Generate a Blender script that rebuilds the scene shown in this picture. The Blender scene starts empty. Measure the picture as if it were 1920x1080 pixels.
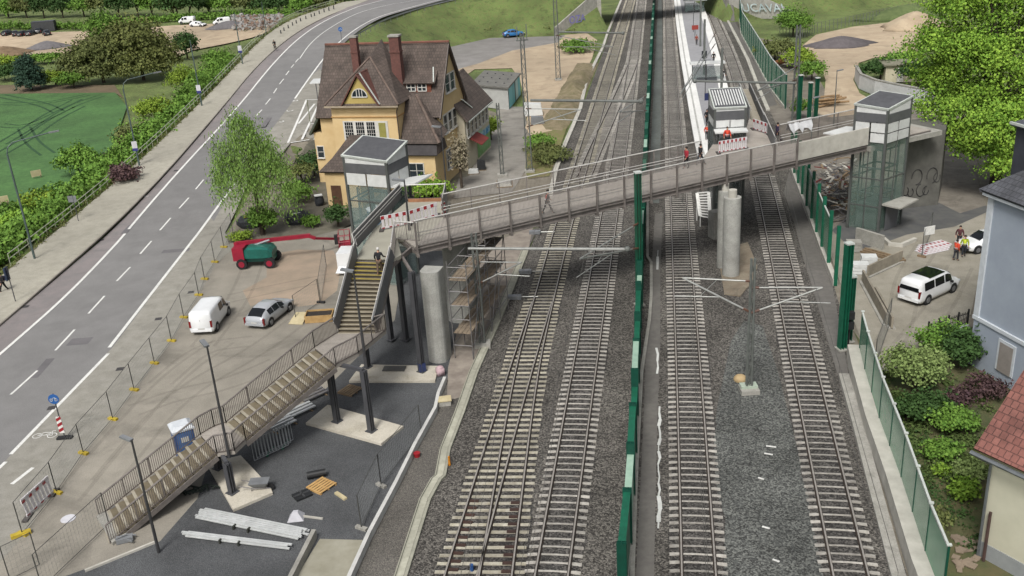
import bpy, bmesh, math, random
import numpy as np
from mathutils import Vector, Matrix
random.seed(7)
rnd = random.Random(11)
R = math.radians
SC = bpy.context.scene
COL = SC.collection

# ------------------------------------------------------------------ camera, sky, sun, exposure
CAM_H, FPX, PITCH, ROLL = 29.25, 1833.2, 0.390353, -0.06736
_f = Vector((0, math.cos(PITCH), -math.sin(PITCH)))
_r = Vector((1, 0, 0)); _u = _r.cross(_f)
CR = math.cos(ROLL)*_r + math.sin(ROLL)*_u
CU = -math.sin(ROLL)*_r + math.cos(ROLL)*_u
cd = bpy.data.cameras.new('camera'); cam = bpy.data.objects.new('camera', cd); COL.objects.link(cam)
cd.sensor_width = 36.0; cd.lens = 36.0*FPX/1920.0; cd.clip_start = 0.5; cd.clip_end = 3000
mw = Matrix((CR, CU, -_f)).transposed().to_4x4(); mw.translation = Vector((0, 0, CAM_H)); cam.matrix_world = mw
SC.camera = cam

w = bpy.data.worlds.new('World'); SC.world = w; w.use_nodes = True
nt = w.node_tree; bg = nt.nodes['Background']
sky = nt.nodes.new('ShaderNodeTexSky'); sky.sky_type = 'NISHITA'; sky.sun_disc = False
sky.sun_elevation = R(52); sky.sun_rotation = R(200); sky.air_density = 1.0; sky.dust_density = 6.0; sky.ozone_density = 1.0
hs = nt.nodes.new('ShaderNodeHueSaturation'); hs.inputs['Saturation'].default_value = 0.3
nt.links.new(sky.outputs[0], hs.inputs['Color']); nt.links.new(hs.outputs[0], bg.inputs[0]); bg.inputs[1].default_value = 0.112
sl = bpy.data.lights.new('sun', 'SUN'); sl.energy = 2.05; sl.angle = R(15); sl.color = (1, .97, .92)
so = bpy.data.objects.new('sun', sl); COL.objects.link(so)
# sun stands behind the camera, a little to the left
az = R(200); el = R(52)
sd = Vector((math.sin(az)*math.cos(el), math.cos(az)*math.cos(el), math.sin(el)))
so.rotation_euler = sd.to_track_quat('Z', 'Y').to_euler()
SC.view_settings.view_transform = 'Standard'; SC.view_settings.look = 'None'
SC.view_settings.exposure = 0.3; SC.view_settings.gamma = 1.0
SC.cycles.max_bounces = 6; SC.cycles.transparent_max_bounces = 12
SC.cycles.caustics_reflective = False; SC.cycles.caustics_refractive = False

# ------------------------------------------------------------------ surveying helpers
def ray(px, py):
    return (px-960)*CR - (py-540)*CU + FPX*_f
def U(px, py, z=0.0):
    v = ray(px, py); t = (z-CAM_H)/v.z
    return Vector((v.x*t, v.y*t, z))
def zr(y):                       # height of the rising road
    if y <= 90: return 0.0
    t = min(1, (y-90)/125.0)
    return 7.5*t**1.3
def UR(px, py):
    z = 0.0
    for i in range(40):
        X = U(px, py, z); z += .5*(zr(X.y)-z)
    return U(px, py, z)
def lerp(a, b, t): return a+(b-a)*t
def interp(pts, y):
    if y <= pts[0][1]: return pts[0][0]
    for (x0, y0), (x1, y1) in zip(pts, pts[1:]):
        if y <= y1: return lerp(x0, x1, (y-y0)/(y1-y0+1e-9))
    return pts[-1][0]
RAILPX = [(-90,598),(20,497),(120,420),(262,300),(376,190),(430,134),(480,80),(520,50),(560,30),(640,5)]
KERBPX = [(-90,690),(0,612),(260,385),(420,200),(470,138),(510,98),(550,66),(590,42),(640,20),(700,-2)]
LEFTPX = [(-90,740),(0,665),(150,533),(297,360),(447,200),(500,133),(535,95),(560,72),(590,50),(627,30),(693,7),(740,-6)]
MIDPX  = [(-90,830),(20,740),(122,637),(230,512),(352,373),(440,262),(505,175),(540,133),(562,112),(580,92),(600,70),(627,47),(660,29),(693,17),(773,2),(830,-8)]
RIGHTPX= [(-90,938),(20,850),(209,651),(395,405),(480,290),(577,150),(610,105),(640,75),(670,52),(705,33),(747,20),(827,0),(890,-12)]
railW = [UR(*p) for p in RAILPX]; rightW = [UR(*p) for p in RIGHTPX]; leftW = [UR(*p) for p in LEFTPX]
midW = [UR(*p) for p in MIDPX]; kerbW = [UR(*p) for p in KERBPX]
_rl = [(p.x, p.y) for p in railW[:8]]; _rr = [(p.x, p.y) for p in rightW[:9]]
def _rs(P, n):
    d = [0.0]
    for a, b in zip(P, P[1:]): d.append(d[-1]+(b-a).length)
    out = []; j = 0
    for k in range(n):
        s = d[-1]*k/(n-1)
        while j < len(d)-2 and d[j+1] < s: j += 1
        out.append(P[j].lerp(P[j+1], (s-d[j])/(d[j+1]-d[j]+1e-9)))
    return out
_mr = []
for p in _rs(midW, 40):
    if p.y > 178:
        q = min(_rs(kerbW, 60), key=lambda k: (k-p).length); v = (q-p).normalized(); c = p+v*2.4; _mr.append((c.x, c.y))
RIDGE = _mr+[(_mr[-1][0]+14,_mr[-1][1]+4),(12,226),(35,227),(62,231),(95,240),(150,262),(230,300)]
def seg_d(p, a, b):
    ax, ay = a; bx, by = b; dx, dy = bx-ax, by-ay
    t = max(0, min(1, ((p[0]-ax)*dx+(p[1]-ay)*dy)/(dx*dx+dy*dy)))
    return math.hypot(p[0]-ax-dx*t, p[1]-ay-dy*t)
def seg_d2(p, a, b):
    ax, ay = a; bx, by = b; dx, dy = bx-ax, by-ay
    t = max(0, min(1, ((p[0]-ax)*dx+(p[1]-ay)*dy)/(dx*dx+dy*dy)))
    return (math.hypot(p[0]-ax-dx*t, p[1]-ay-dy*t), zr(ay+dy*t))
ABL = 22.5; ABR = 49.5
def H(x, y):
    z = 0.0; xl = interp(_rl, min(y, 200))
    dl = xl-.4-x
    base = -1.6*max(0, min(1, (dl-.3)/3.5))
    if y > 240: base *= max(0, 1-(y-240)/40)
    if y > 90 and y < 215:
        zz = zr(y); xr = interp(_rr, min(y, 205))+(3.0 if y > 165 else 3.2+(2.2 if y > 118 else 0))
        d = max(dl, x-xr, 0)
        z = (zz-base)*max(0, 1-d/(1.6*zz+.3))
    if y > 180:
        d, zn = min(seg_d2((x, y), a, b) for a, b in zip(RIDGE, RIDGE[1:]))
        if not (ABL < x < ABR):
            u = max(0, min(1, (d-8)/3)); zz = zr(y)*(1-u)+zn*u if x < 5 else 7.5
            z = max(z, (zz-base)*max(0, min(1, 1-(d-8.2)/(1.5*zz+.3))))
    return base+z
def at(px, py, dz=0.0):
    z = 0.0
    for i in range(60):
        X = U(px, py, z); z += .4*(H(X.x, X.y)-z)
    X = U(px, py, z); X.z += dz
    return X

# ------------------------------------------------------------------ materials
def lin(h, k=1.0):
    c = [int(h[i:i+2], 16)/255 for i in (0, 2, 4)]
    return tuple(min(1, ((v/12.92) if v <= .04045 else ((v+.055)/1.055)**2.4)*k) for v in c)+(1,)
KC = 0.72
_m = {}
def M(name, a, b=None, scale=2.0, rough=.8, bump=0.0, bscale=None, metal=0.0, big=.25, k=None, alpha=None, island=False, bd=.02, contrast=(.35,.65), coat=0, spec=None, stain=0, sscale=.5):
    if name in _m: return _m[name]
    kk = KC if k is None else k
    m = bpy.data.materials.new(name); m.use_nodes = True; n = m.node_tree.nodes; L = m.node_tree.links
    p = n['Principled BSDF']; p.inputs['Roughness'].default_value = rough; p.inputs['Metallic'].default_value = metal
    if spec is not None: p.inputs['Specular IOR Level'].default_value = spec
    if coat: p.inputs['Coat Weight'].default_value = coat
    g = n.new('ShaderNodeNewGeometry')
    ca = lin(a, kk); cb = lin(b, kk) if b else tuple(v*.8 for v in ca[:3])+(1,)
    ns = n.new('ShaderNodeTexNoise'); ns.inputs['Scale'].default_value = scale; ns.inputs['Detail'].default_value = 6; ns.inputs['Roughness'].default_value = .65
    L.new(g.outputs['Position'], ns.inputs['Vector'])
    rp = n.new('ShaderNodeValToRGB'); rp.color_ramp.elements[0].position = contrast[0]; rp.color_ramp.elements[1].position = contrast[1]
    rp.color_ramp.elements[0].color = ca; rp.color_ramp.elements[1].color = cb
    L.new(ns.outputs['Fac'], rp.inputs['Fac'])
    col = rp.outputs['Color']
    if island:
        mi = n.new('ShaderNodeMix'); mi.data_type = 'RGBA'; mi.blend_type = 'MIX'
        rr = n.new('ShaderNodeValToRGB'); rr.color_ramp.elements[0].color = ca; rr.color_ramp.elements[1].color = cb
        L.new(g.outputs['Random Per Island'], rr.inputs['Fac'])
        mi.inputs[0].default_value = .6; L.new(col, mi.inputs[6]); L.new(rr.outputs[0], mi.inputs[7]); col = mi.outputs[2]
    if big:
        n2 = n.new('ShaderNodeTexNoise'); n2.inputs['Scale'].default_value = scale*.09; n2.inputs['Detail'].default_value = 5
        L.new(g.outputs['Position'], n2.inputs['Vector'])
        mr = n.new('ShaderNodeMapRange'); mr.inputs[1].default_value = .3; mr.inputs[2].default_value = .7
        mr.inputs[3].default_value = 1-big; mr.inputs[4].default_value = 1+big*.6
        L.new(n2.outputs['Fac'], mr.inputs[0])
        vm = n.new('ShaderNodeVectorMath'); vm.operation = 'SCALE'; L.new(col, vm.inputs[0]); L.new(mr.outputs[0], vm.inputs['Scale'])
        col = vm.outputs[0]
    if stain:
        n3 = n.new('ShaderNodeTexNoise'); n3.inputs['Scale'].default_value = sscale; n3.inputs['Detail'].default_value = 9; n3.inputs['Roughness'].default_value = .62; n3.inputs['Distortion'].default_value = .8
        L.new(g.outputs['Position'], n3.inputs['Vector']); m3 = n.new('ShaderNodeMapRange'); m3.inputs[1].default_value = .53; m3.inputs[2].default_value = .64; m3.inputs[3].default_value = 1.0; m3.inputs[4].default_value = 1-stain
        L.new(n3.outputs['Fac'], m3.inputs[0]); v3 = n.new('ShaderNodeVectorMath'); v3.operation = 'SCALE'; L.new(col, v3.inputs[0]); L.new(m3.outputs[0], v3.inputs['Scale']); col = v3.outputs[0]
        n4 = n.new('ShaderNodeTexNoise'); n4.inputs['Scale'].default_value = 14; n4.inputs['Detail'].default_value = 3; L.new(g.outputs['Position'], n4.inputs['Vector']); m4 = n.new('ShaderNodeMapRange'); m4.inputs[1].default_value = .3; m4.inputs[2].default_value = .7; m4.inputs[3].default_value = .86; m4.inputs[4].default_value = 1.12
        L.new(n4.outputs['Fac'], m4.inputs[0]); v4 = n.new('ShaderNodeVectorMath'); v4.operation = 'SCALE'; L.new(col, v4.inputs[0]); L.new(m4.outputs[0], v4.inputs['Scale']); col = v4.outputs[0]
    L.new(col, p.inputs['Base Color'])
    if bump:
        nb = n.new('ShaderNodeTexNoise'); nb.inputs['Scale'].default_value = bscale or scale*4; nb.inputs['Detail'].default_value = 3
        L.new(g.outputs['Position'], nb.inputs['Vector'])
        bm_ = n.new('ShaderNodeBump'); bm_.inputs['Strength'].default_value = bump; bm_.inputs['Distance'].default_value = bd
        L.new(nb.outputs['Fac'], bm_.inputs['Height']); L.new(bm_.outputs[0], p.inputs['Normal'])
    if alpha is not None:
        p.inputs['Alpha'].default_value = alpha
    if island:
        p.inputs['Subsurface Weight'].default_value = 0
    _m[name] = m; return m
def glass(name, hexc, alpha=.45, rough=.08):
    m = M(name, hexc, hexc, 1, rough, big=.1, alpha=alpha); return m
def leaf(name, a, b, scale=1.2):
    m = M(name, a, b, scale, .75, big=.3, island=True, spec=.15)
    return m
def gravel(name, a, b, c, s=14.0, big=.3, k=None):
    """crushed stone: voronoi cells of three tones, with broad wear"""
    if name in _m: return _m[name]
    kk = KC if k is None else k
    m = bpy.data.materials.new(name); m.use_nodes = True; n = m.node_tree.nodes; L = m.node_tree.links
    p = n['Principled BSDF']; p.inputs['Roughness'].default_value = .92; p.inputs['Specular IOR Level'].default_value = .2
    g = n.new('ShaderNodeNewGeometry')
    v = n.new('ShaderNodeTexVoronoi'); v.inputs['Scale'].default_value = s; L.new(g.outputs['Position'], v.inputs['Vector'])
    sx = n.new('ShaderNodeSeparateColor'); L.new(v.outputs['Color'], sx.inputs[0])
    rp = n.new('ShaderNodeValToRGB'); e = rp.color_ramp.elements; e[0].color = lin(a, kk); e[1].color = lin(c, kk)
    e2 = e.new(.5); e2.color = lin(b, kk); L.new(sx.outputs[0], rp.inputs[0])
    n2 = n.new('ShaderNodeTexNoise'); n2.inputs['Scale'].default_value = .22; n2.inputs['Detail'].default_value = 8; n2.inputs['Roughness'].default_value = .6
    L.new(g.outputs['Position'], n2.inputs['Vector'])
    mr = n.new('ShaderNodeMapRange'); mr.inputs[1].default_value = .3; mr.inputs[2].default_value = .7; mr.inputs[3].default_value = 1-big; mr.inputs[4].default_value = 1+big
    L.new(n2.outputs['Fac'], mr.inputs[0])
    vm = n.new('ShaderNodeVectorMath'); vm.operation = 'SCALE'; L.new(rp.outputs[0], vm.inputs[0]); L.new(mr.outputs[0], vm.inputs['Scale'])
    L.new(vm.outputs[0], p.inputs['Base Color'])
    b_ = n.new('ShaderNodeBump'); b_.inputs['Strength'].default_value = .8; b_.inputs['Distance'].default_value = .03
    L.new(v.outputs['Distance'], b_.inputs['Height']); b_.invert = True; L.new(b_.outputs[0], p.inputs['Normal'])
    _m[name] = m; return m
def tiles(name, a, b, rot, sx=3.0, sz=3.2):
    """roof tiles: brick pattern laid along the roof"""
    if name in _m: return _m[name]
    m = bpy.data.materials.new(name); m.use_nodes = True; n = m.node_tree.nodes; L = m.node_tree.links
    p = n['Principled BSDF']; p.inputs['Roughness'].default_value = .85
    tc = n.new('ShaderNodeTexCoord'); uv = tc.outputs['UV']
    br = n.new('ShaderNodeTexBrick'); br.inputs['Scale'].default_value = 1.0; br.inputs['Brick Width'].default_value = .3; br.inputs['Row Height'].default_value = .36
    br.inputs['Mortar Size'].default_value = .03; br.inputs['Mortar Smooth'].default_value = .6
    br.inputs['Color1'].default_value = lin(a, KC); br.inputs['Color2'].default_value = lin(b, KC); br.inputs['Mortar'].default_value = tuple(v*.45 for v in lin(a, KC)[:3])+(1,)
    L.new(uv, br.inputs['Vector'])
    g = n.new('ShaderNodeNewGeometry'); n2 = n.new('ShaderNodeTexNoise'); n2.inputs['Scale'].default_value = .7; n2.inputs['Detail'].default_value = 7; n2.inputs['Roughness'].default_value = .7
    L.new(g.outputs['Position'], n2.inputs['Vector'])
    mr = n.new('ShaderNodeMapRange'); mr.inputs[1].default_value = .3; mr.inputs[2].default_value = .7; mr.inputs[3].default_value = .62; mr.inputs[4].default_value = 1.45
    L.new(n2.outputs['Fac'], mr.inputs[0])
    vm = n.new('ShaderNodeVectorMath'); vm.operation = 'SCALE'; L.new(br.outputs[0], vm.inputs[0]); L.new(mr.outputs[0], vm.inputs['Scale'])
    L.new(vm.outputs[0], p.inputs['Base Color'])
    b_ = n.new('ShaderNodeBump'); b_.inputs['Strength'].default_value = .5; b_.inputs['Distance'].default_value = .03; L.new(br.outputs['Fac'], b_.inputs['Height']); b_.invert = True
    L.new(b_.outputs[0], p.inputs['Normal'])
    _m[name] = m; return m

# ------------------------------------------------------------------ mesh building
class MB:
    def __init__(s): s.v = []; s.f = []; s.mi = []; s.cur = 0; s.uv = {}
    def vs(s, pts):
        i = len(s.v); s.v += [tuple(p) for p in pts]; return i
    def face(s, idx): s.f.append(tuple(idx)); s.mi.append(s.cur)
    def poly(s, pts):
        i = s.vs(pts); s.face(range(i, i+len(pts))); return s
    def box(s, c, size, rz=0.0, tilt=None):
        hx, hy, hz = size[0]/2, size[1]/2, size[2]/2; cs, sn = math.cos(rz), math.sin(rz); P = []
        for dx, dy, dz in ((-1,-1,-1),(1,-1,-1),(1,1,-1),(-1,1,-1),(-1,-1,1),(1,-1,1),(1,1,1),(-1,1,1)):
            q = Vector((dx*hx, dy*hy, dz*hz))
            if tilt: q = tilt @ q
            P.append((c[0]+q.x*cs-q.y*sn, c[1]+q.x*sn+q.y*cs, c[2]+q.z))
        i = s.vs(P)
        for q in ((3,2,1,0),(4,5,6,7),(0,1,5,4),(1,2,6,5),(2,3,7,6),(3,0,4,7)): s.face([i+k for k in q])
        return s
    def beam(s, a, b, w_, h_, up=Vector((0,0,1))):
        a = Vector(a); b = Vector(b); d = (b-a)
        if d.length < 1e-6: return s
        d.normalize(); x = d.cross(up)
        if x.length < 1e-4: x = d.cross(Vector((0,1,0)))
        x.normalize(); y = x.cross(d); P = []
        for e in (a, b):
            for sx, sy in ((-1,-1),(1,-1),(1,1),(-1,1)): P.append(e+x*sx*w_/2+y*sy*h_/2)
        i = s.vs(P)
        for q in ((0,1,2,3),(7,6,5,4),(0,4,5,1),(1,5,6,2),(2,6,7,3),(3,7,4,0)): s.face([i+k for k in q])
        return s
    def cyl(s, a, b, r0, r1=None, n=8, caps=True):
        a = Vector(a); b = Vector(b); r1 = r0 if r1 is None else r1; d = (b-a)
        if d.length < 1e-6: return s
        d.normalize(); x = d.cross(Vector((0,0,1)))
        if x.length < 1e-3: x = Vector((1,0,0))
        x.normalize(); y = d.cross(x); i = len(s.v)
        for e, r in ((a, r0), (b, r1)):
            for k in range(n):
                t = 2*math.pi*k/n; s.v.append(tuple(e+x*math.cos(t)*r+y*math.sin(t)*r))
        for k in range(n): s.face((i+k, i+(k+1)%n, i+n+(k+1)%n, i+n+k))
        if caps: s.face([i+n-1-k for k in range(n)]); s.face([i+n+k for k in range(n)])
        return s
    def tube(s, pts, r, n=6):
        for a, b in zip(pts, pts[1:]): s.cyl(a, b, r, r, n)
        return s
    def prism(s, poly, z0, z1):
        n = len(poly); ar = sum(poly[k][0]*poly[(k+1)%n][1]-poly[(k+1)%n][0]*poly[k][1] for k in range(n))
        if ar < 0: poly = list(reversed(poly))
        i = s.vs([(p[0], p[1], z0) for p in poly]); j = s.vs([(p[0], p[1], z1) for p in poly])
        s.face([i+n-1-k for k in range(n)]); s.face([j+k for k in range(n)])
        for k in range(n): s.face((i+k, i+(k+1)%n, j+(k+1)%n, j+k))
        return s
    def rings(s, rs, closed=True, caps=True):
        n = len(rs[0]); i0 = len(s.v)
        for r in rs: s.vs(r)
        for k in range(len(rs)-1):
            for j in range(n if closed else n-1):
                a = i0+k*n+j; b = i0+k*n+(j+1)%n; s.face((a, b, b+n, a+n))
        if caps: s.face([i0+n-1-k for k in range(n)]); s.face([i0+(len(rs)-1)*n+k for k in range(n)])
        return s
    def ball(s, c, r, nu=10, nv=6, jit=0):
        rs = []
        for k in range(1, nv):
            t = math.pi*k/nv; q = []
            for j in range(nu):
                a = 2*math.pi*j/nu; jj = 1+jit*(rnd.random()-.5)
                q.append((c[0]+r[0]*math.sin(t)*math.cos(a)*jj, c[1]+r[1]*math.sin(t)*math.sin(a)*jj, c[2]-r[2]*math.cos(t)*jj))
            rs.append(q)
        return s.rings(rs)
    def slab(s, quad, th):
        """thick plate from a 3-D polygon, thickened downwards along its normal"""
        q = [Vector(p) for p in quad]; nrm = Vector((0,0,0))
        for k in range(len(q)): nrm += q[k].cross(q[(k+1)%len(q)])
        nrm.normalize()
        if nrm.z < 0: q.reverse(); nrm = -nrm
        n = len(q); i = s.vs(q); j = s.vs([p-nrm*th for p in q])
        s.face([i+k for k in range(n)]); s.face([j+n-1-k for k in range(n)])
        for k in range(n): s.face((j+k, j+(k+1)%n, i+(k+1)%n, i+k))
        return s
    def mesh(s, name, mats, org=(0,0,0), smooth=False):
        me = bpy.data.meshes.new(name); o = Vector(org)
        me.from_pydata([(v[0]-o.x, v[1]-o.y, v[2]-o.z) for v in s.v], [], s.f)
        if not isinstance(mats, (list, tuple)): mats = [mats]
        for m in mats: me.materials.append(m)
        if len(mats) > 1: me.polygons.foreach_set('material_index', s.mi)
        if smooth: me.polygons.foreach_set('use_smooth', [True]*len(s.f))
        me.update(); return me
ORG = {}
def tag(o, label=None, cat=None, group=None, kind=None):
    if label: o['label'] = label
    if cat: o['category'] = cat
    if group: o['group'] = group
    if kind: o['kind'] = kind
    return o
def thing(name, label, cat, loc=(0,0,0), group=None):
    o = bpy.data.objects.new(name, None); COL.objects.link(o); o.location = Vector(loc); o.empty_display_size = .2
    ORG[o] = Vector(loc); return tag(o, label, cat, group)
def part(name, mb, mats, parent, smooth=False, label=None):
    org = ORG[parent]; me = mb.mesh(name, mats, org, smooth)
    o = bpy.data.objects.new(name, me); COL.objects.link(o); o.parent = parent; ORG[o] = org
    if label: o['label'] = label
    return o
def solo(name, mb, mats, label, cat, loc=None, group=None, kind=None, smooth=False):
    if loc is None: loc = mb.v[0] if mb.v else (0,0,0)
    me = mb.mesh(name, mats, loc, smooth); o = bpy.data.objects.new(name, me); COL.objects.link(o); o.location = Vector(loc)
    ORG[o] = Vector(loc); return tag(o, label, cat, group, kind)
def struct(name, mb, mats, label=None, smooth=False, kind='structure'):
    o = bpy.data.objects.new(name, mb.mesh(name, mats, (0,0,0), smooth)); COL.objects.link(o); o['kind'] = kind
    if label: o['label'] = label
    return o
def clone(o, loc=None, rz=None, label=None, group=None, scale=None):
    def rec(a, par):
        c = a.copy(); COL.objects.link(c)
        if par: c.parent = par
        for ch in a.children: rec(ch, c)
        return c
    c = rec(o, None)
    if loc is not None: c.location = Vector(loc)
    if rz is not None: c.rotation_euler = (0, 0, rz)
    if scale: c.scale = (scale,)*3
    if label: c['label'] = label
    if group: c['group'] = group
    return c
def place(o, loc, rz): o.location = Vector(loc); o.rotation_euler = (0,0,rz); return o
def uvroof(o, f):
    """lay UVs in metres on every face: u along f horizontally, v up the slope"""
    me = o.data; uv = me.uv_layers.new(name='uv')
    for p in me.polygons:
        n = p.normal; h = Vector((-n.y, n.x, 0))
        if h.length < 1e-3: h = Vector((1,0,0))
        h.normalize(); g = n.cross(h)
        for li in p.loop_indices:
            c = me.vertices[me.loops[li].vertex_index].co; uv.data[li].uv = (c.dot(h), c.dot(g))
def text_mb(txt, org, xdir, ydir, size, off=.0, th=0.0, squash=1.0):
    """letters as flat mesh, laid along xdir with ydir up"""
    cu = bpy.data.curves.new('t', 'FONT'); cu.body = txt; cu.size = size; cu.extrude = th; cu.align_x = 'CENTER'; cu.align_y = 'CENTER'; cu.resolution_u = 2
    ob = bpy.data.objects.new('t', cu); COL.objects.link(ob); dg = bpy.context.evaluated_depsgraph_get()
    me = bpy.data.meshes.new_from_object(ob.evaluated_get(dg)); mb = MB(); X = Vector(xdir).normalized(); Y = Vector(ydir).normalized(); N = X.cross(Y)
    O = Vector(org)+N*off
    mb.v = [tuple(O+X*v.co.x*squash+Y*v.co.y+N*v.co.z) for v in me.vertices]; mb.f = [tuple(p.vertices) for p in me.polygons]; mb.mi = [0]*len(mb.f)
    bpy.data.objects.remove(ob); bpy.data.meshes.remove(me); return mb

# ------------------------------------------------------------------ foliage
def foliage_mesh(name, blobs, nleaf, size, mat, seed=1, droop=0.0, flat=.25, tuft=16, spread=1.15):
    """leaf clumps: blobs = [(centre, radii, weight)]; leaves sit in small tufts near each blob's surface"""
    r = np.random.default_rng(seed); V = []; tot = sum(b[2] for b in blobs)
    for c, rad, wgt in blobs:
        n = int(nleaf*wgt/tot); nt_ = max(6, n//tuft)
        d = r.normal(size=(nt_, 3)); d /= np.linalg.norm(d, axis=1)[:, None]
        d[:, 2] = np.where(d[:, 2] < -.35, -d[:, 2]*.5, d[:, 2])
        rr = 1-.45*r.random(nt_)**1.6; rr *= 1+.16*r.normal(size=nt_)
        tc = np.array(c)+d*rr[:, None]*np.array(rad)
        k = r.integers(0, nt_, n); p = tc[k]+r.normal(size=(n, 3))*size*spread*np.array([1, 1, .72])
        if droop:
            p[:, 2] -= droop*r.random(n)**1.5*(.4+np.linalg.norm(d[k][:, :2], axis=1))
        nr = d[k]*.9+r.normal(size=(n, 3))*.75+np.array([0, 0, flat]); nr /= np.linalg.norm(nr, axis=1)[:, None]
        a = np.cross(nr, r.normal(size=(n, 3))); a /= np.linalg.norm(a, axis=1)[:, None]; b = np.cross(nr, a)
        s = size*(.55+.8*r.random(n))[:, None]
        if droop: b = b*.4+np.array([0, 0, -1.0])*.9; a = a*.6
        V.append(np.stack([p-a*s*.5, p-b*s*.35, p+a*s*.5, p+b*s*.75], 1).reshape(-1, 3))
    V = np.concatenate(V); n = len(V)//4
    me = bpy.data.meshes.new(name); me.vertices.add(len(V)); me.vertices.foreach_set('co', V.astype(np.float32).ravel())
    me.loops.add(n*4); me.loops.foreach_set('vertex_index', np.arange(n*4, dtype=np.int32)); me.polygons.add(n)
    me.polygons.foreach_set('loop_start', np.arange(0, n*4, 4, dtype=np.int32)); me.polygons.foreach_set('loop_total', np.full(n, 4, dtype=np.int32))
    me.materials.append(mat); me.update(calc_edges=True); me.validate(); return me
BARK = lambda: M('bark', '5a4f42', '3a322a', 6, .9, .4)
def core(blobs, mat, k=.62):
    mb = MB()
    for c, rad, wgt in blobs: mb.ball(c, [q*k for q in rad], 10, 7, .25)
    return mb
def tree(name, label, cat, base, blobs, nleaf, size, mat, trunk_r=.25, trunk_h=3, seed=1, droop=0, group=None, limbs=7, tuft=16, spread=1.15):
    base = Vector(base); t = thing(name, label, cat, base, group)
    bl = [(tuple(Vector(c)), rad, wg) for c, rad, wg in blobs]
    me = foliage_mesh('crown', bl, nleaf, size, mat, seed, droop, .25, tuft, spread)
    o = bpy.data.objects.new('crown', me); COL.objects.link(o); o.parent = t; ORG[o] = base
    mb = MB(); top = Vector((0, 0, trunk_h)); mb.cyl(base, base+top, trunk_r, trunk_r*.75, 9)
    q = random.Random(seed)
    for k in range(limbs):
        c, rad, wg = bl[k % len(bl)]; e = base+Vector(c)+Vector((q.uniform(-.5,.5)*rad[0], q.uniform(-.5,.5)*rad[1], q.uniform(-.2,.5)*rad[2]))
        m = base+top*q.uniform(.6,1); mid = m.lerp(e, .5)+Vector((0,0,.08*(e-m).length))
        mb.cyl(m, mid, trunk_r*.5, trunk_r*.3, 6); mb.cyl(mid, e, trunk_r*.3, trunk_r*.06, 5)
    part('trunk', mb, BARK(), t)
    return t
def bush(name, label, cat, base, rad, nleaf, size, mat, seed=1, group=None, n=5):
    q = random.Random(seed); bl = []
    for k in range(n):
        a = 2*math.pi*k/n+q.random(); d = .45 if n > 1 else 0
        s = q.uniform(.5, .75)
        bl.append(((math.cos(a)*rad[0]*d, math.sin(a)*rad[1]*d, rad[2]*q.uniform(.75, 1.1)), (rad[0]*s, rad[1]*s, rad[2]*s), 1))
    bl.append(((0,0,rad[2]*.9), (rad[0]*.75, rad[1]*.75, rad[2]*.95), 1.6))
    return tree(name, label, cat, base, bl, nleaf, size, mat, .07+.03*rad[2], rad[2]*.7, seed, 0, group, 5)

# ================================================================== THE GROUND
def sheet(name, px, mat, dz=.0, world=False, kind='structure', cut=4.0):
    P = [Vector(p) for p in px] if world else [at(*p) for p in px]
    bm = bmesh.new(); vs = [bm.verts.new((p.x, p.y, 0)) for p in P]; f = bm.faces.new(vs)
    slope = any(abs(H(p.x, p.y)) > .03 for p in P)
    bmesh.ops.triangulate(bm, faces=[f])
    if slope:
        for it in range(9):
            lim = cut
            es = [e for e in bm.edges if e.calc_length() > lim]
            if not es: break
            bmesh.ops.subdivide_edges(bm, edges=es, cuts=1, use_grid_fill=False)
            bmesh.ops.triangulate(bm, faces=bm.faces[:])
    for v in bm.verts: v.co.z = (H(v.co.x, v.co.y) if slope else 0)+dz
    bmesh.ops.recalc_face_normals(bm, faces=bm.faces[:])
    if bm.faces and sum(f.normal.z for f in bm.faces) < 0: bmesh.ops.reverse_faces(bm, faces=bm.faces[:])
    me = bpy.data.meshes.new(name); bm.to_mesh(me); bm.free(); me.materials.append(mat)
    o = bpy.data.objects.new(name, me); COL.objects.link(o); o['kind'] = kind; return o
def resample(pts, n):
    d = [0]
    for a, b in zip(pts, pts[1:]): d.append(d[-1]+(b-a).length)
    out = []; j = 0
    for k in range(n):
        s = d[-1]*k/(n-1)
        while j < len(d)-2 and d[j+1] < s: j += 1
        out.append(pts[j].lerp(pts[j+1], (s-d[j])/(d[j+1]-d[j]+1e-9)))
    return out
def smooth(pts, it=2):
    pts = [Vector(p) for p in pts]
    for _ in range(it):
        q = [pts[0]]
        for a, b in zip(pts, pts[1:]): q += [a.lerp(b, .25), a.lerp(b, .75)]
        pts = q+[pts[-1]]
    return pts
def strip(mb, A, B, n, dz, up=0.0):
    a = resample(A, n); b = resample(B, n); i = len(mb.v)
    for p, q in zip(a, b):
        mb.v += [(p.x, p.y, p.z+dz), (q.x, q.y, q.z+dz)]
    for k in range(n-1): mb.face((i+2*k, i+2*k+1, i+2*k+3, i+2*k+2))
    return mb
def offs(pts, d):
    out = []
    for k, p in enumerate(pts):
        t = (pts[min(k+1, len(pts)-1)]-pts[max(k-1, 0)]); t.z = 0; t.normalize()
        out.append(p+Vector((t.y, -t.x, 0))*d)
    return out

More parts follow.
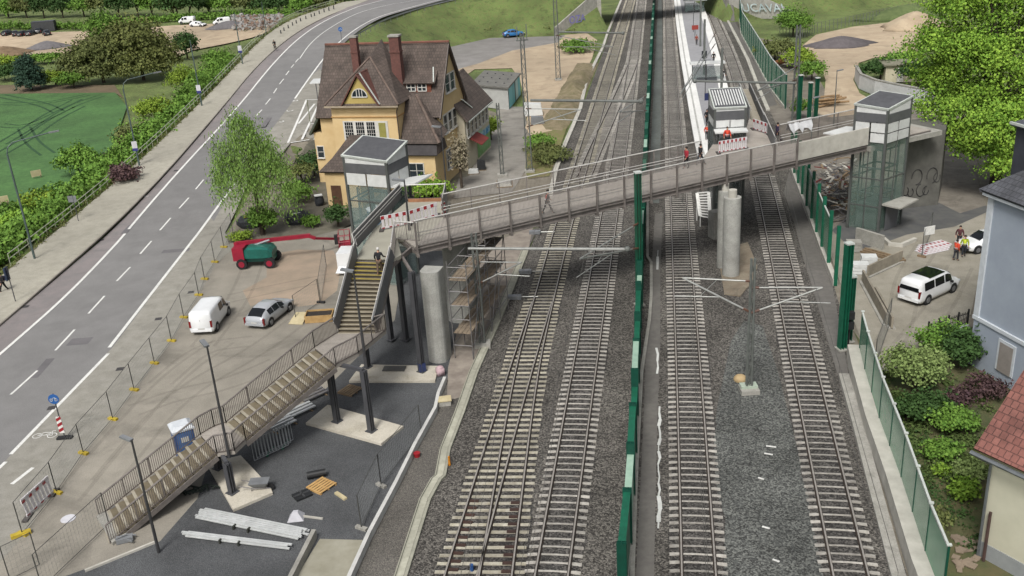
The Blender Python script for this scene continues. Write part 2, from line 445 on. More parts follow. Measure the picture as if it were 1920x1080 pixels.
grass = M('embankment_grass', '6d8645', '7a7a4c', 1.6, .95, .8, 7, big=.4, bd=.25, contrast=(.35,.75), stain=.35, sscale=.9)
xs = sorted(set([-700,-500,-350,-260,-200]+[-160+2*k for k in range(161)]+[200,260,350,500,700]))
ys = sorted(set([-60,-20,0]+[10+2*k for k in range(160)]+[345,380,430,500,600,800,1100,1500]))
g = MB()
for y in ys:
    for x in xs: 
        z = H(x, y); g.v.append((x, y, z-.1-(.12 if abs(z) > .03 else 0)))
nx = len(xs)
for j in range(len(ys)-1):
    for i in range(nx-1): g.face((j*nx+i, j*nx+i+1, (j+1)*nx+i+1, (j+1)*nx+i))
struct('ground', g, grass, smooth=True)

asph = M('road_asphalt', '8b8a89', '81807f', .5, .88, .15, 60, big=.12, bd=.004, stain=.07, sscale=.25)
shoulder = M('shoulder_asphalt', '948c8b', '878382', .8, .9, .15, 50, big=.12, bd=.004, stain=.12)
pave = M('pavement_slabs', 'b6b2a4', 'a8a496', 1.2, .9, .1, 40, big=.14, bd=.004, stain=.1)
white = M('road_paint', 'f4f4f0', 'd8d8d4', 6, .7, big=.1, k=.78)
path_m = M('path_asphalt', 'a5a299', '949187', 1.0, .9, .15, 50, big=.14, bd=.004, stain=.14)
yard_m = M('yard_gravel', 'a59f93', '908b80', .55, .95, .35, 12, big=.3, bd=.02, contrast=(.3,.7), stain=.24, sscale=.28)
dark_m = gravel('dark_asphalt', '4d4e50', '5d5f61', '6f7173', 34, .3)
ballast_m = gravel('ballast', '353331', '5a5753', '86827b', 13, .34)
ballast_g = gravel('ballast_centre', '393938', '5c5e5c', '82847f', 13, .34)
sand = M('sandy_soil', 'cdbb9f', 'b5a188', .35, .95, .4, 5, big=.25, bd=.06, contrast=(.3,.7), stain=.2, sscale=.3)
soil = M('brown_soil', '9c8468', '77634c', .6, .95, .5, 5, big=.3, bd=.06)
field = M('young_crop', '557f43', '456c38', 1.5, .9, .5, 5, big=.25, bd=.1)

PK = resample(smooth(kerbW), 80); PF = resample(smooth(railW), 80); PL = resample(smooth(leftW), 80); PM = resample(smooth(midW), 80); PR = resample(smooth(rightW), 80)
edgeR = offs(PR, 1.1)
def wide(mb, A, B, n=200, m=5, dz=0.0):
    a = resample(A, n); b = resample(B, n); i = len(mb.v)
    for p, q in zip(a, b):
        for k in range(m):
            x = p.lerp(q, k/(m-1)); mb.v.append((x.x, x.y, zr(x.y)+dz))
    for k in range(n-1):
        for j in range(m-1): mb.face((i+m*k+j, i+m*k+j+1, i+m*(k+1)+j+1, i+m*(k+1)+j))
    return mb
struct('road', wide(MB(), PL, edgeR, m=9), asph, smooth=True)
struct('cycle_lane', wide(MB(), PK, PL, m=3, dz=.004), shoulder, smooth=True)
inner = offs(PF, .35)
pv = strip(MB(), inner, offs(PK, -.12), 80, .12); kb = strip(MB(), offs(PK, -.12), PK, 80, .115); strip(kb, PK, [p-Vector((0,0,.12)) for p in offs(PK, .01)], 80, .12)
struct('pavement', pv, pave, smooth=True)
struct('kerb', kb, M('kerb_stone', 'a09a90', '8d867c', 3, .9), smooth=True)
# painted lines
mk = MB()
def line(mb, pts, wd, dz=.012, n=60):
    if max(p.y for p in pts) > 90: dz += .012; n = max(n, int(12+n*1.5)); pts = [Vector((p.x,p.y,zr(p.y))) for p in resample(pts, n)]
    strip(mb, offs(pts, -wd/2), offs(pts, wd/2), n, dz)
line(mk, PL, .26, n=80)
# right line in the two stretches seen, solid
Rnear = resample(smooth([UR(*p) for p in [(205,652),(300,530),(395,405),(440,345)]]), 20); line(mk, Rnear, .26, n=20)
for a, b in (((20,852),(203,663)), ((22,908),(62,877)), ((-4,880),(11,866))): line(mk, [UR(*a), UR(*b)], .24, n=6)
Rfar = resample(smooth([UR(*p) for p in [(553,185),(577,150),(610,105),(640,75),(670,52),(705,33),(747,20),(827,0),(890,-12)]]), 40); line(mk, Rfar, .26, n=40)
# centre: dashes near, solid further up
for a, b in (((20,740),(70,695)),((104,657),(140,618)),((166,588),(196,555)),((219,527),(244,501)),((263,476),(284,452)),((300,432),(320,409)),((336,391),(354,371)),((367,355),(382,337)),((395,320),(408,304)),((421,286),(433,272)),((481,217),(491,206)),((498,196),(507,185)),((513,175),(519,166)),((524,158),(532,148)),((536,141),(542,133)),((546,127),(551,121)),((554,117),(560,110))):
    line(mk, [UR(*a), UR(*b)], .17, n=4)
line(mk, resample(smooth([UR(*p) for p in [(562,110),(570,98),(580,84),(600,65),(627,47),(660,29),(693,17),(773,2),(830,-8)]]), 30), .17, n=30)
struct('road_markings', mk, white, smooth=True)
# cycle symbols in the lane
def bike_mark(mb, c, d, s):
    d = Vector(d).normalized(); e = Vector((d.y, -d.x, 0)); c = Vector(c)
    def ringo(o, r):
        q = [o+d*math.cos(a)*r+e*math.sin(a)*r for a in [2*math.pi*k/16 for k in range(17)]]
        for a, b in zip(q, q[1:]): mb.beam(a, b, .06*s, .006)
    a = c-e*.62*s; b = c+e*.62*s; ringo(a, .36*s); ringo(b, .36*s)
    for p, q in ((a, c+d*.1*s), (c+d*.1*s, b), (a, c-e*.25*s+d*.5*s), (c-e*.25*s+d*.5*s, c+e*.4*s+d*.5*s), (c+e*.35*s+d*.7*s, b), (c+e*.35*s+d*.7*s, c+e*.6*s+d*.7*s), (c+d*.1*s, c+e*.4*s+d*.5*s)): mb.beam(p, q, .06*s, .006)
bk = MB(); bike_mark(bk, UR(84,817)+Vector((0,0,.015)), (.05,1,0), .75); bike_mark(bk, UR(268,369)+Vector((0,0,.015)), (-.05,1,0), .6)
struct('cycle_symbol_marking', bk, white)
# repair patches and gullies in the carriageway
pt_ = MB(); q = random.Random(14)
for px, py, a_, b_ in ((150,640,3.2,1.2),(330,470,5,.9),(240,430,1.2,2.6),(420,330,1.4,6),(80,690,1.2,3.0),(500,230,1.4,5)):
    c = UR(px, py); pt_.beam(c+Vector((.0,-b_/2,.005)), c+Vector((-.02*b_,b_/2,.005+zr(c.y+b_/2)-zr(c.y))), a_*.5, .004)
struct('repair_patch', pt_, M('new_asphalt', '7b787a', '706e70', 1, .9, .2, 60, bd=.004))
gl_ = MB()
for px, py in ((48,575),(190,450),(330,320),(97,765),(297,598),(225,692),(358,548)): c = UR(px, py); gl_.box((c.x,c.y,c.z+.012),(.5,.5,.01),.1)
struct('gully_covers', gl_, M('gully_iron', '4b494a', '3e3c3d', 6, .7))
# bus lay-by with its lettering and hatching
bayp = [(437,352),(470,285),(520,222),(560,175),(585,140),(607,130),(612,262),(592,262),(545,270),(505,330),(470,400),(425,440),(395,430)]
sheet('lay_by', [(395,425),(440,345),(500,255),(553,185),(585,142),(600,128),(612,150),(612,240),(590,258),(545,268),(510,310),(470,330),(440,400),(420,440)], path_m, .012)
for ch, (px, py) in zip('BUS', ((555,188),(544,207),(530,227))):
    o = UR(px, py)+Vector((0,0,.02)); tm = text_mb(ch, o, (1,-.1,0), (.08,1,0), 2.6, squash=.62)
    struct('road_lettering', tm, white)
bm_ = MB()
for a, b in (((575,187),(540,268)),((575,187),(612,187)),((600,190),(566,262)),((545,268),(580,262)),((578,232),(612,232)),((590,195),(560,232)),((604,232),(590,262))): line(bm_, [UR(*a), UR(*b)], .28, .02, 6)
struct('lay_by_markings', bm_, white)

# strip of path between carriageway and yard, the yard itself
sheet('cycle_path', [(20,853),(209,654),(300,533),(395,408),(425,440),(432,470),(405,495),(372,555),(322,640),(252,732),(157,851),(100,925),(40,1010),(-80,1140),(-160,1060)], path_m, .006)
sheet('yard', [(432,455),(560,450),(640,430),(745,360),(760,480),(740,600),(600,740),(480,800),(390,870),(370,935),(300,1015),(110,1085),(60,1140),(-80,1140),(40,1010),(100,925),(157,851),(252,732),(322,640),(372,555),(405,495)], yard_m, .002)
sheet('site_soil', [(425,440),(500,300),(760,150),(1040,250),(1040,330),(1000,425),(900,600),(800,760),(745,1085),(-100,1140)], M('site_soil', '938c7e', '7a7466', .7, .95, .3, 10, big=.3, stain=.2), -.05)
sheet('site_soil', [(1390,64),(1500,85),(1560,190),(1960,230),(1960,640),(1640,660),(1660,740),(1790,1140),(1700,1140),(1592,705),(1530,440),(1480,300),(1444,168)], M('site_soil', '938c7e', '7a7466', .7, .95, .3, 10, big=.3, stain=.2), -.05)
sheet('sandy_patch', [(500,478),(560,468),(625,470),(640,500),(632,545),(600,570),(560,575),(500,560),(470,575),(455,545),(500,520)], M('sandy_gravel', 'b3a08c', 'a09280', .6, .95, .3, 12, big=.2), .006)
sheet('station_forecourt', [(110,1085),(300,1015),(370,935),(390,870),(480,800),(600,740),(740,600),(765,470),(900,470),(905,560),(850,690),(835,717),(662,1085),(640,1150),(60,1150)], dark_m, .004)
sheet('gravel_verge', [(662,1085),(835,717),(880,640),(905,560),(900,470),(1010,425),(956,544),(886,699),(833,843),(795,938),(750,1085),(700,1160),(620,1160)], gravel('verge_gravel', '55534f', '6a6762', '807b74', 22, .25), .0)
sheet('building_pit_soil', [(840,690),(860,610),(880,530),(885,470),(1000,425),(990,470),(935,590),(885,695),(862,745),(838,752)], M('pit_soil', 'a59c90', '857b72', .9, .95, .4, 10, big=.25), .006)
# ballast bed
LB = [(750,1085),(795,938),(833,843),(886,699),(956,544),(1010,430),(1040,330),(1090,205),(1130,100),(1165,0),(1172,-20)]
RB = [(1385,-20),(1375,0),(1390,64),(1444,168),(1492,310),(1530,440),(1575,560),(1592,705),(1700,1085)]
lb = resample([U(*p) for p in LB], 40); rb = resample([U(*p) for p in reversed(RB)], 40)
lb = [Vector((lb[0].x-2.5, lb[0].y-14, 0))]+lb; rb = [Vector((rb[0].x-2, rb[0].y-14, 0))]+rb
bb = MB(); strip(bb, lb, rb, 42, -.04); struct('ballast_bed', bb, ballast_m)
sheet('ballast_centre_bed', [(1335,1085),(1330,900),(1345,760),(1370,640),(1395,600),(1430,610),(1460,700),(1510,900),(1545,1085)], ballast_g, -.034)
walk_m = M('service_path', '787570', '6a6763', 2, .9, .2, 40, big=.15, bd=.006)
sheet('service_path', [(1192,1085),(1206,800),(1212,640),(1222,500),(1228,400),(1243,400),(1238,500),(1238,640),(1232,800),(1226,1085)], walk_m, -.03)
sheet('service_path', [(1480,320),(1500,370),(1530,445),(1560,530),(1592,705),(1700,1085),(1671,1085),(1640,960),(1570,700),(1530,560),(1505,480),(1490,420),(1470,360)], walk_m, -.026)
sheet('service_path', [(1215,380),(1224,200),(1231,60),(1235,-15),(1240,-15),(1242,60),(1240,200),(1236,380)], M('far_path','6c7270','60655f',2,.9), -.028)
sheet('service_path', [(1405,100),(1445,168),(1478,240),(1470,262),(1440,200),(1420,150),(1395,100),(1372,60),(1350,10),(1372,10),(1390,62)], walk_m, -.026)

# behind the station building
lot = M('car_park_asphalt', '9a9794', '86837f', .3, .92, .2, 30, big=.2)
sheet('car_park', [(835,105),(845,88),(920,70),(975,62),(1035,52),(1060,62),(1045,80),(960,95),(900,118),(860,130),(845,120)], lot, .01)
sheet('building_site_soil', [(858,130),(900,118),(960,95),(1045,80),(1060,62),(1100,60),(1120,75),(1110,110),(1085,160),(1060,215),(1035,245),(1000,262),(985,240),(990,210),(975,150),(960,128),(890,130),(868,145)], sand, .012)
sheet('access_lane', [(905,270),(925,240),(935,200),(985,200),(988,250),(985,320),(960,360),(850,372),(860,335),(880,330)], M('lane_concrete', 'a09c94', '8b877f', .5, .92, .2, 20, big=.2, stain=.2), .008)
sheet('rough_verge', [(988,255),(1035,245),(1062,222),(1072,215),(1045,290),(1030,330),(990,335),(985,320)], M('rough_grass', '76803f', '8b7c5c', .9, .95, .5, 8, big=.35, bd=.1), .014)
sheet('house_yard', [(430,455),(560,450),(640,430),(745,370),(850,360),(880,330),(905,270),(760,190),(612,150),(612,240),(590,260),(560,300),(545,330),(500,400)], M('house_yard', '7a7568', '605e50', .7, .95, .3, 10, big=.3, stain=.25), .003)
# left: crop field, soil yard, meadow
sheet('crop_field', [(-60,175),(215,172),(238,200),(215,270),(150,345),(60,395),(-20,420),(-120,440)], field, .05)
tr = MB()
for pts in ([(0,195),(60,196),(110,190),(165,178)],[(0,235),(45,240),(90,222),(140,196),(190,180)],[(0,290),(50,262),(100,225),(150,200)],[(0,272),(45,246),(95,213),(145,187)],[(90,290),(60,268),(45,240)],[(0,180),(80,195),(110,210)]):
    P = resample(smooth([at(*p) for p in pts]), 16)
    for k in (-.9, .9): strip(tr, offs(P, k-.2), offs(P, k+.2), 16, .07)
struct('tractor_tracks', tr, M('crushed_crop', '2f5730', '28502a', 2, .9))
sheet('field_margin', [(-60,160),(215,160),(232,185),(215,174),(-60,177)], M('margin_soil', '7c6b55', '6a6048', 1, .95), .06)
sheet('storage_yard', [(-60,66),(60,62),(190,58),(330,48),(420,44),(520,36),(505,60),(470,72),(360,95),(330,108),(240,104),(110,100),(40,104),(-60,112)], sand, .1)
# right: soil yard, lane, gardens
sheet('sandy_yard', [(1505,85),(1530,65),(1600,50),(1700,38),(1740,40),(1730,70),(1718,100),(1640,108),(1610,118),(1600,150),(1612,175),(1640,190),(1600,215),(1560,220),(1520,210),(1545,185),(1548,150),(1535,115)], sand, .01)
sheet('gravel_yard', [(1440,200),(1490,190),(1545,185),(1600,210),(1700,190),(1760,230),(1830,330),(1860,420),(1700,440),(1600,455),(1560,440),(1500,330)], M('site_gravel', '8f897e', '756f66', .6, .95, .3, 10, big=.3, stain=.28), .0)
sheet('courtyard', [(1545,445),(1600,430),(1700,415),(1850,392),(1850,450),(1820,590),(1735,640),(1705,690),(1640,700),(1600,600)], M('courtyard_asphalt', 'a5a093', '938e80', .7, .92, .2, 20, big=.22, stain=.18, sscale=.3), .006)
sheet('abutment_forecourt', [(1560,432),(1600,395),(1690,370),(1760,380),(1800,400),(1850,385),(1850,398),(1790,425),(1700,440),(1640,462),(1600,470)], M('wet_asphalt', '6a6a67', '57585a', .8, .8, .2, 20, big=.25), .01)
sheet('garden', [(1600,620),(1650,690),(1705,690),(1735,640),(1830,610),(2000,640),(2000,1140),(1790,1140),(1700,850)], M('garden_soil', '6b6445', '4d5a34', .8, .95, .5, 8, big=.4, bd=.06), .004)

# ================================================================== RAILWAY TRACKS
T1B = [(929,1080),(985,700),(1018,567),(1057,420),(1108,248),(1140,140),(1170,40),(1182,0),(1187,-15)]
T1A = [(864,1080),(974,700),(1016,567)]
T2 = [(1034,1080),(1094,700),(1143,400),(1167,248),(1187,120),(1203,0),(1205,-15)]
T3 = [(1310.5,1080),(1291.8,700),(1274.5,420),(1266.5,248),(1257,100),(1253.5,0),(1253,-15)]
T4 = [(1595.5,1080),(1511,700),(1450,420),(1430,334),(1409,248),(1388,161),(1364,90),(1334,23),(1325,0),(1320,-15)]
TX = [(1168,250),(1140,262),(1110,300),(1082,335)]
def cline(px, ext=True):
    P = [U(x, y, .1) for x, y in px]; 
    if ext: d = (P[0]-P[1]).normalized(); P = [P[0]+d*8]+P
    P = smooth(P, 3); L = sum((b-a).length for a, b in zip(P, P[1:])); n = int(L/.6)+1
    return resample(P, n)
railhead = M('rail_steel', 'c9c3bb', 'b3aca4', 5, .35, metal=.4, big=.1)
railweb = M('rail_rust', '40352d', '332a24', 5, .85)
slp = M('concrete_sleeper', 'cdc9c1', 'aaa59c', 3, .9, .1, 30, big=.25, stain=.25, sscale=.8)
def vary(m, lo, hi):
    n = m.node_tree.nodes; L = m.node_tree.links; p = n['Principled BSDF']; src = p.inputs['Base Color'].links[0].from_socket
    oi = n.new('ShaderNodeObjectInfo'); g = n.new('ShaderNodeNewGeometry'); ad = n.new('ShaderNodeMath'); ad.operation = 'ADD'; L.new(oi.outputs['Random'], ad.inputs[0]); L.new(g.outputs['Random Per Island'], ad.inputs[1])
    fr = n.new('ShaderNodeMath'); fr.operation = 'FRACT'; L.new(ad.outputs[0], fr.inputs[0]); mr = n.new('ShaderNodeMapRange'); mr.inputs[3].default_value = lo; mr.inputs[4].default_value = hi; L.new(fr.outputs[0], mr.inputs[0])
    v = n.new('ShaderNodeVectorMath'); v.operation = 'SCALE'; L.new(src, v.inputs[0]); L.new(mr.outputs[0], v.inputs['Scale']); L.new(v.outputs[0], p.inputs['Base Color'])
slpw = M('new_sleeper', 'cbc6b6', 'ada692', 3, .9, .1, 30, big=.22, stain=.25, sscale=.8)
vary(slp, .72, 1.12); vary(slpw, .74, 1.12)
def rail_mb(P, d):
    Q = offs(P, d); web = MB(); head = MB(); n = len(Q); step = 2
    Q = Q[::step]+([Q[-1]] if (n-1) % step else [])
    for k, q in enumerate(Q):
        t = (Q[min(k+1, len(Q)-1)]-Q[max(k-1, 0)]).normalized(); s = Vector((t.y, -t.x, 0)); z = Vector((0, 0, 1)); q = Vector((q.x, q.y, 0))
        for mb, prof in ((web, ((-.09,.0),(-.09,.03),(-.025,.05),(-.03,.135),(.03,.135),(.025,.05),(.09,.03),(.09,.0))), (head, ((-.037,.135),(-.037,.172),(.037,.172),(.037,.135)))):
            mb.vs([q+s*a+z*b for a, b in prof])
    for mb, m in ((web, 8), (head, 4)):
        for k in range(len(Q)-1):
            for j in range(m): mb.face((k*m+j, k*m+(j+1) % m, (k+1)*m+(j+1) % m, (k+1)*m+j))
    return web, head
_sl = {}
def sleeper_mesh(L, mat):
    if (L, mat.name) in _sl: return _sl[(L, mat.name)]
    mb = MB(); rs = []
    h = L/2
    st = [-h, -h+.04, -.98, -.55, 0, .55, .98, h-.04, h] if L < 3 else [-h, -h+.04, -h*.5, 0, h*.5, h-.04, h]
    for x in st:
        e = abs(x)/h; wd = (.115 if e > .6 else .062 if L < 3 else .12); zt = .0 if (abs(x) > .9 or L > 3) else -.015
        yo = .09*(1-(x/h)**2) if L < 3 else 0
        rs.append([(x, yo-wd, -.14), (x, yo+wd, -.14), (x, yo+wd*.8, zt), (x, yo-wd*.8, zt)])
    mb.rings(rs); me = mb.mesh('sleeper', mat); _sl[(L, mat.name)] = me; return me
def track(name, label, P, mat, lens=None, ncount=100, shift=None, group='railway tracks', p0=None):
    t = thing(name, label, 'railway track', P[0], group)
    for d in (-.7525, .7525):
        wb, hd = rail_mb(P, d); r = part('rail', wb, railweb, t); part('rail_head', hd, railhead, r)
    if p0 is not None: return t
    org = ORG[t]; rest = MB(); base = sleeper_mesh(2.6, mat)
    for k, p in enumerate(P):
        tg = (P[min(k+1, len(P)-1)]-P[max(k-1, 0)]).normalized(); L = 2.6; c = Vector((p.x, p.y, 0)); s = Vector((tg.y, -tg.x, 0))
        if lens: 
            L, sh = lens(c); c = c+s*sh
        L = round(L*5)/5
        me = sleeper_mesh(L, mat) if L != 2.6 else base
        a = math.atan2(s.y, s.x)
        if 10 <= k < 10+ncount:
            o = bpy.data.objects.new('sleeper', me); COL.objects.link(o); o.parent = t; o.location = c-org+Vector((0,0,.012)); o.rotation_euler = (0, 0, a); ORG[o] = org
        else:
            cs, sn = math.cos(a), math.sin(a); i = len(rest.v)
            for v in me.vertices: rest.v.append((c.x+v.co.x*cs-v.co.y*sn, c.y+v.co.x*sn+v.co.y*cs, v.co.z+.012))
            for f in me.polygons: rest.face([i+q for q in f.vertices])
    part('sleepers', rest, mat, t)['kind'] = 'stuff'
    return t
cT1 = cline(T1B); cT1A = cline(T1A); cT2 = cline(T2); cT3 = cline(T3); cT4 = cline(T4)
tb_ = gravel('track_ballast', '2b2a29', '4b4947', '716e6a', 13, .32)
for P_, w_ in ((cT1,1.5),(cT1A,1.5),(cT2,1.45),(cT3,1.45),(cT4,1.45)):
    Q_ = [Vector((p.x,p.y,0)) for p in P_[::3]]; mb = MB(); q = random.Random(len(P_)); A_ = []; B_ = []
    a_, b_ = offs(Q_, -w_), offs(Q_, w_); c_ = offs(Q_, 0)
    i = len(mb.v); 
    for a, b, c in zip(a_, b_, c_): j1, j2 = q.uniform(.72,1.0), q.uniform(.72,1.0); e, f = c.lerp(a,j1), c.lerp(b,j2); mb.v += [(e.x,e.y,-.031 if P_ is not cT1A else -.0285),(f.x,f.y,-.031 if P_ is not cT1A else -.0285)]
    for k in range(len(a_)-1): mb.face((2*k,2*k+1,2*k+3,2*k+2))
    struct('track_bed', mb, tb_)
def near(P, c): return min(P, key=lambda q: (q-c).length)
def turn_len(c):
    if c.y > 68: return 2.6, 0
    q = near(cT1A, Vector((c.x, c.y, .1))); d = math.hypot(q.x-c.x, q.y-c.y)
    if d < .15: return 2.6, 0
    return 2.6+d, -d/2
track('railway_track', 'pale-sleepered turnout track nearest the stairs, splitting towards the front', cT1, slpw, turn_len)
track('diverging_track', 'left-hand branch of the turnout, sharing its long pale sleepers', cT1A, slpw, p0=1)
track('railway_track', 'grey-sleepered track just left of the tall green post', cT2, slp)
track('railway_track', 'grey-sleepered track between the green middle wall and the round concrete pillars', cT3, slp)
track('railway_track', 'rightmost track, curving past the round pillars beside the green glass wall', cT4, slp)
cTX = cline([(1095,330),(1120,270),(1150,205),(1178,140),(1189,110)], False)
track('crossover_track', 'oblique crossover rails joining the two left tracks behind the bridge', cTX, slp, ncount=30)
# brown slide plates in the turnout at the very front
for P, side in ((cT1A, 1), (cT1, 1)):
    for k, p in enumerate(P[8:24]):
        t = (P[k+9]-P[k+8]).normalized(); s = Vector((t.y, -t.x, 0)); c = Vector((p.x, p.y, 0))+s*((-.75+.28) if P is cT1A else (.75-.28))
        solo('slide_plate', MB().box(c+Vector((0,0,.03)), (.5,.2,.05), math.atan2(s.y, s.x)), M('brown_plate', '4a332b', '3c2922', 5, .8), 'rust-brown slide plate bolted on a turnout sleeper beside the rail', 'slide plate', c, 'slide plates in the front turnout')

# cable trough along the verge and beside the other tracks
con = M('concrete', 'b4b2aa', '9e9c94', 1.4, .9, .2, 20, big=.2, bd=.01, stain=.2, sscale=.9)
conl = M('pale_concrete', 'd3d0c6', 'bdbab0', 1.2, .9, .15, 20, big=.15, bd=.01)
trough_m = M('trough_concrete', 'b1b0a0', '9c9b8c', 2, .9, .1, 20, big=.15)
def ribbon(pts, wd, z0, z1, mb=None):
    mb = mb or MB(); A = offs(pts, -wd/2); B = offs(pts, wd/2); rs = []
    for a, b in zip(A, B): rs.append([(a.x,a.y,z0),(b.x,b.y,z0),(b.x,b.y,z1),(a.x,a.y,z1)])
    return mb.rings(rs)
tp = [U(*p) for p in [(740,1110),(752,1080),(797,938),(818,900),(826,893),(835,843),(862,774),(888,699),(932,600),(957,540),(985,470)]]
tt = thing('cable_trough', 'yellowish concrete cable trough running beside the turnout track', 'cable trough', tp[1])
part('trough_body', ribbon(tp, .62, -.05, .1), trough_m, tt)
lid = ribbon(offs(tp, .0), .3, .1, .125); part('lid', lid, M('trough_lid', 'bebdac', 'a9a898', 3, .9), tt)
part('gap_line', ribbon(offs(tp, -.23), .03, .1, .108), M('dark_gap', '4a4a40', '3c3c34', 3, .9), tt)
tp2 = [U(*p) for p in [(1022,420),(1042,320),(1060,270),(1088,205),(1100,150),(1130,90),(1140,60),(1165,0)]]
solo('cable_trough', ribbon(tp2, .5, -.04, .16), conl, 'white concrete edging between the back tracks and the brown soil bank', 'cable trough', tp2[0])
tp3 = [U(*p) for p in [(1343,-5),(1360,30),(1379,67),(1402,112),(1420,160),(1440,207)]]
solo('cable_trough', ribbon(tp3, .5, -.04, .14), conl, 'white concrete cable trough right of the island platform', 'cable trough', tp3[0])
tp4 = [U(*p) for p in [(1698,1120),(1684,1080),(1640,915),(1607,790),(1582,703)]]
t4 = thing('cable_trough', 'pale concrete channel along the foot of the green glass wall', 'cable trough', tp4[1])
part('trough_body', ribbon(tp4, .62, -.04, .12), con, t4)
tp5 = [U(*p) for p in [(1185,1095),(1192,900),(1203,700),(1218,600),(1221,560),(1221,494),(1214,483),(1214,380)]]
solo('kerb_edging', ribbon(tp5, .22, -.03, .14), con, 'light grey kerb line right of the green middle wall, jogging round the tall post', 'kerb', tp5[0])
# white edging boards between forecourt and verge
wp = [U(*p) for p in [(640,1130),(662,1080),(694,1009),(745,912),(779,843),(817,774),(823,746),(835,717)]]
solo('platform_edge_board', ribbon(wp, .2, 0, .42), M('white_board', 'dcdcd8', 'c6c6c2', 1.5, .7, big=.1), 'long white edge board between the dark forecourt and the gravel verge', 'edge board', wp[1])
wt = U(590,1010)
t = thing('concrete_pit', 'shallow beige concrete pit with white side wall at the front edge', 'pit', wt)
part('pit_floor', MB().prism([U(600,1012), U(688,1014), U(655,1100), U(545,1100)], .012, .05), M('pit_floor', 'a9a696', '95917f', .8, .9, .2), t)
part('side_wall', ribbon([U(591,1008), U(555,1080), U(540,1110)], .22, 0, .5), con, t)
tm_ = MB(); q = random.Random(8)
for pts in ([(120,940),(220,820),(330,700),(420,640)],[(200,900),(330,740),(480,660),(560,600)],[(430,560),(520,540),(620,520)],[(250,770),(330,740),(430,720),(520,680)],[(380,650),(450,560),(480,480)],[(300,720),(380,650),(470,640)],[(1660,660),(1690,600),(1700,520),(1740,460)],[(1700,650),(1760,580),(1800,500)]):
    P = resample(smooth([U(*p) for p in pts]), 24)
    for k in (-.85, .85): strip(tm_, offs(P, k-.13), offs(P, k+.13), 24, .012)
struct('tyre_marks', tm_, M('tyre_mark', '968f83', '8a8478', 1.5, .95, .2, 12, big=.25, alpha=.13))
# foundation pads below the stairs
for nm, px in (('square concrete pad under the lowest stair columns, beside the wheelbarrow', [(388,873),(452,858),(508,918),(512,928),(438,960)]),
               ('slanting concrete pad under the tallest pair of stair columns', [(574,797),(615,763),(757,803),(715,836)]),
               ('long concrete pad beneath the upper landing columns, with a grating on it', [(655,718),(678,687),(823,690),(816,718)])):
    pts = [U(*p) for p in px]; pm = M('new_concrete', 'd8d2c4', 'c6bfae', .9, .9, .15, 20, big=.15, stain=.15, sscale=.9)
    solo('concrete_pad', MB().prism(pts, .006, .16), pm, nm, 'foundation pad', pts[0], 'stair foundation pads')

# ================================================================== NOISE WALLS
green = M('green_paint', '0f6b4f', '0b5a42', 3, .45, big=.15)
greend = M('green_paint_dark', '0a5140', '084436', 3, .45, big=.15)
cap = M('aluminium_cap', 'd6dcd6', 'c0c6c0', 4, .5, big=.1)
gglass = M('green_glass', '6fae8b', '64a080', .5, .25, big=.15)
gglass2 = M('green_clear_glass', '86bd9c', '7ab092', .5, .15, big=.15, alpha=.85)
pale = M('pale_panel', 'a9c8b4', '98b8a4', 2, .6, big=.15)
def along(pts, step):
    """points every step metres with direction"""
    out = []; d = 0; nxt = 0
    for a, b in zip(pts, pts[1:]):
        L = (b-a).length; t = (b-a)/L
        while nxt <= d+L: out.append((a+t*(nxt-d), t)); nxt += step
        d += L
    return out
def hpost(mb, p, t, h, wd=.24, z0=0):
    a = math.atan2(t.y, t.x)
    mb.box((p.x, p.y, z0+h/2), (.03, wd, h), a) 
    s = Vector((t.x, t.y, 0))
    for k in (-1, 1): mb.box((p.x+s.x*k*.1-s.y*0, p.y+s.y*k*.1, z0+h/2), (.02, wd, h), a)
    mb.box((p.x, p.y, z0+h/2), (.2, .03, h), a)
# middle wall
NW = [U(*p) for p in [(1168,1130),(1174,1080),(1186,900),(1195,700),(1203,500),(1210,350),(1216,220),(1223,90),(1227,10),(1228,-20)]]
st = along(NW, 4.0)
t = thing('noise_wall', 'long dark green noise wall seen nearly end-on between the two pairs of tracks', 'noise wall', NW[1])
for k, ((a, ta), (b, tb)) in enumerate(zip(st, st[1:])):
    h = (3.0, 2.5, 3.2, 2.1)[k % 4]+(.5 if a.y > 60 else 0); mb = MB()
    for j in range(int(h/.5)): mb.beam(a+Vector((0,0,.25+j*.5)), b+Vector((0,0,.25+j*.5)), .24, .485)
    is_pale = k % 3 == 1  # every third panel is pale instead of green
    pnl = part('panel', mb, green if not is_pale else pale, t, label='pale clear panel with bright top edge' if is_pale else None)
    part('top_cap', MB().beam(a+Vector((0,0,int(h/.5)*.5+.04)), b+Vector((0,0,int(h/.5)*.5+.04)), .34, .07), pale if is_pale else green, pnl)
for k, (a, ta) in enumerate(st):
    mb = MB(); hpost(mb, a, ta, 3.7 if a.y > 60 else 3.2, .42); q = part('post', mb, greend, t)
part('base_beam', ribbon([p+Vector((0,0,0)) for p in NW], .3, -.05, .22), con, t)
def tall_post(px, z, label, wd=.42, base=True, mat=None, h0=0):
    p = U(*px); t = thing('steel_mast', label, 'mast', p, 'green catenary masts')
    mb = MB(); mb.box((p.x,p.y,h0+z/2), (.05,wd,z), .2); 
    for k in (-1,1): mb.box((p.x+k*.19*math.cos(.2), p.y+k*.19*math.sin(.2), h0+z/2), (.04,wd,z), .2)
    part('column', mb, mat or green, t)
    part('head_cap', MB().box((p.x,p.y,h0+z+.05), (.5,.46,.1), .2), cap, t)
    part('base_plate', MB().box((p.x,p.y,.05), (.7,.7,.1), .2), con, t); return t, p
gt, gp = tall_post((1199,572), 10.1, 'tall green H-section mast rising in front of the bridge from the middle wall')
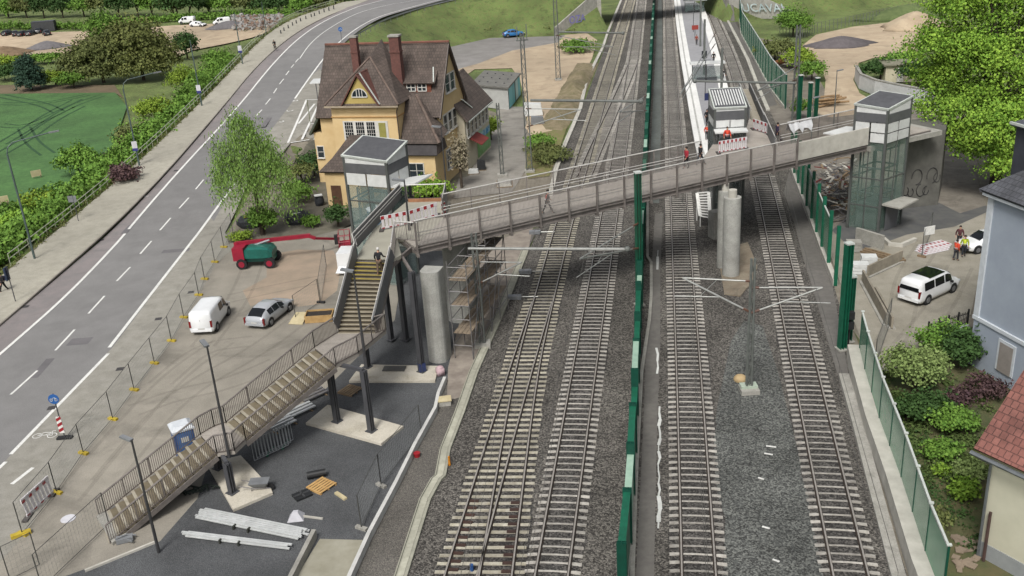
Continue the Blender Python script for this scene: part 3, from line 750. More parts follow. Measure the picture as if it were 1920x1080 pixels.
# near right wall: concrete plinth with green glass
BW = [U(*p) for p in [(1725,1150),(1700,1080),(1653,917),(1617,809),(1592,712),(1584,672)]]
t = thing('noise_wall', 'green glass noise wall with white top rail beside the garden, front right', 'noise wall', BW[1])
BWo = offs(BW, .35)
BWo = offs(BW, .55); part('plinth', ribbon(BWo, .9, -.05, 1.0), conl, t)
GW = offs(BW, .8); sg = along(GW, 2.9)
for k, ((a, ta), (b, tb)) in enumerate(zip(sg, sg[1:])):
    z = Vector((0,0,1)); mb = MB(); mb.beam(a+z*2.15, b+z*2.15, .05, 2.45); q = part('glass_panel', mb, gglass2 if k % 5 else gglass, t)
    part('top_rail', MB().beam(a+z*3.42, b+z*3.42, .1, .1), cap, q)
for a, ta in sg:
    mb = MB(); mb.box((a.x,a.y,2.2),(.05,.1,2.5), math.atan2(ta.y,ta.x)); p_ = part('post', mb, greend, t); 
    part('post_cap', MB().box((a.x,a.y,3.53),(.13,.2,.07), math.atan2(ta.y,ta.x)), cap, p_)
# bare green posts at the wall's unfinished part
for px, z, lb in (((1578,655), 7.3, 'tallest of the dark green posts beside the courtyard, at the end of the glass wall'),
                  ((1589,640), 4.6, 'shorter green post right behind the tallest one at the end of the glass wall')):
    tall_post(px, z, lb, .5 if z > 7 else .4)
# upper right wall with posts standing in pale plinth segments
MW = [U(*p) for p in [(1566,535),(1540,470),(1522,420),(1505,375),(1492,340),(1482,312)]]
t = thing('noise_wall', 'unfinished green wall with tall posts under the right half of the bridge', 'noise wall', MW[0])
part('plinth', ribbon(MW, .35, -.05, .45), conl, t)
sm = along(MW, 3.6)
for k, (a, ta) in enumerate(sm):
    mb = MB(); hpost(mb, a, ta, 4.7, .26); part('post', mb, green, t)
for k, ((a, ta), (b, tb)) in enumerate(zip(sm, sm[1:])):
    if k < 1: continue
    z = Vector((0,0,1)); q = part('glass_panel', MB().beam(a+z*2.3, b+z*2.3, .05, 3.2), gglass2, t); part('top_rail', MB().beam(a+z*3.95, b+z*3.95, .1, .1), cap, q)
FW = [U(*p) for p in [(1472,205),(1444,168),(1418,118),(1390,66),(1386,30),(1384,0),(1383,-20)]]
t = thing('noise_wall', 'far green glass wall curving towards the road bridge right of the platform', 'noise wall', FW[0])
part('plinth', ribbon(FW, .3, -.05, .4), conl, t)
sf = along(FW, 4.0)
for k, ((a, ta), (b, tb)) in enumerate(zip(sf, sf[1:])):
    z = Vector((0,0,1)); q = part('glass_panel', MB().beam(a+z*2.4, b+z*2.4, .06, 4.0), gglass, t); part('top_rail', MB().beam(a+z*4.45, b+z*4.45, .12, .1), cap, q)
    mb = MB(); mb.box((a.x,a.y,2.3),(.12,.2,4.4), math.atan2(ta.y,ta.x)); part('post', mb, greend, t)
for px, z, lb in (((1529,222), 5.0, 'green post standing right of the lattice mast behind the bridge'), ((1497,238), 6.2, 'green post with white ladder pieces between the platform lift and the lattice mast'), ((1516,236), 5.2, 'green post behind the bridge railing, half hidden by a green shrub')):
    tall_post(px, z, lb, .3)

# ================================================================== FOOTBRIDGE
ZD = 7.5; ZG = 6.95; ZT = 9.3
steel = M('bridge_steel', '87807b', '6f6965', 1.5, .6, big=.2, stain=.2, sscale=1.2)
steeld = M('column_steel', '55565a', '4a4b4f', 1.5, .55, big=.2)
deck_m = M('deck_coating', 'b3aca3', 'a59e95', .9, .9, .1, 20, big=.18, stain=.14)
deck_c = M('landing_concrete', 'b4b1a2', 'a8a597', .8, .9, .1, 20, big=.15)
screen = M('screen_mesh', 'a8a29d', '96908b', 4, .5, big=.12)
bar_m = M('baluster', '776d67', '645b56', 4, .6, big=.1)
hand = M('handrail', 'd6d4cf', 'bdbbb6', 3, .4, big=.1)
slat = M('grey_parapet', '77787a', '6b6c6e', 2, .6, big=.1)
fb = thing('footbridge', 'long grey steel footbridge crossing all tracks, with stairs winding down to the left', 'footbridge', U(900,451,ZG))
A = U(780,478,ZG); B = U(1600,289,ZG); bd = (B-A); BL = bd.length; bd.normalize(); bn = Vector((-bd.y, bd.x, 0)); WB = 4.4
def BP(s, t, z): return Vector((A.x+bd.x*s+bn.x*t, A.y+bd.y*s+bn.y*t, z))
LX = BL+9
part('deck', MB().prism([BP(0,0.1,0),BP(LX,.1,0),BP(LX,WB-.1,0),BP(0,WB-.1,0)], ZD-.12, ZD), deck_m, fb)
for t_ in (.1, WB-.1):
    mb = MB(); mb.beam(BP(0,t_,ZG+.05), BP(LX,t_,ZG+.05), .3, .06); mb.beam(BP(0,t_,(ZG+ZD)/2), BP(LX,t_,(ZG+ZD)/2), .05, ZD-ZG-.1); mb.beam(BP(0,t_,ZD-.16), BP(LX,t_,ZD-.16), .3, .06)
    gd = part('girder', mb, steel, fb)
mb = MB()
for k in range(int(LX/2.2)+1): mb.beam(BP(k*2.2,.2,ZG+.2), BP(k*2.2,WB-.2,ZG+.2), .12, .3)
part('cross_beams', mb, steel, fb)
def balustrade(parent, a, b, h, z0=.0, bar=.11, bw=.022, posts=None, posth=None, mat=bar_m, pm=steel, rail=hand, screen_m=None, foot=.06, postw=.1, hr=.9, hoff=None, double=True, name='railing'):
    """railing from a to b (feet), bars, posts, top rail, one handrail"""
    a = Vector(a); b = Vector(b); d = b-a; L = Vector((d.x,d.y,0)).length; z = Vector((0,0,1)); n = max(2, int(L/bar)); mb = MB()
    for k in range(n+1):
        p = a.lerp(b, k/n); mb.beam(p+z*foot, p+z*h, bw, bw)
    mb.beam(a+z*foot, b+z*foot, .04, .05)
    r = part(name, mb, mat, parent)
    tb = MB(); tb.cyl(a+z*h, b+z*h, .05, .05, 6)
    if hoff is not None:
        s = Vector((-d.y, d.x, 0)).normalized()*hoff
        tb.cyl(a+z*hr+s, b+z*hr+s, .03, .03, 6)
        if double: tb.cyl(a+z*(hr-.22)+s, b+z*(hr-.22)+s, .028, .028, 6)
    part('handrail', tb, rail, r)
    if posts:
        m = max(1, round(L/posts))
        for k in range(m+1):
            p = a.lerp(b, k/m); part('railing_post', MB().beam(p-z*(posth or 0), p+z*(h+.02), postw, postw), pm, r)
    return r
# near side: solid-looking wire screen in heavy posts
SE = (U(1502,262,ZT)-A).dot(bd)
SE = min(SE, BL-3)
r = balustrade(fb, BP(.1,0,ZD), BP(SE,0,ZD), ZT-ZD, bar=.1, bw=.036, mat=screen, hoff=.14, posts=None)
m = 14
for k in range(m+1):
    pb = MB(); s = .1+(SE-.1)*k/m; pb.beam(BP(s,-.1,ZG-.1), BP(s,-.1,ZT), .1, .16, up=bn); pb.beam(BP(s,-.22,ZG-.05), BP(s,.1,ZG-.05), .16, .2)
    part('railing_post', pb, steel, r)
mb = MB(); mb.beam(BP(SE,0,ZD+.72), BP(BL+1.5,0,ZD+.72), .16, 1.44); part('parapet', mb, conl, fb)
# far side
SL = (U(1338,262,ZT)-A).dot(bd)-1
r = balustrade(fb, BP(4.0,WB,ZD), BP(SL,WB,ZD), ZT-ZD, bar=.11, bw=.02, mat=bar_m, hoff=-.14, posts=2.2, postw=.08)
SR = SL+8.2
r = balustrade(fb, BP(SR,WB,ZD), BP(LX,WB,ZD), ZT-ZD, bar=.11, bw=.02, mat=bar_m, hoff=-.14, posts=2.2, postw=.08)
# landing round the left lift and the stairs
f1L, f1R = U(668,485,ZD), U(737,487,ZD)
LP = [f1L, f1R, U(752,478,ZD), U(745,447,ZD), U(788,450,ZD), BP(0,.1,ZD), BP(4,WB,ZD), U(845,378,ZD), U(762,378,ZD), U(700,430,ZD)]
part('landing', MB().prism(LP, ZD-.25, ZD+.004), deck_c, fb)
def solid_par(a, b, h, z_=0.0, zb=None):
    a = Vector(a); b = Vector(b); z = Vector((0,0,1)); mb = MB(); mb.beam(a+z*h/2, b+z*h/2, .06, h); q = part('parapet', mb, slat, fb)
    s = Vector((-(b-a).y, (b-a).x, 0)).normalized(); tb = MB(); tb.cyl(a+z*(h+.02), b+z*(h+.02), .045, .045, 6)
    for k in (.95, .72): tb.cyl(a+z*k-s*.14, b+z*k-s*.14, .03, .03, 6)
    part('handrail', tb, hand, q)
W1 = U(752,392,ZD)
solid_par(f1L, U(664,470,ZD), 1.15); solid_par(U(664,470,ZD), U(752,372,ZD), 1.15)
balustrade(fb, U(764,374,ZD), U(838,372,ZD), 1.15, bar=.5, bw=.02, posts=2.2, postw=.05)
part('timber_kerb', MB().beam(U(766,379,ZD)+Vector((0,0,.12)), U(836,377,ZD)+Vector((0,0,.12)), .12, .24), M('orange_timber', 'b07e5c', '96694b', 3, .8), fb)
solid_par(U(838,376,ZD), BP(4,WB,ZD), 1.4)
balustrade(fb, U(742,449,ZD), U(786,452,ZD), 1.3, bar=.12, bw=.03, mat=screen, posts=1.0, postw=.06)
balustrade(fb, U(742,449,ZD), U(737,487,ZD), 1.2, bar=.12, bw=.03, mat=screen)
part('landing_beam', MB().beam(f1L-Vector((0,0,.3)), f1R-Vector((0,0,.3)), .15, .3).beam(f1R-Vector((0,0,.3)), U(788,452,ZD-.3), .15, .3), steel, fb)
# stair flights
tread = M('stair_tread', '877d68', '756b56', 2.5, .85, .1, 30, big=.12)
gap_shade = M('open_riser_shade', '4d463c', '3f3a33', 3, .9, big=.1)  # dark sheet standing in for the shade of the open gaps between treads
yel = M('yellow_nosing', 'c6b13c', 'aa9730', 3, .8, big=.15)
nosing = M('grey_nosing', 'bab3a2', 'a39c8b', 3, .8, big=.1)
def flight(tL, tR, bL, bR, zt, zb, n, yellow=0, lastz=True):
    f = part('stair_flight', MB().beam(Vector(tL)-Vector((0,0,.28)), Vector(bL)-Vector((0,0,.28)), .07, .3).beam(Vector(tR)-Vector((0,0,.28)), Vector(bR)-Vector((0,0,.28)), .07, .3), steel, fb)
    for k in range(n):
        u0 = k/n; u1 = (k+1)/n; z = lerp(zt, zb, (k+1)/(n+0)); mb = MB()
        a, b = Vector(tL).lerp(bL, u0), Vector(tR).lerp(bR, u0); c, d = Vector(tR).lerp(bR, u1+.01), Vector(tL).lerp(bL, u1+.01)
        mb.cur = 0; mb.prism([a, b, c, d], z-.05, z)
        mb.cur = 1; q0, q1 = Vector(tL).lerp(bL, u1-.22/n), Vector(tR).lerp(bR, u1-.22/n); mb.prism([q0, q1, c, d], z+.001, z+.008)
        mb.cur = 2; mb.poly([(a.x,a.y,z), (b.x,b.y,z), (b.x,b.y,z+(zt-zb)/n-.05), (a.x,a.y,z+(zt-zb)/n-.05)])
        part('step', mb, [tread, yel if k < yellow else nosing, gap_shade], f)
    return f
Z1, Z2 = 4.4, 2.25
g1L, g1R = U(632,625,Z1), U(704,625,Z1)
flight(f1L, f1R, g1L, g1R, ZD, Z1, 18, 5)
h1L, h1R = U(590,652,Z1), U(630,684,Z1)
c1 = U(724,619,Z1); c1b = U(672,662,Z1)
part('landing', MB().prism([g1L, g1R, c1, c1b, h1R, h1L, U(598,648,Z1)], Z1-.22, Z1), deck_m, fb)
h2L, h2R = U(424,793,Z2), U(461,825,Z2)
flight(h1L, h1R, h2L, h2R, Z1, Z2, 13)
k1L, k1R = U(376,815,Z2), U(407,850,Z2)
part('landing', MB().prism([h2L, h2R, U(440,845,Z2), k1R, k1L, U(402,800,Z2)], Z2-.22, Z2), deck_m, fb)
k2L, k2R = U(187,970,0), U(207,1019,0)
flight(k1L, k1R, k2L, k2R, Z2, 0.02, 13)
bl = dict(rail=steel, bar=.11, bw=.024, mat=bar_m, posts=1.5, postw=.05, hoff=None)
# right-hand railings of flight 1 (screened) and left solid parapet
solid_par(f1L, g1L, 1.1); solid_par(f1R, g1R, 1.1)
balustrade(fb, g1R, c1, 1.1, **bl); balustrade(fb, c1, c1b, 1.1, **bl); balustrade(fb, c1b, h1R, 1.1, **bl)
balustrade(fb, g1L, h1L, 1.1, **bl)
balustrade(fb, h1L, h2L, 1.1, **bl); balustrade(fb, h1R, h2R, 1.1, **bl)
for e0, e1 in ((h2L, U(402,800,Z2)), (U(402,800,Z2), k1L), (h2R, U(440,845,Z2)), (U(440,845,Z2), k1R)): balustrade(fb, e0, e1, 1.1, **bl)
balustrade(fb, k1L, k2L, 1.1, **bl); balustrade(fb, k1R, k2R, 1.1, **bl)
part('foot_plinth', MB().prism([k2L+Vector((-.1,-.1,0)), k2R+Vector((.2,-.2,0)), k2R+Vector((.9,.9,0)), k2L+Vector((.6,.9,0))], 0, .18), con, fb)
# columns
def column(px, ztop, wd=.3, px2=None):
    p = U(*px); mb = MB(); a = math.atan2(bd.y, bd.x)
    mb.box((p.x,p.y,ztop/2), (.05, wd, ztop), a+.5); 
    for k in (-1,1): mb.box((p.x+k*wd/2*math.cos(a+.5), p.y+k*wd/2*math.sin(a+.5), ztop/2), (.05, wd, ztop), a+.5)
    q = part('column', mb, steeld, fb); part('foot_plate', MB().box((p.x,p.y,.17),(.55,.55,.06),a+.5), steeld, q); return p
for a_, b_, z_ in (((437,928),(411,882),Z2-.25), ((697,812),(633,794),Z1-.25), ((690,692),(734,640),Z1-.25)):
    p = column(a_, z_); q = column(b_, z_)
    part('cross_head', MB().beam((p.x,p.y,z_), (q.x,q.y,z_), .2, .2), steeld, fb)
p = column((792,700), ZD-.3, .32); q = column((762,640), ZD-.3, .3); part('cross_head', MB().beam((p.x,p.y,ZD-.35),(q.x,q.y,ZD-.35),.16,.2), steel, fb)
part('blue_wrap', MB().box((p.x,p.y,.45),(.42,.42,.6),.5), M('blue_foil','34457a','2a3966',5,.6), fb)
# round concrete pillars of the bridge, platform end
pil_m = M('pillar_concrete', 'b9b9b3', 'a5a59f', 1.1, .85, .1, 20, big=.18, stain=.14, sscale=.7)
for px, r_ in (((1370,515), .66), ((1357,500), .56)):
    p = U(*px); q = part('pillar', MB().cyl((p.x,p.y,0),(p.x,p.y,6.35),r_,r_,28), pil_m, fb, smooth=False)
    part('bearing', MB().cyl((p.x,p.y,6.35),(p.x,p.y,ZG-.02),r_*.5,r_*.5,14), conl, q)
pq = U(1348,452); part('pillar_block', MB().box((pq.x,pq.y+1,1.2),(1.1,1.0,2.4),.3), con, fb)
part('pillar_footing', MB().prism([U(1358,552),U(1388,556),U(1412,528),U(1420,500),U(1402,455),U(1345,470)], -.03, .05), M('footing_soil','9c927f','8a7c6b',1.2,.95,.4,10,stain=.3), fb)
# wall-like piers at the left end
def pier(px, dirv, L, wd, z, label):
    p = U(*px); d = Vector(dirv).normalized(); s = Vector((d.y,-d.x,0)); P = []
    for k in range(9): a = math.pi*k/8; P.append(p+s*math.cos(a)*wd/2*-1-d*math.sin(a)*wd*.35)
    P += [p+d*L+s*wd/2, p+d*L-s*wd/2]
    return solo('bridge_pier', MB().prism(P, 0, z), pil_m, label, 'pier', p, 'concrete piers at the left end of the bridge')
pier((822,676), (.30,.95,0), .9, 1.3, 6.5, 'front wall-like concrete pier with rounded nose beside the scaffold')
pier((862,600), (.30,.95,0), 2.5, 1.7, 6.8, 'rear concrete pier half hidden behind the scaffold, under the bridge end')

# scaffold against the piers
sc_m = M('scaffold_tube', '8c8a86', '77757a', 3, .5, metal=.3, big=.1)
plank = M('scaffold_plank', '9b8c78', '7f7262', 2, .85, big=.2)
s0 = U(848,672)+Vector((.2,0,0)); dv = Vector((.30,.95,0)).normalized(); sv = Vector((dv.y,-dv.x,0))
sf_ = thing('scaffold', 'grey tube scaffold with brown plank levels on the right face of the piers', 'scaffold', s0)
mb = MB()
for i in range(5):
    for j in (0, 1.3):
        p = s0+dv*i*2.1+sv*j; mb.cyl(p, p+Vector((0,0,7.0-(i%2)*.5)), .035, .035, 5)
for z in (1.0, 2.9, 3.9, 4.9, 5.9, 6.6):
    for j in (0, 1.3): mb.cyl(s0+sv*j+Vector((0,0,z)), s0+dv*8.4+sv*j+Vector((0,0,z)), .03, .03, 5)
    for i in range(5): mb.cyl(s0+dv*i*2.1+Vector((0,0,z)), s0+dv*i*2.1+sv*1.3+Vector((0,0,z)), .03, .03, 5)
for i in range(4): mb.cyl(s0+dv*i*2.1+sv*1.3+Vector((0,0,(0,2)[i%2])), s0+dv*(i+1)*2.1+sv*1.3+Vector((0,0,4+(i%2)*2)), .03, .03, 5)
part('frame', mb, sc_m, sf_)
for z in (1.9, 3.9, 5.7):
    mb = MB()
    for k in range(4): mb.beam(s0+sv*(.2+k*.3)+Vector((0,0,z)), s0+dv*8.4+sv*(.2+k*.3)+Vector((0,0,z)), .27, .05)
    part('platform', mb, plank, sf_)
# centre widening towards the platform lift and stairs down
wpx = [(1338,290),(1342,255),(1398,232),(1412,228),(1448,268),(1455,275)]
P = [BP(SL-.3,WB-.15,ZD), U(1343,262,ZD), U(1398,245,ZD), U(1405,222,ZD), U(1432,238,ZD), BP(SR+.2,WB-.15,ZD)]
part('landing', MB().prism(P, ZD-.2, ZD+.002), deck_m, fb)
e0, e1 = U(1437,250,ZD), U(1392,178,2.2)
solid_par(U(1452,283,ZD), U(1432,236,ZD), 1.2)
e2, e3 = U(1405,222,ZD), U(1385,168,.9); e4, e5 = U(1432,238,ZD), U(1404,168,.9)
flight(e2, e4, e3, e5, ZD, .9, 22)
solid_par(e4, e5, 1.1); solid_par(e2, e3, 1.1)
# white ladder-like trestle by the pillars
t = thing('white_trestle', 'white ladder-like steps leaning under the bridge left of the pillars', 'steps', U(1318,420))
a0, a1 = U(1307,362,2.6), U(1313,405,1.0); b0, b1 = U(1329,360,2.6), U(1331,408,1.0)
mb = MB(); mb.beam(a0,a1,.3,.06); mb.beam(b0,b1,.3,.06); part('side_rail', mb, white, t)
mb = MB()
for k in range(10): mb.beam(a0.lerp(a1,k/9), b0.lerp(b1,k/9), .2, .05)
part('rungs', mb, white, t)
mb = MB()
for e in (a0,b0,a1,b1): mb.beam(Vector((e.x,e.y,0)), e, .08, .08)
part('legs', mb, white, t)

# ================================================================== LIFT TOWERS
lg = M('lift_glass', '9fb5b0', '8ea6a2', 1, .1, big=.1, alpha=.38)
frame_m = M('lift_frame', '5f6260', '525553', 2, .5, big=.1)
band_m = M('lift_band', '66676a', '5b5c5f', 2, .5, big=.1)
wpan = M('white_panel', 'e6e8e6', 'd6d8d6', 2, .5, big=.06)
roof_m = M('lift_roof', '5d5e62', '4f5054', 2, .7, big=.1)
shaft_in = M('lift_inside', '55605e', '444e4c', 2, .7, big=.2)
def lift(name, label, C4, ztop, slope, zwhite, zband, zglass0, panels=(2,2), rows=1, gmat=lg, canopy=None):
    """C4: the four plan corners, front-left, front-right, back-right, back-left"""
    C4 = [Vector((c.x,c.y,0)) for c in C4]; t = thing(name, label, 'lift tower', (sum(C4, Vector())/4), 'station lift towers')
    def zt(k): return ztop+slope[k]
    mb = MB()
    for k in range(4): mb.box((C4[k].x,C4[k].y,(zt(k)-.1)/2), (.2,.2,zt(k)-.1), math.atan2((C4[1]-C4[0]).y,(C4[1]-C4[0]).x))
    z = 2.2
    while z < zwhite-.8:
        for k in range(4): mb.beam(C4[k]+Vector((0,0,z)), C4[(k+1)%4]+Vector((0,0,z)), .08, .1)
        z += 2.4
    for k in range(4):
        a, b = C4[k], C4[(k+1)%4]; n_ = panels[k%2]
        for j in range(1, n_): q = a.lerp(b, j/n_); mb.beam(q, q+Vector((0,0,zwhite)), .07, .07, up=Vector((0,1,0)))
    part('frame', mb, frame_m, t)
    for k in range(4):
        a, b = C4[k], C4[(k+1)%4]; d = (b-a).normalized(); o = Vector((d.y,-d.x,0)); n_ = panels[k%2]; L = (b-a).length
        mb = MB(); mb.poly([a+d*.1+Vector((0,0,.1)), b-d*.1+Vector((0,0,.1)), b-d*.1+Vector((0,0,zwhite)), a+d*.1+Vector((0,0,zwhite))]); part('glass_wall', mb, gmat, t)
        up = Vector((0,0,1)); mb = MB()
        for j in range(n_):
            p, q = a.lerp(b, j/n_)+d*.07, a.lerp(b, (j+1)/n_)-d*.07
            for r_ in range(rows):
                z0 = lerp(zwhite, zband, r_/rows)+.05; z1 = lerp(zwhite, zband, (r_+1)/rows)-.05
                mb.beam((p+up*(z0+z1)/2)+o*.06, (q+up*(z0+z1)/2)+o*.06, .05, z1-z0)
        part('white_panels', mb, wpan, t)
        part('grey_band', MB().beam(a+up*(zband+.36)+o*.04-d*.05, b+up*(zband+.36)+o*.04+d*.05, .1, .72), band_m, t)
        zz0 = zband+.74; mb = MB(); mb.poly([a+up*zz0+o*.03, b+up*zz0+o*.03, b+up*(zt((k+1)%4)-.1)+o*.03, a+up*(zt(k)-.1)+o*.03]); part('fascia', mb, wpan if k in (0,2) else wpan, t)
    ce = sum(C4, Vector())/4
    c3 = [c+Vector((0,0,zt(k))) for k, c in enumerate(C4)]; e3 = sum(c3, Vector())/4; rp_ = [e3+(c-e3)*1.09 for c in c3]
    q = part('roof', MB().slab(rp_, .16), cap, t)
    ri = [e3+(c-e3)*1.0+Vector((0,0,.02)) for c in c3]
    mb = MB(); mb.slab([Vector((p.x,p.y,0))+Vector((0,0,p.z)) for p in ri], .02)
    part('roof_sheet', mb, roof_m, q)
    si = [c.lerp(ce, .3) for c in C4]; mb = MB()
    for k in range(4): mb.beam(si[k], si[k]+Vector((0,0,zwhite-.3)), .12, .12, up=Vector((0,1,0)))
    mb.prism(si, .1, 2.3)
    for z in (3.2, 5.4, 7.0):
        for k in range(4): mb.beam(si[k]+Vector((0,0,z)), si[(k+1)%4]+Vector((0,0,z)), .1, .12)
    part('cabin_and_rails', mb, shaft_in, t)
    return t
LC = [U(643,285,10.9), U(722,290,10.9), U(740,270,10.9), U(655,266,10.9)]
uL = (LC[1]-LC[0]); vL = Vector((-uL.y,uL.x,0)).normalized()*3.0; LC = [Vector((q.x,q.y,0)) for q in (LC[0], LC[1], LC[1]+vL, LC[0]+vL)]
tl = lift('lift_tower', 'glass lift tower with white panels and tilted roof beside the left landing', LC, 10.95, (-.25,-.5,.25,.5), 8.25, 9.3, 0, (2,2))
cnp = [LC[1].lerp(LC[2],.05)+Vector((0,0,8.3)), LC[1].lerp(LC[2],.05)+uL.normalized()*2.3+Vector((0,0,8.75)), LC[1].lerp(LC[2],.95)+uL.normalized()*2.3+Vector((0,0,8.75)), LC[1].lerp(LC[2],.95)+Vector((0,0,8.3))]
part('canopy', MB().slab(cnp, .12), wpan, tl)
RC0 = U(1665,201,10.4); ra = (U(1611,197,10.4)-RC0); rb_ = (U(1703,192,10.4)-RC0)
ua = Vector((.905,.425,0)); va = Vector((-.425,.905,0))
RCC = U(1646,436); RC = [RCC+Vector((-2.0,1.75,0)), RCC, RCC+Vector((2.55,1.75,0)), RCC+Vector((.55,3.5,0))]
tr_ = lift('lift_tower', 'steel-framed lift tower with two rows of white panels by the graffitied abutment', RC, 11.0, (-.15,-.35,.15,.35), 7.7, 9.4, 0, (2,2), 2, M('lift_glass_green','8fa89c','7f998d',1,.1,big=.1,alpha=.3))
c0 = RC[1]+Vector((.4,-.2,2.5)); cn = [RC[1]+Vector((.1,.1,2.5)), RC[1]+Vector((1.2,-1.3,2.5)), RC[2]+Vector((1.0,-1.0,2.5)), RC[2]+Vector((.1,.1,2.5))]
part('canopy', MB().slab(cn, .12), con, tr_)
part('door', MB().beam(RC[1].lerp(RC[2],.2)+Vector((.12,-.12,1.2)), RC[1].lerp(RC[2],.75)+Vector((.12,-.12,1.2)), .06, 2.3), band_m, tr_)
part('canopy', MB().slab([RC[0]+Vector((0,0,8.1)), RC[0]+Vector((-2.3,.9,8.3)), RC[3]+Vector((-2.3,.9,8.3)), RC[3]+Vector((0,0,8.1))], .1), wpan, tr_)
m0 = U(1342,290,ZD); m1 = U(1398,287,ZD); mu = (m1-m0); mu.z = 0; vM = Vector((-mu.y,mu.x,0)).normalized()*3.2
MC0 = U(1340,234,9.2); MC1 = U(1397,231,9.2)
mu = (MC1-MC0); mu.z = 0; vM = Vector((-mu.y,mu.x,0)).normalized()*3.0
MC = [Vector((q.x,q.y,0)) for q in (MC0, MC1, MC1+vM, MC0+vM)]
tm_ = lift('lift_tower', 'platform lift tower with corrugated white roof, behind the middle of the bridge', MC, 10.9, (-.2,-.2,.75,.75), 8.9, 9.6, 0, (2,2), 1, M('lift_glass_dark','7f8886','6f7876',1,.1,big=.1,alpha=.6))
mb = MB()
for k in range(11):
    f_ = .06+.88*k/10; p = MC[0].lerp(MC[1], f_); q = MC[3].lerp(MC[2], f_); mb.beam(p.lerp(q,.08)+Vector((0,0,10.82)), p.lerp(q,.92)+Vector((0,0,11.6)), .1, .05)
part('roof_ribs', mb, wpan, tm_)
part('canopy', MB().slab([MC[0]+Vector((-.1,0,8.85)), MC[0]-vM.normalized()*1.0+Vector((-.1,0,8.75)), MC[1]-vM.normalized()*1.0+Vector((.1,0,8.75)), MC[1]+Vector((.1,0,8.85))], .12), wpan, tm_)

# ================================================================== BUILDINGS
def onplane(px, py, P0, n):
    v = ray(px, py); c = Vector((0,0,CAM_H)); return c+v*((Vector(P0)-c).dot(n)/v.dot(n))
ochre = M('ochre_render', 'e9ce9c', 'dec08d', .8, .9, .1, 20, big=.12)
roof_t = tiles('brown_tiles', '645851', '544a44', 0)
roof_g = tiles('grey_tiles', '6d6862', '5c5853', 0)
wood_w = M('white_frame', 'e8e6df', 'd8d6cf', 4, .6, big=.08)
pane_m = M('window_pane', '3a4248', '2c343a', 2, .12, big=.15)
brick_m = M('chimney_brick', '7b534b', '674640', 4, .9, big=.2)
lead = M('lead_gutter', '5b4d45', '4c4039', 3, .5, big=.1)
shut = M('olive_shutter', 'a9a458', '97924d', 3, .7, big=.1)
HA = R(-16); hu = Vector((math.cos(HA), math.sin(HA), 0)); hv = Vector((-math.sin(HA), math.cos(HA), 0)); HO = U(842,78,14.4)-hu*7.65; HO.z = 0
def HP(s, t, z=0): return HO+hu*s+hv*t+Vector((0,0,z))
def roofpart(parent, quads, mat, th=.22, name='roof', label=None):
    mb = MB()
    for q in quads: mb.slab(q, th)
    o = part(name, mb, mat, parent, label=label); uvroof(o, None); return o
def window(parent, P0, P1, h, cols=2, rows=2, fw=.09, out=.0, mat=None, pane=None, name='window', sill=True):
    """P0..P1 bottom edge on the wall, outward normal to the right of P0->P1"""
    P0 = Vector(P0); P1 = Vector(P1); d = (P1-P0); L = d.length; d.normalize(); n = Vector((d.y,-d.x,0)); up = Vector((0,0,1)); mb = MB()
    o = n*.05
    mb.beam(P0+o, P0+o+up*h, fw, .1, up=n); mb.beam(P1+o, P1+o+up*h, fw, .1, up=n)
    mb.beam(P0+o-d*fw/2, P1+o+d*fw/2, .1, fw); mb.beam(P0+o+up*h-d*fw/2, P1+o+up*h+d*fw/2, .1, fw)
    for k in range(1, cols): q = P0.lerp(P1, k/cols)+n*.04; mb.beam(q, q+up*h, fw*.6, .07, up=n)
    for k in range(1, rows): mb.beam(P0+n*.035+up*h*k/rows, P1+n*.035+up*h*k/rows, .05, fw*.5)
    f = part(name, mb, mat or wood_w, parent)
    part('pane', MB().poly([P0+n*.02, P1+n*.02, P1+n*.02+up*h, P0+n*.02+up*h]), pane or pane_m, f)
    if sill: part('sill', MB().beam(P0+n*.1-d*.1-up*.05, P1+n*.1+d*.1-up*.05, .22, .06), wood_w, f)
    return f
def pxwin(parent, plane_p, n, a, b, c, **k):
    """window from three pixels: bottom-left, bottom-right, top-left"""
    A = onplane(*a, plane_p, n); B = onplane(*b, plane_p, n); T = onplane(*c, plane_p, n); B.z = A.z
    return window(parent, A, B, T.z-A.z, **k)
hs_ = thing('station_house', 'ochre station house with steep brown tiled roofs and two brick chimneys', 'house', HP(0,-7))
def hbox(s0, s1, t0, t1, z1, mat=ochre, name='wall'): return part(name, MB().prism([HP(s0,t0),HP(s1,t0),HP(s1,t1),HP(s0,t1)], 0, z1), mat, hs_)
# main block with gables
mb = MB(); s0, s1, tw, zw, zr_ = -6.3, 7.3, 4.3, 7.9, 14.15
for s in (s0, s1):
    pass
P = [HP(s0,-tw), HP(s1,-tw), HP(s1,tw), HP(s0,tw)]; mb.prism(P, 0, zw)
i = mb.vs([HP(s0,-tw,zw+.001),HP(s0,tw,zw+.001),HP(s0,0,zr_),HP(s1,-tw,zw+.001),HP(s1,tw,zw+.001),HP(s1,0,zr_)]); mb.face((i,i+2,i+1)); mb.face((i+3,i+4,i+5)); mb.face((i,i+3,i+5,i+2)); mb.face((i+1,i+2,i+5,i+4))
part('wall', mb, ochre, hs_)
sl_ = (zr_-zw)/tw; e = .5; ez = zw-e*sl_
mr_ = roofpart(hs_, [[HP(s0-.3,-tw-e,ez+.25),HP(s1+.35,-tw-e,ez+.25),HP(s1+.35,0,zr_+.25),HP(s0-.3,0,zr_+.25)],[HP(s0-.3,tw+e,ez+.25),HP(s1+.35,tw+e,ez+.25),HP(s1+.35,0,zr_+.25),HP(s0-.3,0,zr_+.25)]], roof_t)
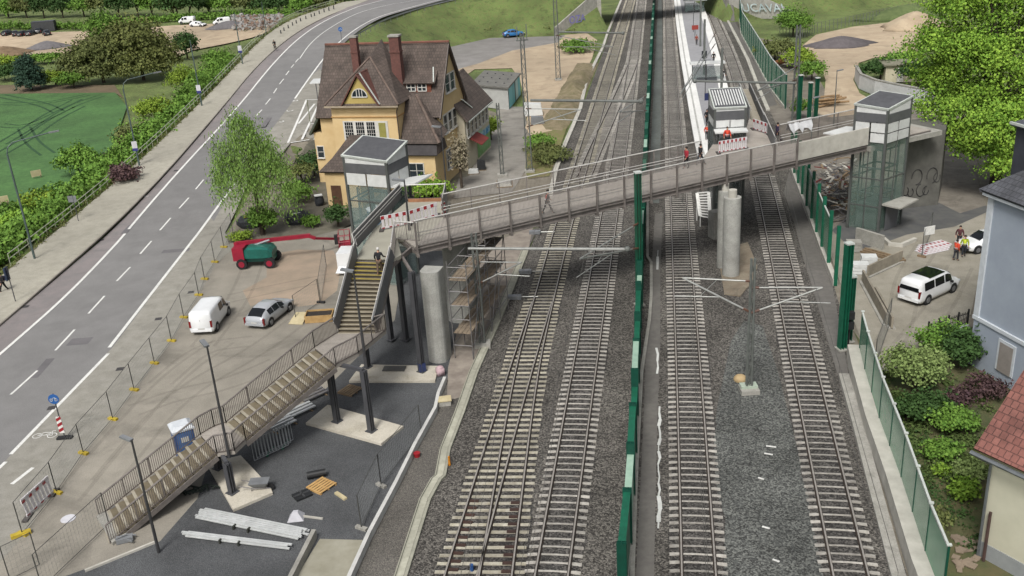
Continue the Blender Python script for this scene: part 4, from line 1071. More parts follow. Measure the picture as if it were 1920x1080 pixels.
part('ridge_tiles', MB().cyl(HP(s0-.3,0,zr_+.27), HP(s1+.35,0,zr_+.27), .14, .14, 8), M('ridge_tile','8a5a4a','6f4a40',2,.85), mr_)
part('verge_board', MB().beam(HP(s1+.3,-tw-e,ez), HP(s1+.3,0,zr_), .1, .3).beam(HP(s1+.3,tw+e,ez), HP(s1+.3,0,zr_), .1, .3), lead, mr_)
# front bay
hbox(-3.45, 3.8, -7.2, -4.0, 9.3)
part('string_course', MB().prism([HP(-3.53,-7.28),HP(3.88,-7.28),HP(3.88,-4.4),HP(-3.53,-4.4)], 8.0, 8.1), M('course','c49a62','b88e58',3,.9), hs_)
ap0 = HP(.2,-4.0,13.6); eL, eR = HP(-3.9,-7.7,9.35), HP(4.25,-7.7,9.35)
rb = roofpart(hs_, [[eL,eR,ap0],[eR,HP(4.25,-2.6,9.35),HP(.2,-.4,14.9),ap0],[HP(-3.9,-2.6,9.35),eL,ap0,HP(.2,-.4,14.9)]], roof_t, .2)
for p in (eL, eR): part('hip_tiles', MB().cyl(p+Vector((0,0,.05)), ap0+Vector((0,0,.05)), .11, .11, 7), M('hip_tile','6a5950','7f6f66',2,.85), rb)
part('gutter', MB().beam(eL-hv*.08-Vector((0,0,.12)), eR-hv*.08-Vector((0,0,.12)), .16, .16), M('pale_gutter','b9ab95','a59883',3,.6), rb)
part('downpipe', MB().tube([HP(4.2,-7.75,9.2), HP(3.85,-7.35,8.6), HP(3.88,-7.33,.2)], .06), lead, hs_)
# gable dormer on the bay
gz, gt = 12.3, -7.55; gl, gr = -1.7, 1.9; gm = .1
mb = MB(); i = mb.vs([HP(gl,gt,9.5),HP(gr,gt,9.5),HP(gm,gt,gz)]); mb.face((i,i+1,i+2)); mb.prism([HP(gl,gt+.02),HP(gr,gt+.02),HP(gr,gt+.8),HP(gl,gt+.8)],9.5,9.7)
gd_ = part('gable_dormer', mb, M('ochre_gable','cdb870','c0ab66',1,.9), hs_)
o = part('roof', MB().slab([HP(gl-.35,gt-.3,9.35),HP(gm,gt-.3,gz+.3),HP(gm,gt+2.7,gz+.3),HP(gl-.35,gt+.6,9.6)], .12).slab([HP(gr+.35,gt-.3,9.35),HP(gm,gt-.3,gz+.3),HP(gm,gt+2.7,gz+.3),HP(gr+.35,gt+.6,9.6)], .12), M('red_brown_tiles','7c5148','654238',2,.85), gd_)
part('snow_flashing', MB().beam(HP(gr+.42,gt-.3,9.5), HP(gm+.12,gt+.3,gz+.3), .12, .08), cap, gd_)
mb = MB(); q = [HP(gm+.85*math.cos(a),gt-.03,10.2+.85*math.sin(a)) for a in [math.pi*k/10 for k in range(11)]]; mb.poly(q); wd_ = part('window', mb, pane_m, gd_)
mb = MB()
for a, b in zip(q, q[1:]): mb.beam(a-hv*.02, b-hv*.02, .08, .08)
mb.beam(q[0]-hv*.02, q[-1]-hv*.02, .08, .1)
for f_ in (-.3, .0, .3): mb.beam(HP(gm+f_,gt-.05,10.2), HP(gm+f_,gt-.05,10.2+.85*math.sqrt(1-(f_/.85)**2)), .07, .05)
part('frame', mb, wood_w, gd_)
# big four-light window of the bay
pp0 = HP(0,-7.23); nn = -hv
WA = onplane(650,287,pp0,nn); WT = onplane(649,227,pp0,nn); WBx = onplane(733,287,pp0,nn); sA = (WA-HO).dot(hu); sB = (WBx-HO).dot(hu); zB = WA.z-.3; zTp = WT.z
mb = MB(); mb.prism([HP(sA,-7.26),HP(sB,-7.26),HP(sB,-7.18),HP(sA,-7.18)], zB, zTp); bw = part('window_surround', mb, wood_w, hs_)
for k, (f0, f1) in enumerate(((.04,.22),(.29,.47),(.53,.71),(.80,.95))):
    a, b = HP(lerp(sA,sB,f0),-7.27), HP(lerp(sA,sB,f1),-7.27)
    if k == 3: part('shutter', MB().beam(a+Vector((0,0,(zB+zTp)/2))-hv*.02, b+Vector((0,0,(zB+zTp)/2))-hv*.02, .04, (zTp-zB)*.9), shut, bw)
    else:
        z0_ = zB+.1+(1.0 if k == 0 else 0)
        mb = MB(); mb.poly([a+Vector((0,0,z0_)), b+Vector((0,0,z0_)), b+Vector((0,0,zTp-.12)), a+Vector((0,0,zTp-.12))]); pn = part('pane', mb, M('dark_pane','20252b','171b20',2,.15), bw)
        mb = MB(); 
        for j in range(1,4): x = a.lerp(b,j/4)-hv*.02; mb.beam(x+Vector((0,0,z0_)), x+Vector((0,0,zTp-.12)), .03,.03, up=hv)
        nr_ = int((zTp-.12-z0_)/.35)
        for j in range(1,nr_): z = z0_+(zTp-.12-z0_)*j/nr_; mb.beam(a-hv*.02+Vector((0,0,z)), b-hv*.02+Vector((0,0,z)), .03,.03)
        part('glazing_bars', mb, wood_w, pn)
        if k == 0: part('shutter', MB().beam(a+Vector((0,0,zB+.5))-hv*.02, b+Vector((0,0,zB+.5))-hv*.02, .04, .8), shut, bw)
window(hs_, HP(-2.6,-7.2,2.0), HP(-.6,-7.2,2.0), 1.7, 3, 2); window(hs_, HP(.8,-7.2,2.0), HP(3.2,-7.2,2.0), 1.7, 3, 2)
# low left wing with lean-to roof
hbox(-7.5, -6.2, -3.9, 3.0, 5.6)
roofpart(hs_, [[HP(-7.9,-4.3,5.5),HP(-7.9,3.3,5.5),HP(-6.35,3.3,7.8),HP(-6.35,-4.3,7.8)]], M('mossy_tiles','566050','454c40',2,.9))
window(hs_, HP(-7.3,-3.9,2.8), HP(-6.5,-3.9,2.8), 1.3, 1, 2)
# porch at the front left
hbox(-2.5, 1.2, -12.6, -7.2, 3.9)
roofpart(hs_, [[HP(-2.9,-13.0,3.85),HP(1.6,-13.0,3.85),HP(.6,-11.6,4.9),HP(-1.9,-11.6,4.9)],[HP(-2.9,-13.0,3.85),HP(-1.9,-11.6,4.9),HP(-1.9,-7.2,4.9),HP(-2.9,-7.2,3.85)],[HP(1.6,-13.0,3.85),HP(.6,-11.6,4.9),HP(.6,-7.2,4.9),HP(1.6,-7.2,3.85)],[HP(-1.9,-11.6,4.9),HP(.6,-11.6,4.9),HP(.4,-7.2,6.2),HP(-1.7,-7.2,6.2)]], roof_t)
part('door', MB().prism([HP(-2.0,-12.64),HP(-.9,-12.64),HP(-.9,-12.5),HP(-2.0,-12.5)], .1, 2.3), M('brown_door','6b4a33','573b28',3,.7), hs_)
# low east wing with deep two-step roof
hbox(3.8, 7.5, -7.3, -4.0, 4.2)
roofpart(hs_, [[HP(3.85,-7.7,4.15),HP(7.9,-7.7,4.15),HP(7.7,-6.9,5.2),HP(3.85,-6.9,5.2)]], M('dark_felt','4c494a','3d3a3b',2,.9), .15)
roofpart(hs_, [[HP(3.85,-7.2,5.25),HP(8.1,-7.2,5.25),HP(5.0,-4.2,9.6),HP(3.85,-4.2,9.6)],[HP(8.1,-7.2,5.25),HP(8.1,-4.2,5.9),HP(5.0,-4.2,9.6)],[HP(7.9,-7.7,4.15),HP(7.9,-4.3,4.15),HP(7.7,-4.3,5.2),HP(7.7,-6.9,5.2)]], roof_t, .18)
part('hip_tiles', MB().cyl(HP(8.1,-7.2,5.3), HP(5.0,-4.2,9.68), .16, .16, 7), M('hip_tile','6a5950','7f6f66',2,.85), hs_)
window(hs_, HP(4.6,-7.3,1.6), HP(6.2,-7.3,1.6), 1.6, 2, 2)
# shed dormer on the main roof, right
da, db = 3.4, 6.0; dt = -3.2; dz0 = zr_+.25-sl_*3.2
mb = MB(); mb.prism([HP(da-.9,dt),HP(db+.3,dt),HP(db+.3,dt+2.2),HP(da-.9,dt+2.2)], dz0-.1, dz0+1.05); dm = part('shed_dormer', mb, M('dormer_tile','8d4f36','6e3f30',3,.85), hs_)
o = part('roof', MB().slab([HP(da-1.2,dt-.35,dz0+1.0),HP(db+.9,dt-.35,dz0+1.0),HP(db+.6,dt+2.9,dz0+2.9),HP(da-1.0,dt+2.9,dz0+2.9)], .14), roof_t, dm); uvroof(o, None)
for a, b in ((da+.25, da+1.2), (da+1.45, da+2.4)):
    mb = MB(); mb.poly([HP(a,dt-.02,dz0+.15),HP(b,dt-.02,dz0+.15),HP(b,dt-.02,dz0+.85),HP(a,dt-.02,dz0+.85)]); part('pane', mb, pane_m, dm)
    mb = MB()
    for x in (a, (a+b)/2, b): mb.beam(HP(x,dt-.05,dz0+.1), HP(x,dt-.05,dz0+.9), .1, .06, up=hv)
    for z in (.12,.5,.88): mb.beam(HP(a,dt-.05,dz0+z), HP(b,dt-.05,dz0+z), .06, .08)
    part('window_frame', mb, wood_w, dm)
part('snow_flashing', MB().beam(HP(db+.75,dt-.3,dz0+1.1), HP(db+.2,dt+1.6,dz0+2.3), .12, .08), cap, dm)
# chimneys
for (px, pb, pt, tt_, w_) in ((667,106,66,-2.4,.75), (748,148,64,-3.2,1.05)):
    c = onplane(px, pb, HP(0,tt_), hv); top = onplane(px, pt+4, HP(0,tt_), hv).z; s = (c-HO).dot(hu)
    mb = MB(); mb.prism([HP(s-w_/2,tt_-w_*.4),HP(s+w_/2,tt_-w_*.4),HP(s+w_/2,tt_+w_*.4),HP(s-w_/2,tt_+w_*.4)], c.z-2.5, top); ch = part('chimney', mb, brick_m, hs_)
    part('cap', MB().prism([HP(s-w_*.58,tt_-w_*.5),HP(s+w_*.58,tt_-w_*.5),HP(s+w_*.58,tt_+w_*.5),HP(s-w_*.58,tt_+w_*.5)], top, top+.18), con, ch)
    part('collar', MB().prism([HP(s-w_*.56,tt_-w_*.46),HP(s+w_*.56,tt_-w_*.46),HP(s+w_*.56,tt_+w_*.46),HP(s-w_*.56,tt_+w_*.46)], top-1.6, top-1.45), brick_m, ch)
# gable wall windows (east), looking along the wall
gp_ = HP(7.33,0); 
def gwin(t0, t1, z, h, c=2): window(hs_, HP(7.3,t0,z), HP(7.3,t1,z), h, c, 2, fw=.12)
gwin(-1.6,-.1,9.2,1.9,1); gwin(.1,1.6,9.2,1.9,1)
for t0 in (-3.2,-1.6,0,1.6): gwin(t0, t0+1.3, 5.2, 2.0, 1)
for t0 in (-3.2,-1.0,1.4): gwin(t0, t0+1.5, 1.3, 2.1, 2)
part('downpipe', MB().tube([HP(7.4,4.4,8.2), HP(7.5,4.2,7.6), HP(7.5,4.2,.2)], .06), lead, hs_)
# rear extension with painted wall
EX = [Vector((-4.0,106.3,0)), Vector((-1.4,116.2,0)), Vector((-6.9,117.6,0)), Vector((-8.8,108.6,0))]
ex = thing('house_extension', 'lower rear wing of the station house with painted green and blue mural wall', 'house wing', EX[0])
mb = MB(); mb.prism(EX, 0, 6.0); A0, A1 = EX[0].lerp(EX[3],.5), EX[1].lerp(EX[2],.5); i = mb.vs([EX[0]+Vector((0,0,6.001)),EX[3]+Vector((0,0,6.001)),A0+Vector((0,0,9.3)),EX[1]+Vector((0,0,6.001)),EX[2]+Vector((0,0,6.001)),A1+Vector((0,0,9.3))]); mb.face((i,i+1,i+2)); mb.face((i+3,i+5,i+4))
part('wall', mb, M('cream_wall','e0d8c0','d2c9b0',1,.9,big=.1), ex)
ed = (EX[0]-EX[3]).normalized()*.6; el_ = (EX[1]-EX[0]).normalized()*.4; z3 = Vector((0,0,1))
roofpart(ex, [[EX[0]+ed-el_+z3*5.7, EX[1]+ed+el_+z3*5.7, A1+el_+z3*9.55, A0-el_+z3*9.55],[EX[3]-ed-el_+z3*5.7, EX[2]-ed+el_+z3*5.7, A1+el_+z3*9.55, A0-el_+z3*9.55]], roof_t)
part('gutter', MB().beam(EX[0]+ed+z3*5.6, EX[1]+ed+z3*5.6, .16, .14), cap, ex)
part('skylight_flashing', MB().beam(EX[0].lerp(EX[1],.2)+z3*7.6-ed*1.3, EX[0].lerp(EX[1],.32)+z3*6.4+ed*.1, .3, .1), cap, ex)
for k in range(6): a = EX[0].lerp(EX[1], .06+k*.155); b = EX[0].lerp(EX[1], .06+k*.155+.1); window(ex, a+z3*3.6, b+z3*3.6, 1.7, 1, 2, fw=.14)
for f0, f1, z0, z1, hx, hy in ((.42,.995,.3,2.1,'7fae62','94be86'),(.42,.995,2.1,2.9,'3f8fc4','b8dce0'),(.42,.66,2.9,3.2,'c8e0c8','9fc9a0')):
    a = EX[0].lerp(EX[1], f0); b = EX[0].lerp(EX[1], f1); nrm = Vector(((b-a).y,-(b-a).x,0)).normalized()*.04
    part('mural', MB().poly([a+nrm+z3*z0, b+nrm+z3*z0, b+nrm+z3*z1, a+nrm+z3*z1]), M('mural_'+hx, hx, hy, 1.6, .8, contrast=(.42,.58)), ex)
a = EX[0].lerp(EX[1],.12); b = EX[0].lerp(EX[1],.42); nrm = Vector(((b-a).y,-(b-a).x,0)).normalized()
part('red_awning', MB().slab([a+z3*3.5, b+z3*3.5, b+nrm*1.5+z3*2.7, a+nrm*1.5+z3*2.7], .1), M('awning','8d3b34','7a322d',3,.8), ex)
# pump building with turquoise doors
q = [U(884,160,3.0), U(952,166,3.0), U(974,140,3.0), U(900,134,3.0)]; q = [Vector((p.x,p.y,0)) for p in q]
q[2] = q[1]+(q[2]-q[1]); q[3] = q[0]+(q[2]-q[1])
ph = thing('utility_building', 'small flat-roofed utility building with turquoise side wall behind the station house', 'utility building', q[1])
part('wall', MB().prism(q, 0, 3.0), M('grey_wall','c5c6c2','b4b5b1',1,.9,big=.1), ph)
ce = sum(q, Vector())/4; part('roof', MB().prism([ce+(p-ce)*1.06 for p in q], 3.0, 3.22), M('bitumen_roof','7d7c76','6d6c67',1,.9,big=.15), ph)
mb = MB()
for i in range(4):
    for j in range(3): p = q[0].lerp(q[1],.15+.23*i).lerp(q[3].lerp(q[2],.15+.23*i),.2+.3*j); mb.cyl((p.x,p.y,3.22),(p.x,p.y,3.34),.12,.12,6)
part('roof_vents', mb, steeld, ph)
nrm = Vector(((q[2]-q[1]).y,-(q[2]-q[1]).x,0)).normalized()*.05
for f0, f1, hx in ((.02,.3,'7fd0dc'),(.3,.5,'66bccb'),(.5,.58,'2c4a50'),(.58,.78,'b6dce0'),(.78,.98,'6cc6d4')):
    a = q[1].lerp(q[2],f0)+nrm; b = q[1].lerp(q[2],f1)+nrm; part('door_panel', MB().poly([a+z3*.1,b+z3*.1,b+z3*2.9,a+z3*2.9]), M('turq_'+hx,hx,hx,3,.6,big=.1), ph)
# road bridge over the tracks: deck and abutments
ob = thing('road_bridge', 'concrete road bridge abutments with graffiti at the top of the picture', 'road bridge', (ABL,218,0))
part('abutment', MB().prism([(ABL-1.2,214),(ABL+.3,213),(ABL+1.5,229),(ABL-1,230)], 0, 7.4), con, ob); part('abutment', MB().prism([(ABR,214),(ABR+1.4,215),(ABR+1.4,231),(ABR-.4,231)], 0, 7.4), con, ob)
part('deck', MB().prism([(ABL-3,214.5),(ABR+4,216.5),(ABR+4,229.5),(ABL-3,228.5)], 8.0, 8.7), con, ob)
part('parapet', MB().beam((ABL-3,214.6,9.2),(ABR+4,216.6,9.2),.3,1.0), conl, ob)
wl = MB(); wl.prism([(ABL-1.1,214),(ABL-1.5,213.6),(ABL-9.5,208),(ABL-9.2,207.5)],0,4.5); 
i0 = [(ABL-.6,213.6),(ABL-9,206.3)]
mbw = MB()
def wing(x0,y0,x1,y1,z0,z1,lab):
    a=Vector((x0,y0,0)); b=Vector((x1,y1,0)); n_=Vector(((b-a).y,-(b-a).x,0)).normalized()*.4; m=MB()
    m.rings([[a, a+n_, a+n_+z3*z0, a+z3*z0],[b, b+n_, b+n_+z3*z1, b+z3*z1]]); return part('wing_wall', m, con, ob)
wing(ABL-.6,213.5,ABL-10,206,7.4,1.6,'')
wing(ABR+.8,214.5,ABR+14,206,7.4,.8,'')
wgd = (Vector((ABR+14,206,0))-Vector((ABR+.8,214.5,0))).normalized()
tm1 = text_mb('UCAVAL', Vector((ABR+7.2,210.0,2.2)), wgd, Vector((wgd.x*-.32,wgd.y*-.32,1)), 2.5, .5, .02); part('graffiti_lettering', tm1, M('graffiti_white','dfe9ea','b8d3d8',2,.7), ob)
tm2 = text_mb('OZA', Vector((ABL-5.5,209.2,2.6)), Vector((-9.4,-7.5,0)).normalized()*-1, (0,0,1), 2.2, .5, .02); part('graffiti_lettering', tm2, M('graffiti_violet','6a62b8','8f88cc',2,.7), ob)
# right-hand bridge abutment with ramp
ra0 = U(1700,388); ab = thing('bridge_abutment', 'tall dark concrete abutment with looping graffiti beside the right lift', 'abutment', ra0)
a = U(1686,392); b = U(1758,384); bk_ = Vector((2.5,5,0)); ZT_ = 6.9
part('wall', MB().prism([a, b, b+bk_, a+bk_], 0, ZT_), M('stained_concrete','77766f','5f5e59',.8,.9,.2,20,big=.25), ab)
part('edge_beam', MB().prism([BP(BL+1.5,-.3,0), BP(BL+10,-.3,0), BP(BL+10,WB+.3,0), BP(BL+1.5,WB+.3,0)], ZD-.55, ZD-.13), con, ab)
gq = MB(); n_ = Vector(((b-a).y,-(b-a).x,0)).normalized()*.04; dd = (b-a).normalized(); q = random.Random(4)
for k in range(7):
    c = a.lerp(b, .12+k*.13)+n_+z3*q.uniform(1.2,3.0); r1 = q.uniform(.35,.8); a0_ = q.uniform(0,6)
    pts = [c+dd*math.cos(a0_+t*.5)*r1*.7+z3*math.sin(a0_+t*.5)*r1 for t in range(11)]; gq.tube(pts, .035, 4)
part('graffiti', gq, M('graffiti_black','2c2c2c','3a3a3a',2,.8), ab)
# blue house
cA = U(1832,695); cB0 = U(1830,591,3.3); cC0 = U(1905,632,3.3)
e1 = (cC0-cB0); e1.z = 0; e1.normalize(); e2_ = Vector((-e1.y,e1.x,0))
blue_w = M('blue_render','adb7c4','a3adbb',.6,.9,.05,20,big=.06); white_t = M('white_trim','dfe5ea','cfd6dc',3,.7,big=.06)
b0 = Vector((cB0.x,cB0.y,0)); bh = thing('blue_house', 'blue-grey rendered house with white trim and slate roof at the right edge', 'house', b0)
def BHp(s,t,z=0): return b0+e1*s+e2_*t+z3*z
part('wall', MB().prism([BHp(0,0),BHp(13,0),BHp(13,9),BHp(0,9)],0,10.9), blue_w, bh)
part('wall_base', MB().prism([BHp(-.06,-.06),BHp(13,-.06),BHp(13,9),BHp(-.06,9)],0,3.1), blue_w, bh)
part('string_course', MB().prism([BHp(-.14,-.14),BHp(13,-.14),BHp(13,9),BHp(-.14,9)],3.1,3.32), white_t, bh)
part('corner_pilaster', MB().prism([BHp(-.12,-.1),BHp(.3,-.1),BHp(.3,.5),BHp(-.12,.5)],3.32,10.9), white_t, bh)
part('cornice', MB().prism([BHp(-.35,-.35),BHp(13,-.35),BHp(13,9),BHp(-.35,9)],10.9,11.2), white_t, bh)
for z in (3.9,7.0): 
    for t in (1.0,3.6,6.2): window(bh, BHp(-.05,t+1.6,z), BHp(-.05,t,z), 2.2, 2, 2, fw=.25)
pw = onplane(1866,690,BHp(0,-.08),-e2_); pw2 = onplane(1898,705,BHp(0,-.08),-e2_); pt = onplane(1871,632,BHp(0,-.08),-e2_)
s0_=(pw-b0).dot(e1); s1_=(pw2-b0).dot(e1)
fr = part('door_surround', MB().prism([BHp(s0_,-.12),BHp(s1_,-.12),BHp(s1_,-.05),BHp(s0_,-.05)],pw.z,pt.z), white_t, bh)
part('blind_panel', MB().prism([BHp(s0_+.16,-.14),BHp(s1_-.16,-.14),BHp(s1_-.16,-.1),BHp(s0_+.16,-.1)],pw.z-.02,pt.z-.18), M('taupe_panel','a69f98','979089',2,.8,big=.08), fr)
slate = tiles('slate','5b5d63','4e5056',0)
roofpart(bh, [[BHp(-.5,-.5,11.25),BHp(13,-.5,11.25),BHp(13,4.5,14.9),BHp(3.5,4.5,14.9)],[BHp(-.5,-.5,11.25),BHp(3.5,4.5,14.9),BHp(-.5,9.4,11.25)],[BHp(-.5,9.4,11.25),BHp(3.5,4.5,14.9),BHp(13,4.5,14.9),BHp(13,9.4,11.25)]], slate)
dk = M('dark_cladding','43464f','383b43',2,.6,big=.1)
dq = part('roof_dormer', MB().prism([BHp(-.1,1.2),BHp(3.6,1.2),BHp(3.6,4.6),BHp(-.1,4.6)],11.8,15.0), dk, bh); part('dormer_roof', MB().slab([BHp(-.3,.9,15.0),BHp(3.9,.9,15.0),BHp(3.9,4.8,15.5),BHp(-.3,4.8,15.5)],.15), M('slate_top','585a63','4b4d56',2,.6), dq); part('dormer_edge', MB().beam(BHp(-.3,4.85,15.55),BHp(3.9,4.85,15.55),.12,.14).beam(BHp(-.3,.9,15.02),BHp(3.9,.9,15.02),.12,.14), cap, dq)
# cream house with red tiles
E0 = U(1826,838,5.6); E1 = U(1925,884,5.6); d1 = (E1-E0); d1.z=0; d1.normalize(); d2 = Vector((-d1.y,d1.x,0)); o0 = Vector((E0.x,E0.y,0))
def CH(s,t,z=0): return o0+d1*s+d2*t+z3*z
chs = thing('cream_house', 'cream rendered house with red tiled roof in the front right corner', 'house', CH(.5,.5))
cw = M('cream_render','dcd9c4','d0cdb8',.6,.9,.05,20,big=.07)
part('wall', MB().prism([CH(.55,.55),CH(14,.55),CH(14,9),CH(.55,9)],0,5.6), cw, chs); i=None
part('plinth', MB().prism([CH(.5,.5),CH(14,.5),CH(14,9),CH(.5,9)],0,.8), M('grey_plinth','a3a7a8','94989a',1,.9), chs)
mb = MB(); i = mb.vs([CH(.55,.55,5.6),CH(.55,9,5.6),CH(.55,4.8,9.8)]); mb.face((i,i+2,i+1)); part('gable', mb, cw, chs)
rt = tiles('red_tiles','8f5f56','7e5149',0)
rr_ = roofpart(chs, [[CH(0,0,5.55),CH(14,0,5.55),CH(14,4.8,10.1),CH(0,4.8,10.1)],[CH(0,9.6,5.55),CH(14,9.6,5.55),CH(14,4.8,10.1),CH(0,4.8,10.1)]], rt)
part('gutter', MB().cyl(CH(-.05,-.1,5.35),CH(14,-.1,5.35),.1,.1,6), M('zinc','8d9296','7d8286',3,.4,metal=.4), chs)
part('downpipe', MB().tube([CH(.3,-.1,5.3),CH(.62,.42,4.9),CH(.62,.42,.1)],.07), M('zinc','8d9296'), chs)
part('water_pipe', MB().cyl(CH(.95,.35,.0),CH(.95,.35,2.6),.08,.08,6), M('rusty_pipe','5c4540','4b3834',3,.8), chs)
# garden wall, hedge hut on the right behind
gw = [U(1604,150),U(1612,166),U(1640,178),U(1680,187),U(1735,198),U(1775,215)]
t = thing('garden_wall', 'white rendered garden wall curving round the hedge at the sandy yard', 'garden wall', gw[0])
part('wall', ribbon(gw,.3,0,2.0), M('white_render','e2e4e4','cfd1d1',1,.9,big=.08), t); part('coping', ribbon(gw,.42,2.0,2.12), con, t)
hp = U(1688,150); t = thing('garden_hut', 'cream garden hut with flat roof behind the white garden wall', 'hut', hp)
part('wall', MB().box((hp.x,hp.y,1.2),(5,3.5,2.4),-.15), M('hut_wall','d9d2b8','c9c2a8',1,.9), t); part('roof', MB().box((hp.x,hp.y,2.5),(5.7,4.2,.2),-.15), M('hut_roof','8e8c78','7c7a68',1,.9), t)
dr = part('door', MB().box((hp.x-.8,hp.y-1.78,1.1),(.9,.08,2.0),-.15), wood_w, t); part('window', MB().box((hp.x+1.0,hp.y-2.05,1.5),(.9,.08,.7),-.15), pane_m, t)

# ================================================================== CATENARY MASTS AND ARMS
mast_m = M('mast_grey', '767a76', '636763', 3, .6, big=.15)
tube_m = M('arm_tube', 'adafab', '949692', 3, .4, metal=.3, big=.1)
ins = M('insulator', '6a4a3c', '5a4034', 3, .4)
def lattice(px, h, label, w0=.55, w1=.3, base=None, mat=None):
    p = base if base is not None else U(*px); t = thing('lattice_mast', label, 'catenary mast', p, 'lattice catenary masts')
    mb = MB(); n = max(4, int(h/1.0))
    for k in range(n+1):
        pass
    def c(i, z): 
        w_ = lerp(w0, w1, z/h)/2; return p+Vector(((-1,1,1,-1)[i]*w_, (-1,-1,1,1)[i]*w_*.7, z))
    for i in range(4): mb.beam(c(i,0), c(i,h), .09, .09)
    for k in range(n):
        z0, z1 = h*k/n, h*(k+1)/n
        for i in range(4):
            j = (i+1)%4; mb.beam(c(i,z0), c(j,z1), .045, .045) if k % 2 else mb.beam(c(j,z0), c(i,z1), .045, .045)
    part('lattice', mb, mat or mast_m, t); part('foundation', MB().box((p.x,p.y,.1),(1.1,1.0,.3)), con, t); return t, p
def arm(p, tip, zt=7.0, zb=5.3, reg=True, label='', group='catenary cantilever arms', far=False):
    """swinging bracket: top tube, strut, registration tube"""
    t = thing('cantilever_arm', label, 'catenary arm', Vector((p.x,p.y,zb)), group)
    a = Vector((p.x,p.y,zt)); b = Vector((tip.x,tip.y,zt)); c = Vector((p.x,p.y,zb)); r_ = .055 if far else .045
    part('top_tube', MB().cyl(a, b, r_, r_, 6), tube_m, t); part('strut', MB().cyl(c, b, r_*1.2, r_*1.2, 6), tube_m, t)
    part('insulator', MB().cyl(c, c.lerp(b,.12), .075, .075, 7), ins, t); part('insulator', MB().cyl(a, a.lerp(b,.1), .075, .075, 7), ins, t)
    if reg:
        q = c.lerp(b,.45); e = b+(b-a).normalized()*.5; e.z = q.z-.1
        part('registration_tube', MB().cyl(q, e, r_*.8, r_*.8, 6).cyl(q.lerp(e,.45), a.lerp(b,.5), .02, .02, 4), tube_m, t)
    return t
def beamtube(pa, pb, r_, label, mat=None):
    t = thing('cross_beam', label, 'catenary beam', pa, 'catenary cross beams'); part('tube', MB().cyl(pa, pb, r_, r_, 8), mat or tube_m, t); part('end_clamp', MB().ball(pb, (r_*2,r_*2,r_*2), 8, 5), mast_m, t); return t
m1, p1 = lattice((993,322), 15.0, 'tall lattice mast with wires and brackets on top, right of the lane behind the house', .6, .34)
part('head_brackets', MB().box((p1.x,p1.y,14.2),(1.3,.12,.12)).cyl(p1+Vector((-.5,0,14.2)),p1+Vector((-.5,0,15.6)),.05,.05,6).cyl(p1+Vector((.5,0,14.2)),p1+Vector((.5,0,15.8)),.05,.05,6), mast_m, m1)
m2, p2 = lattice((1047,150), 13.5, 'lattice mast standing on the grass patch of the soil bank', .7, .5)
m3, p3 = lattice((942,330), 8.0, 'slim dark lattice mast in the lane beside the house', .35, .25)
m4, p4 = lattice((1489,236), 12.0, 'lattice mast by the sandy yard right of the platform lift', .6, .4)
m5, p5 = lattice((1404,733), 8.6, 'thin grey lattice mast between the two right-hand tracks in front of the pillars', .3, .2)
part('footing_block', MB().box((p5.x,p5.y+.1,.2),(1.0,.6,.4)), M('pale_green_concrete','c3d0c0','aebcab',2,.9), m5)
m6, p6 = lattice((905,648), 8.2, 'grey mast at the right edge of the scaffold', .34, .3)
gpn = Vector((gp.x,gp.y,0))
b0_ = onplane(870,466, gpn, Vector((math.sin(R(8)),-math.cos(R(8)),0))) 
zb_ = 7.6; q0, q1 = U(878,466,zb_), U(1176,467,zb_)
beamtube(q0, q1, .1, 'long pale tube spanning the two left tracks in front of the bridge')
arm(gpn, U(1088,501,7.0-1.2), 6.4, 4.5, label='bracket arm reaching left from the tall green mast over the second track')
arm(p6, U(978,492,6.2), 6.2, 4.6, label='bracket arm reaching right from the scaffold-side mast over the turnout track')
arm(p5, U(1280,521,7.2), 7.2, 5.2, label='bracket arm over the track left of the thin central mast')
arm(p5, U(1542,545,6.6), 6.8, 5.2, label='bracket arm over the rightmost track from the thin central mast')
beamtube(U(995,188,9.5), U(1202,190,9.5), .13, 'grey cross tube from the tall lattice mast over the back tracks', mast_m)
beamtube(U(1048,60,9.0), U(1168,62,9.0), .13, 'upper grey cross tube from the mast on the grass patch', mast_m)
beamtube(U(1493,156,9.0), U(1303,152,9.0), .12, 'grey cross tube over the platform, held by the mast at the sandy yard', mast_m)
arm(p1, U(1090,205,7.0), 7.0, 5.0, label='bracket arm from the tall lattice mast reaching to the left back track', far=True)
arm(U(1213,285), U(1160,210,6.5), 6.5, 4.8, label='bracket arm over the second back track right behind the bridge', far=True)
arm(p2, U(1150,88,7.0), 7.0, 5.2, label='bracket arm from the mast on the grass patch', far=True)
arm(U(1340,150), U(1275,178,7.0), 7.0, 5.4, label='bracket arm over the track left of the platform shelter', far=True)
arm(p4, U(1420,170,7.2), 7.2, 5.6, label='bracket arm over the track right of the platform lift', far=True)
for px, h, lb in (((1320,150), 9, 'dark platform mast beside the white shelter'), ((1313,95), 10, 'dark platform mast behind the shelter'), ((1352,205), 8, 'short mast just left of the platform lift')):
    p = U(*px); solo('platform_mast', MB().box((p.x,p.y,h/2),(.3,.2,h)), mast_m, lb, 'mast', p, 'masts on the island platform')
for (a, b, z, la) in (((996,185),(1120,20),11.0,'thin wire from the tall lattice mast to the back'), ((1235,150),(1400,20),7.0,'overhead wire above the platform tracks')):
    pass

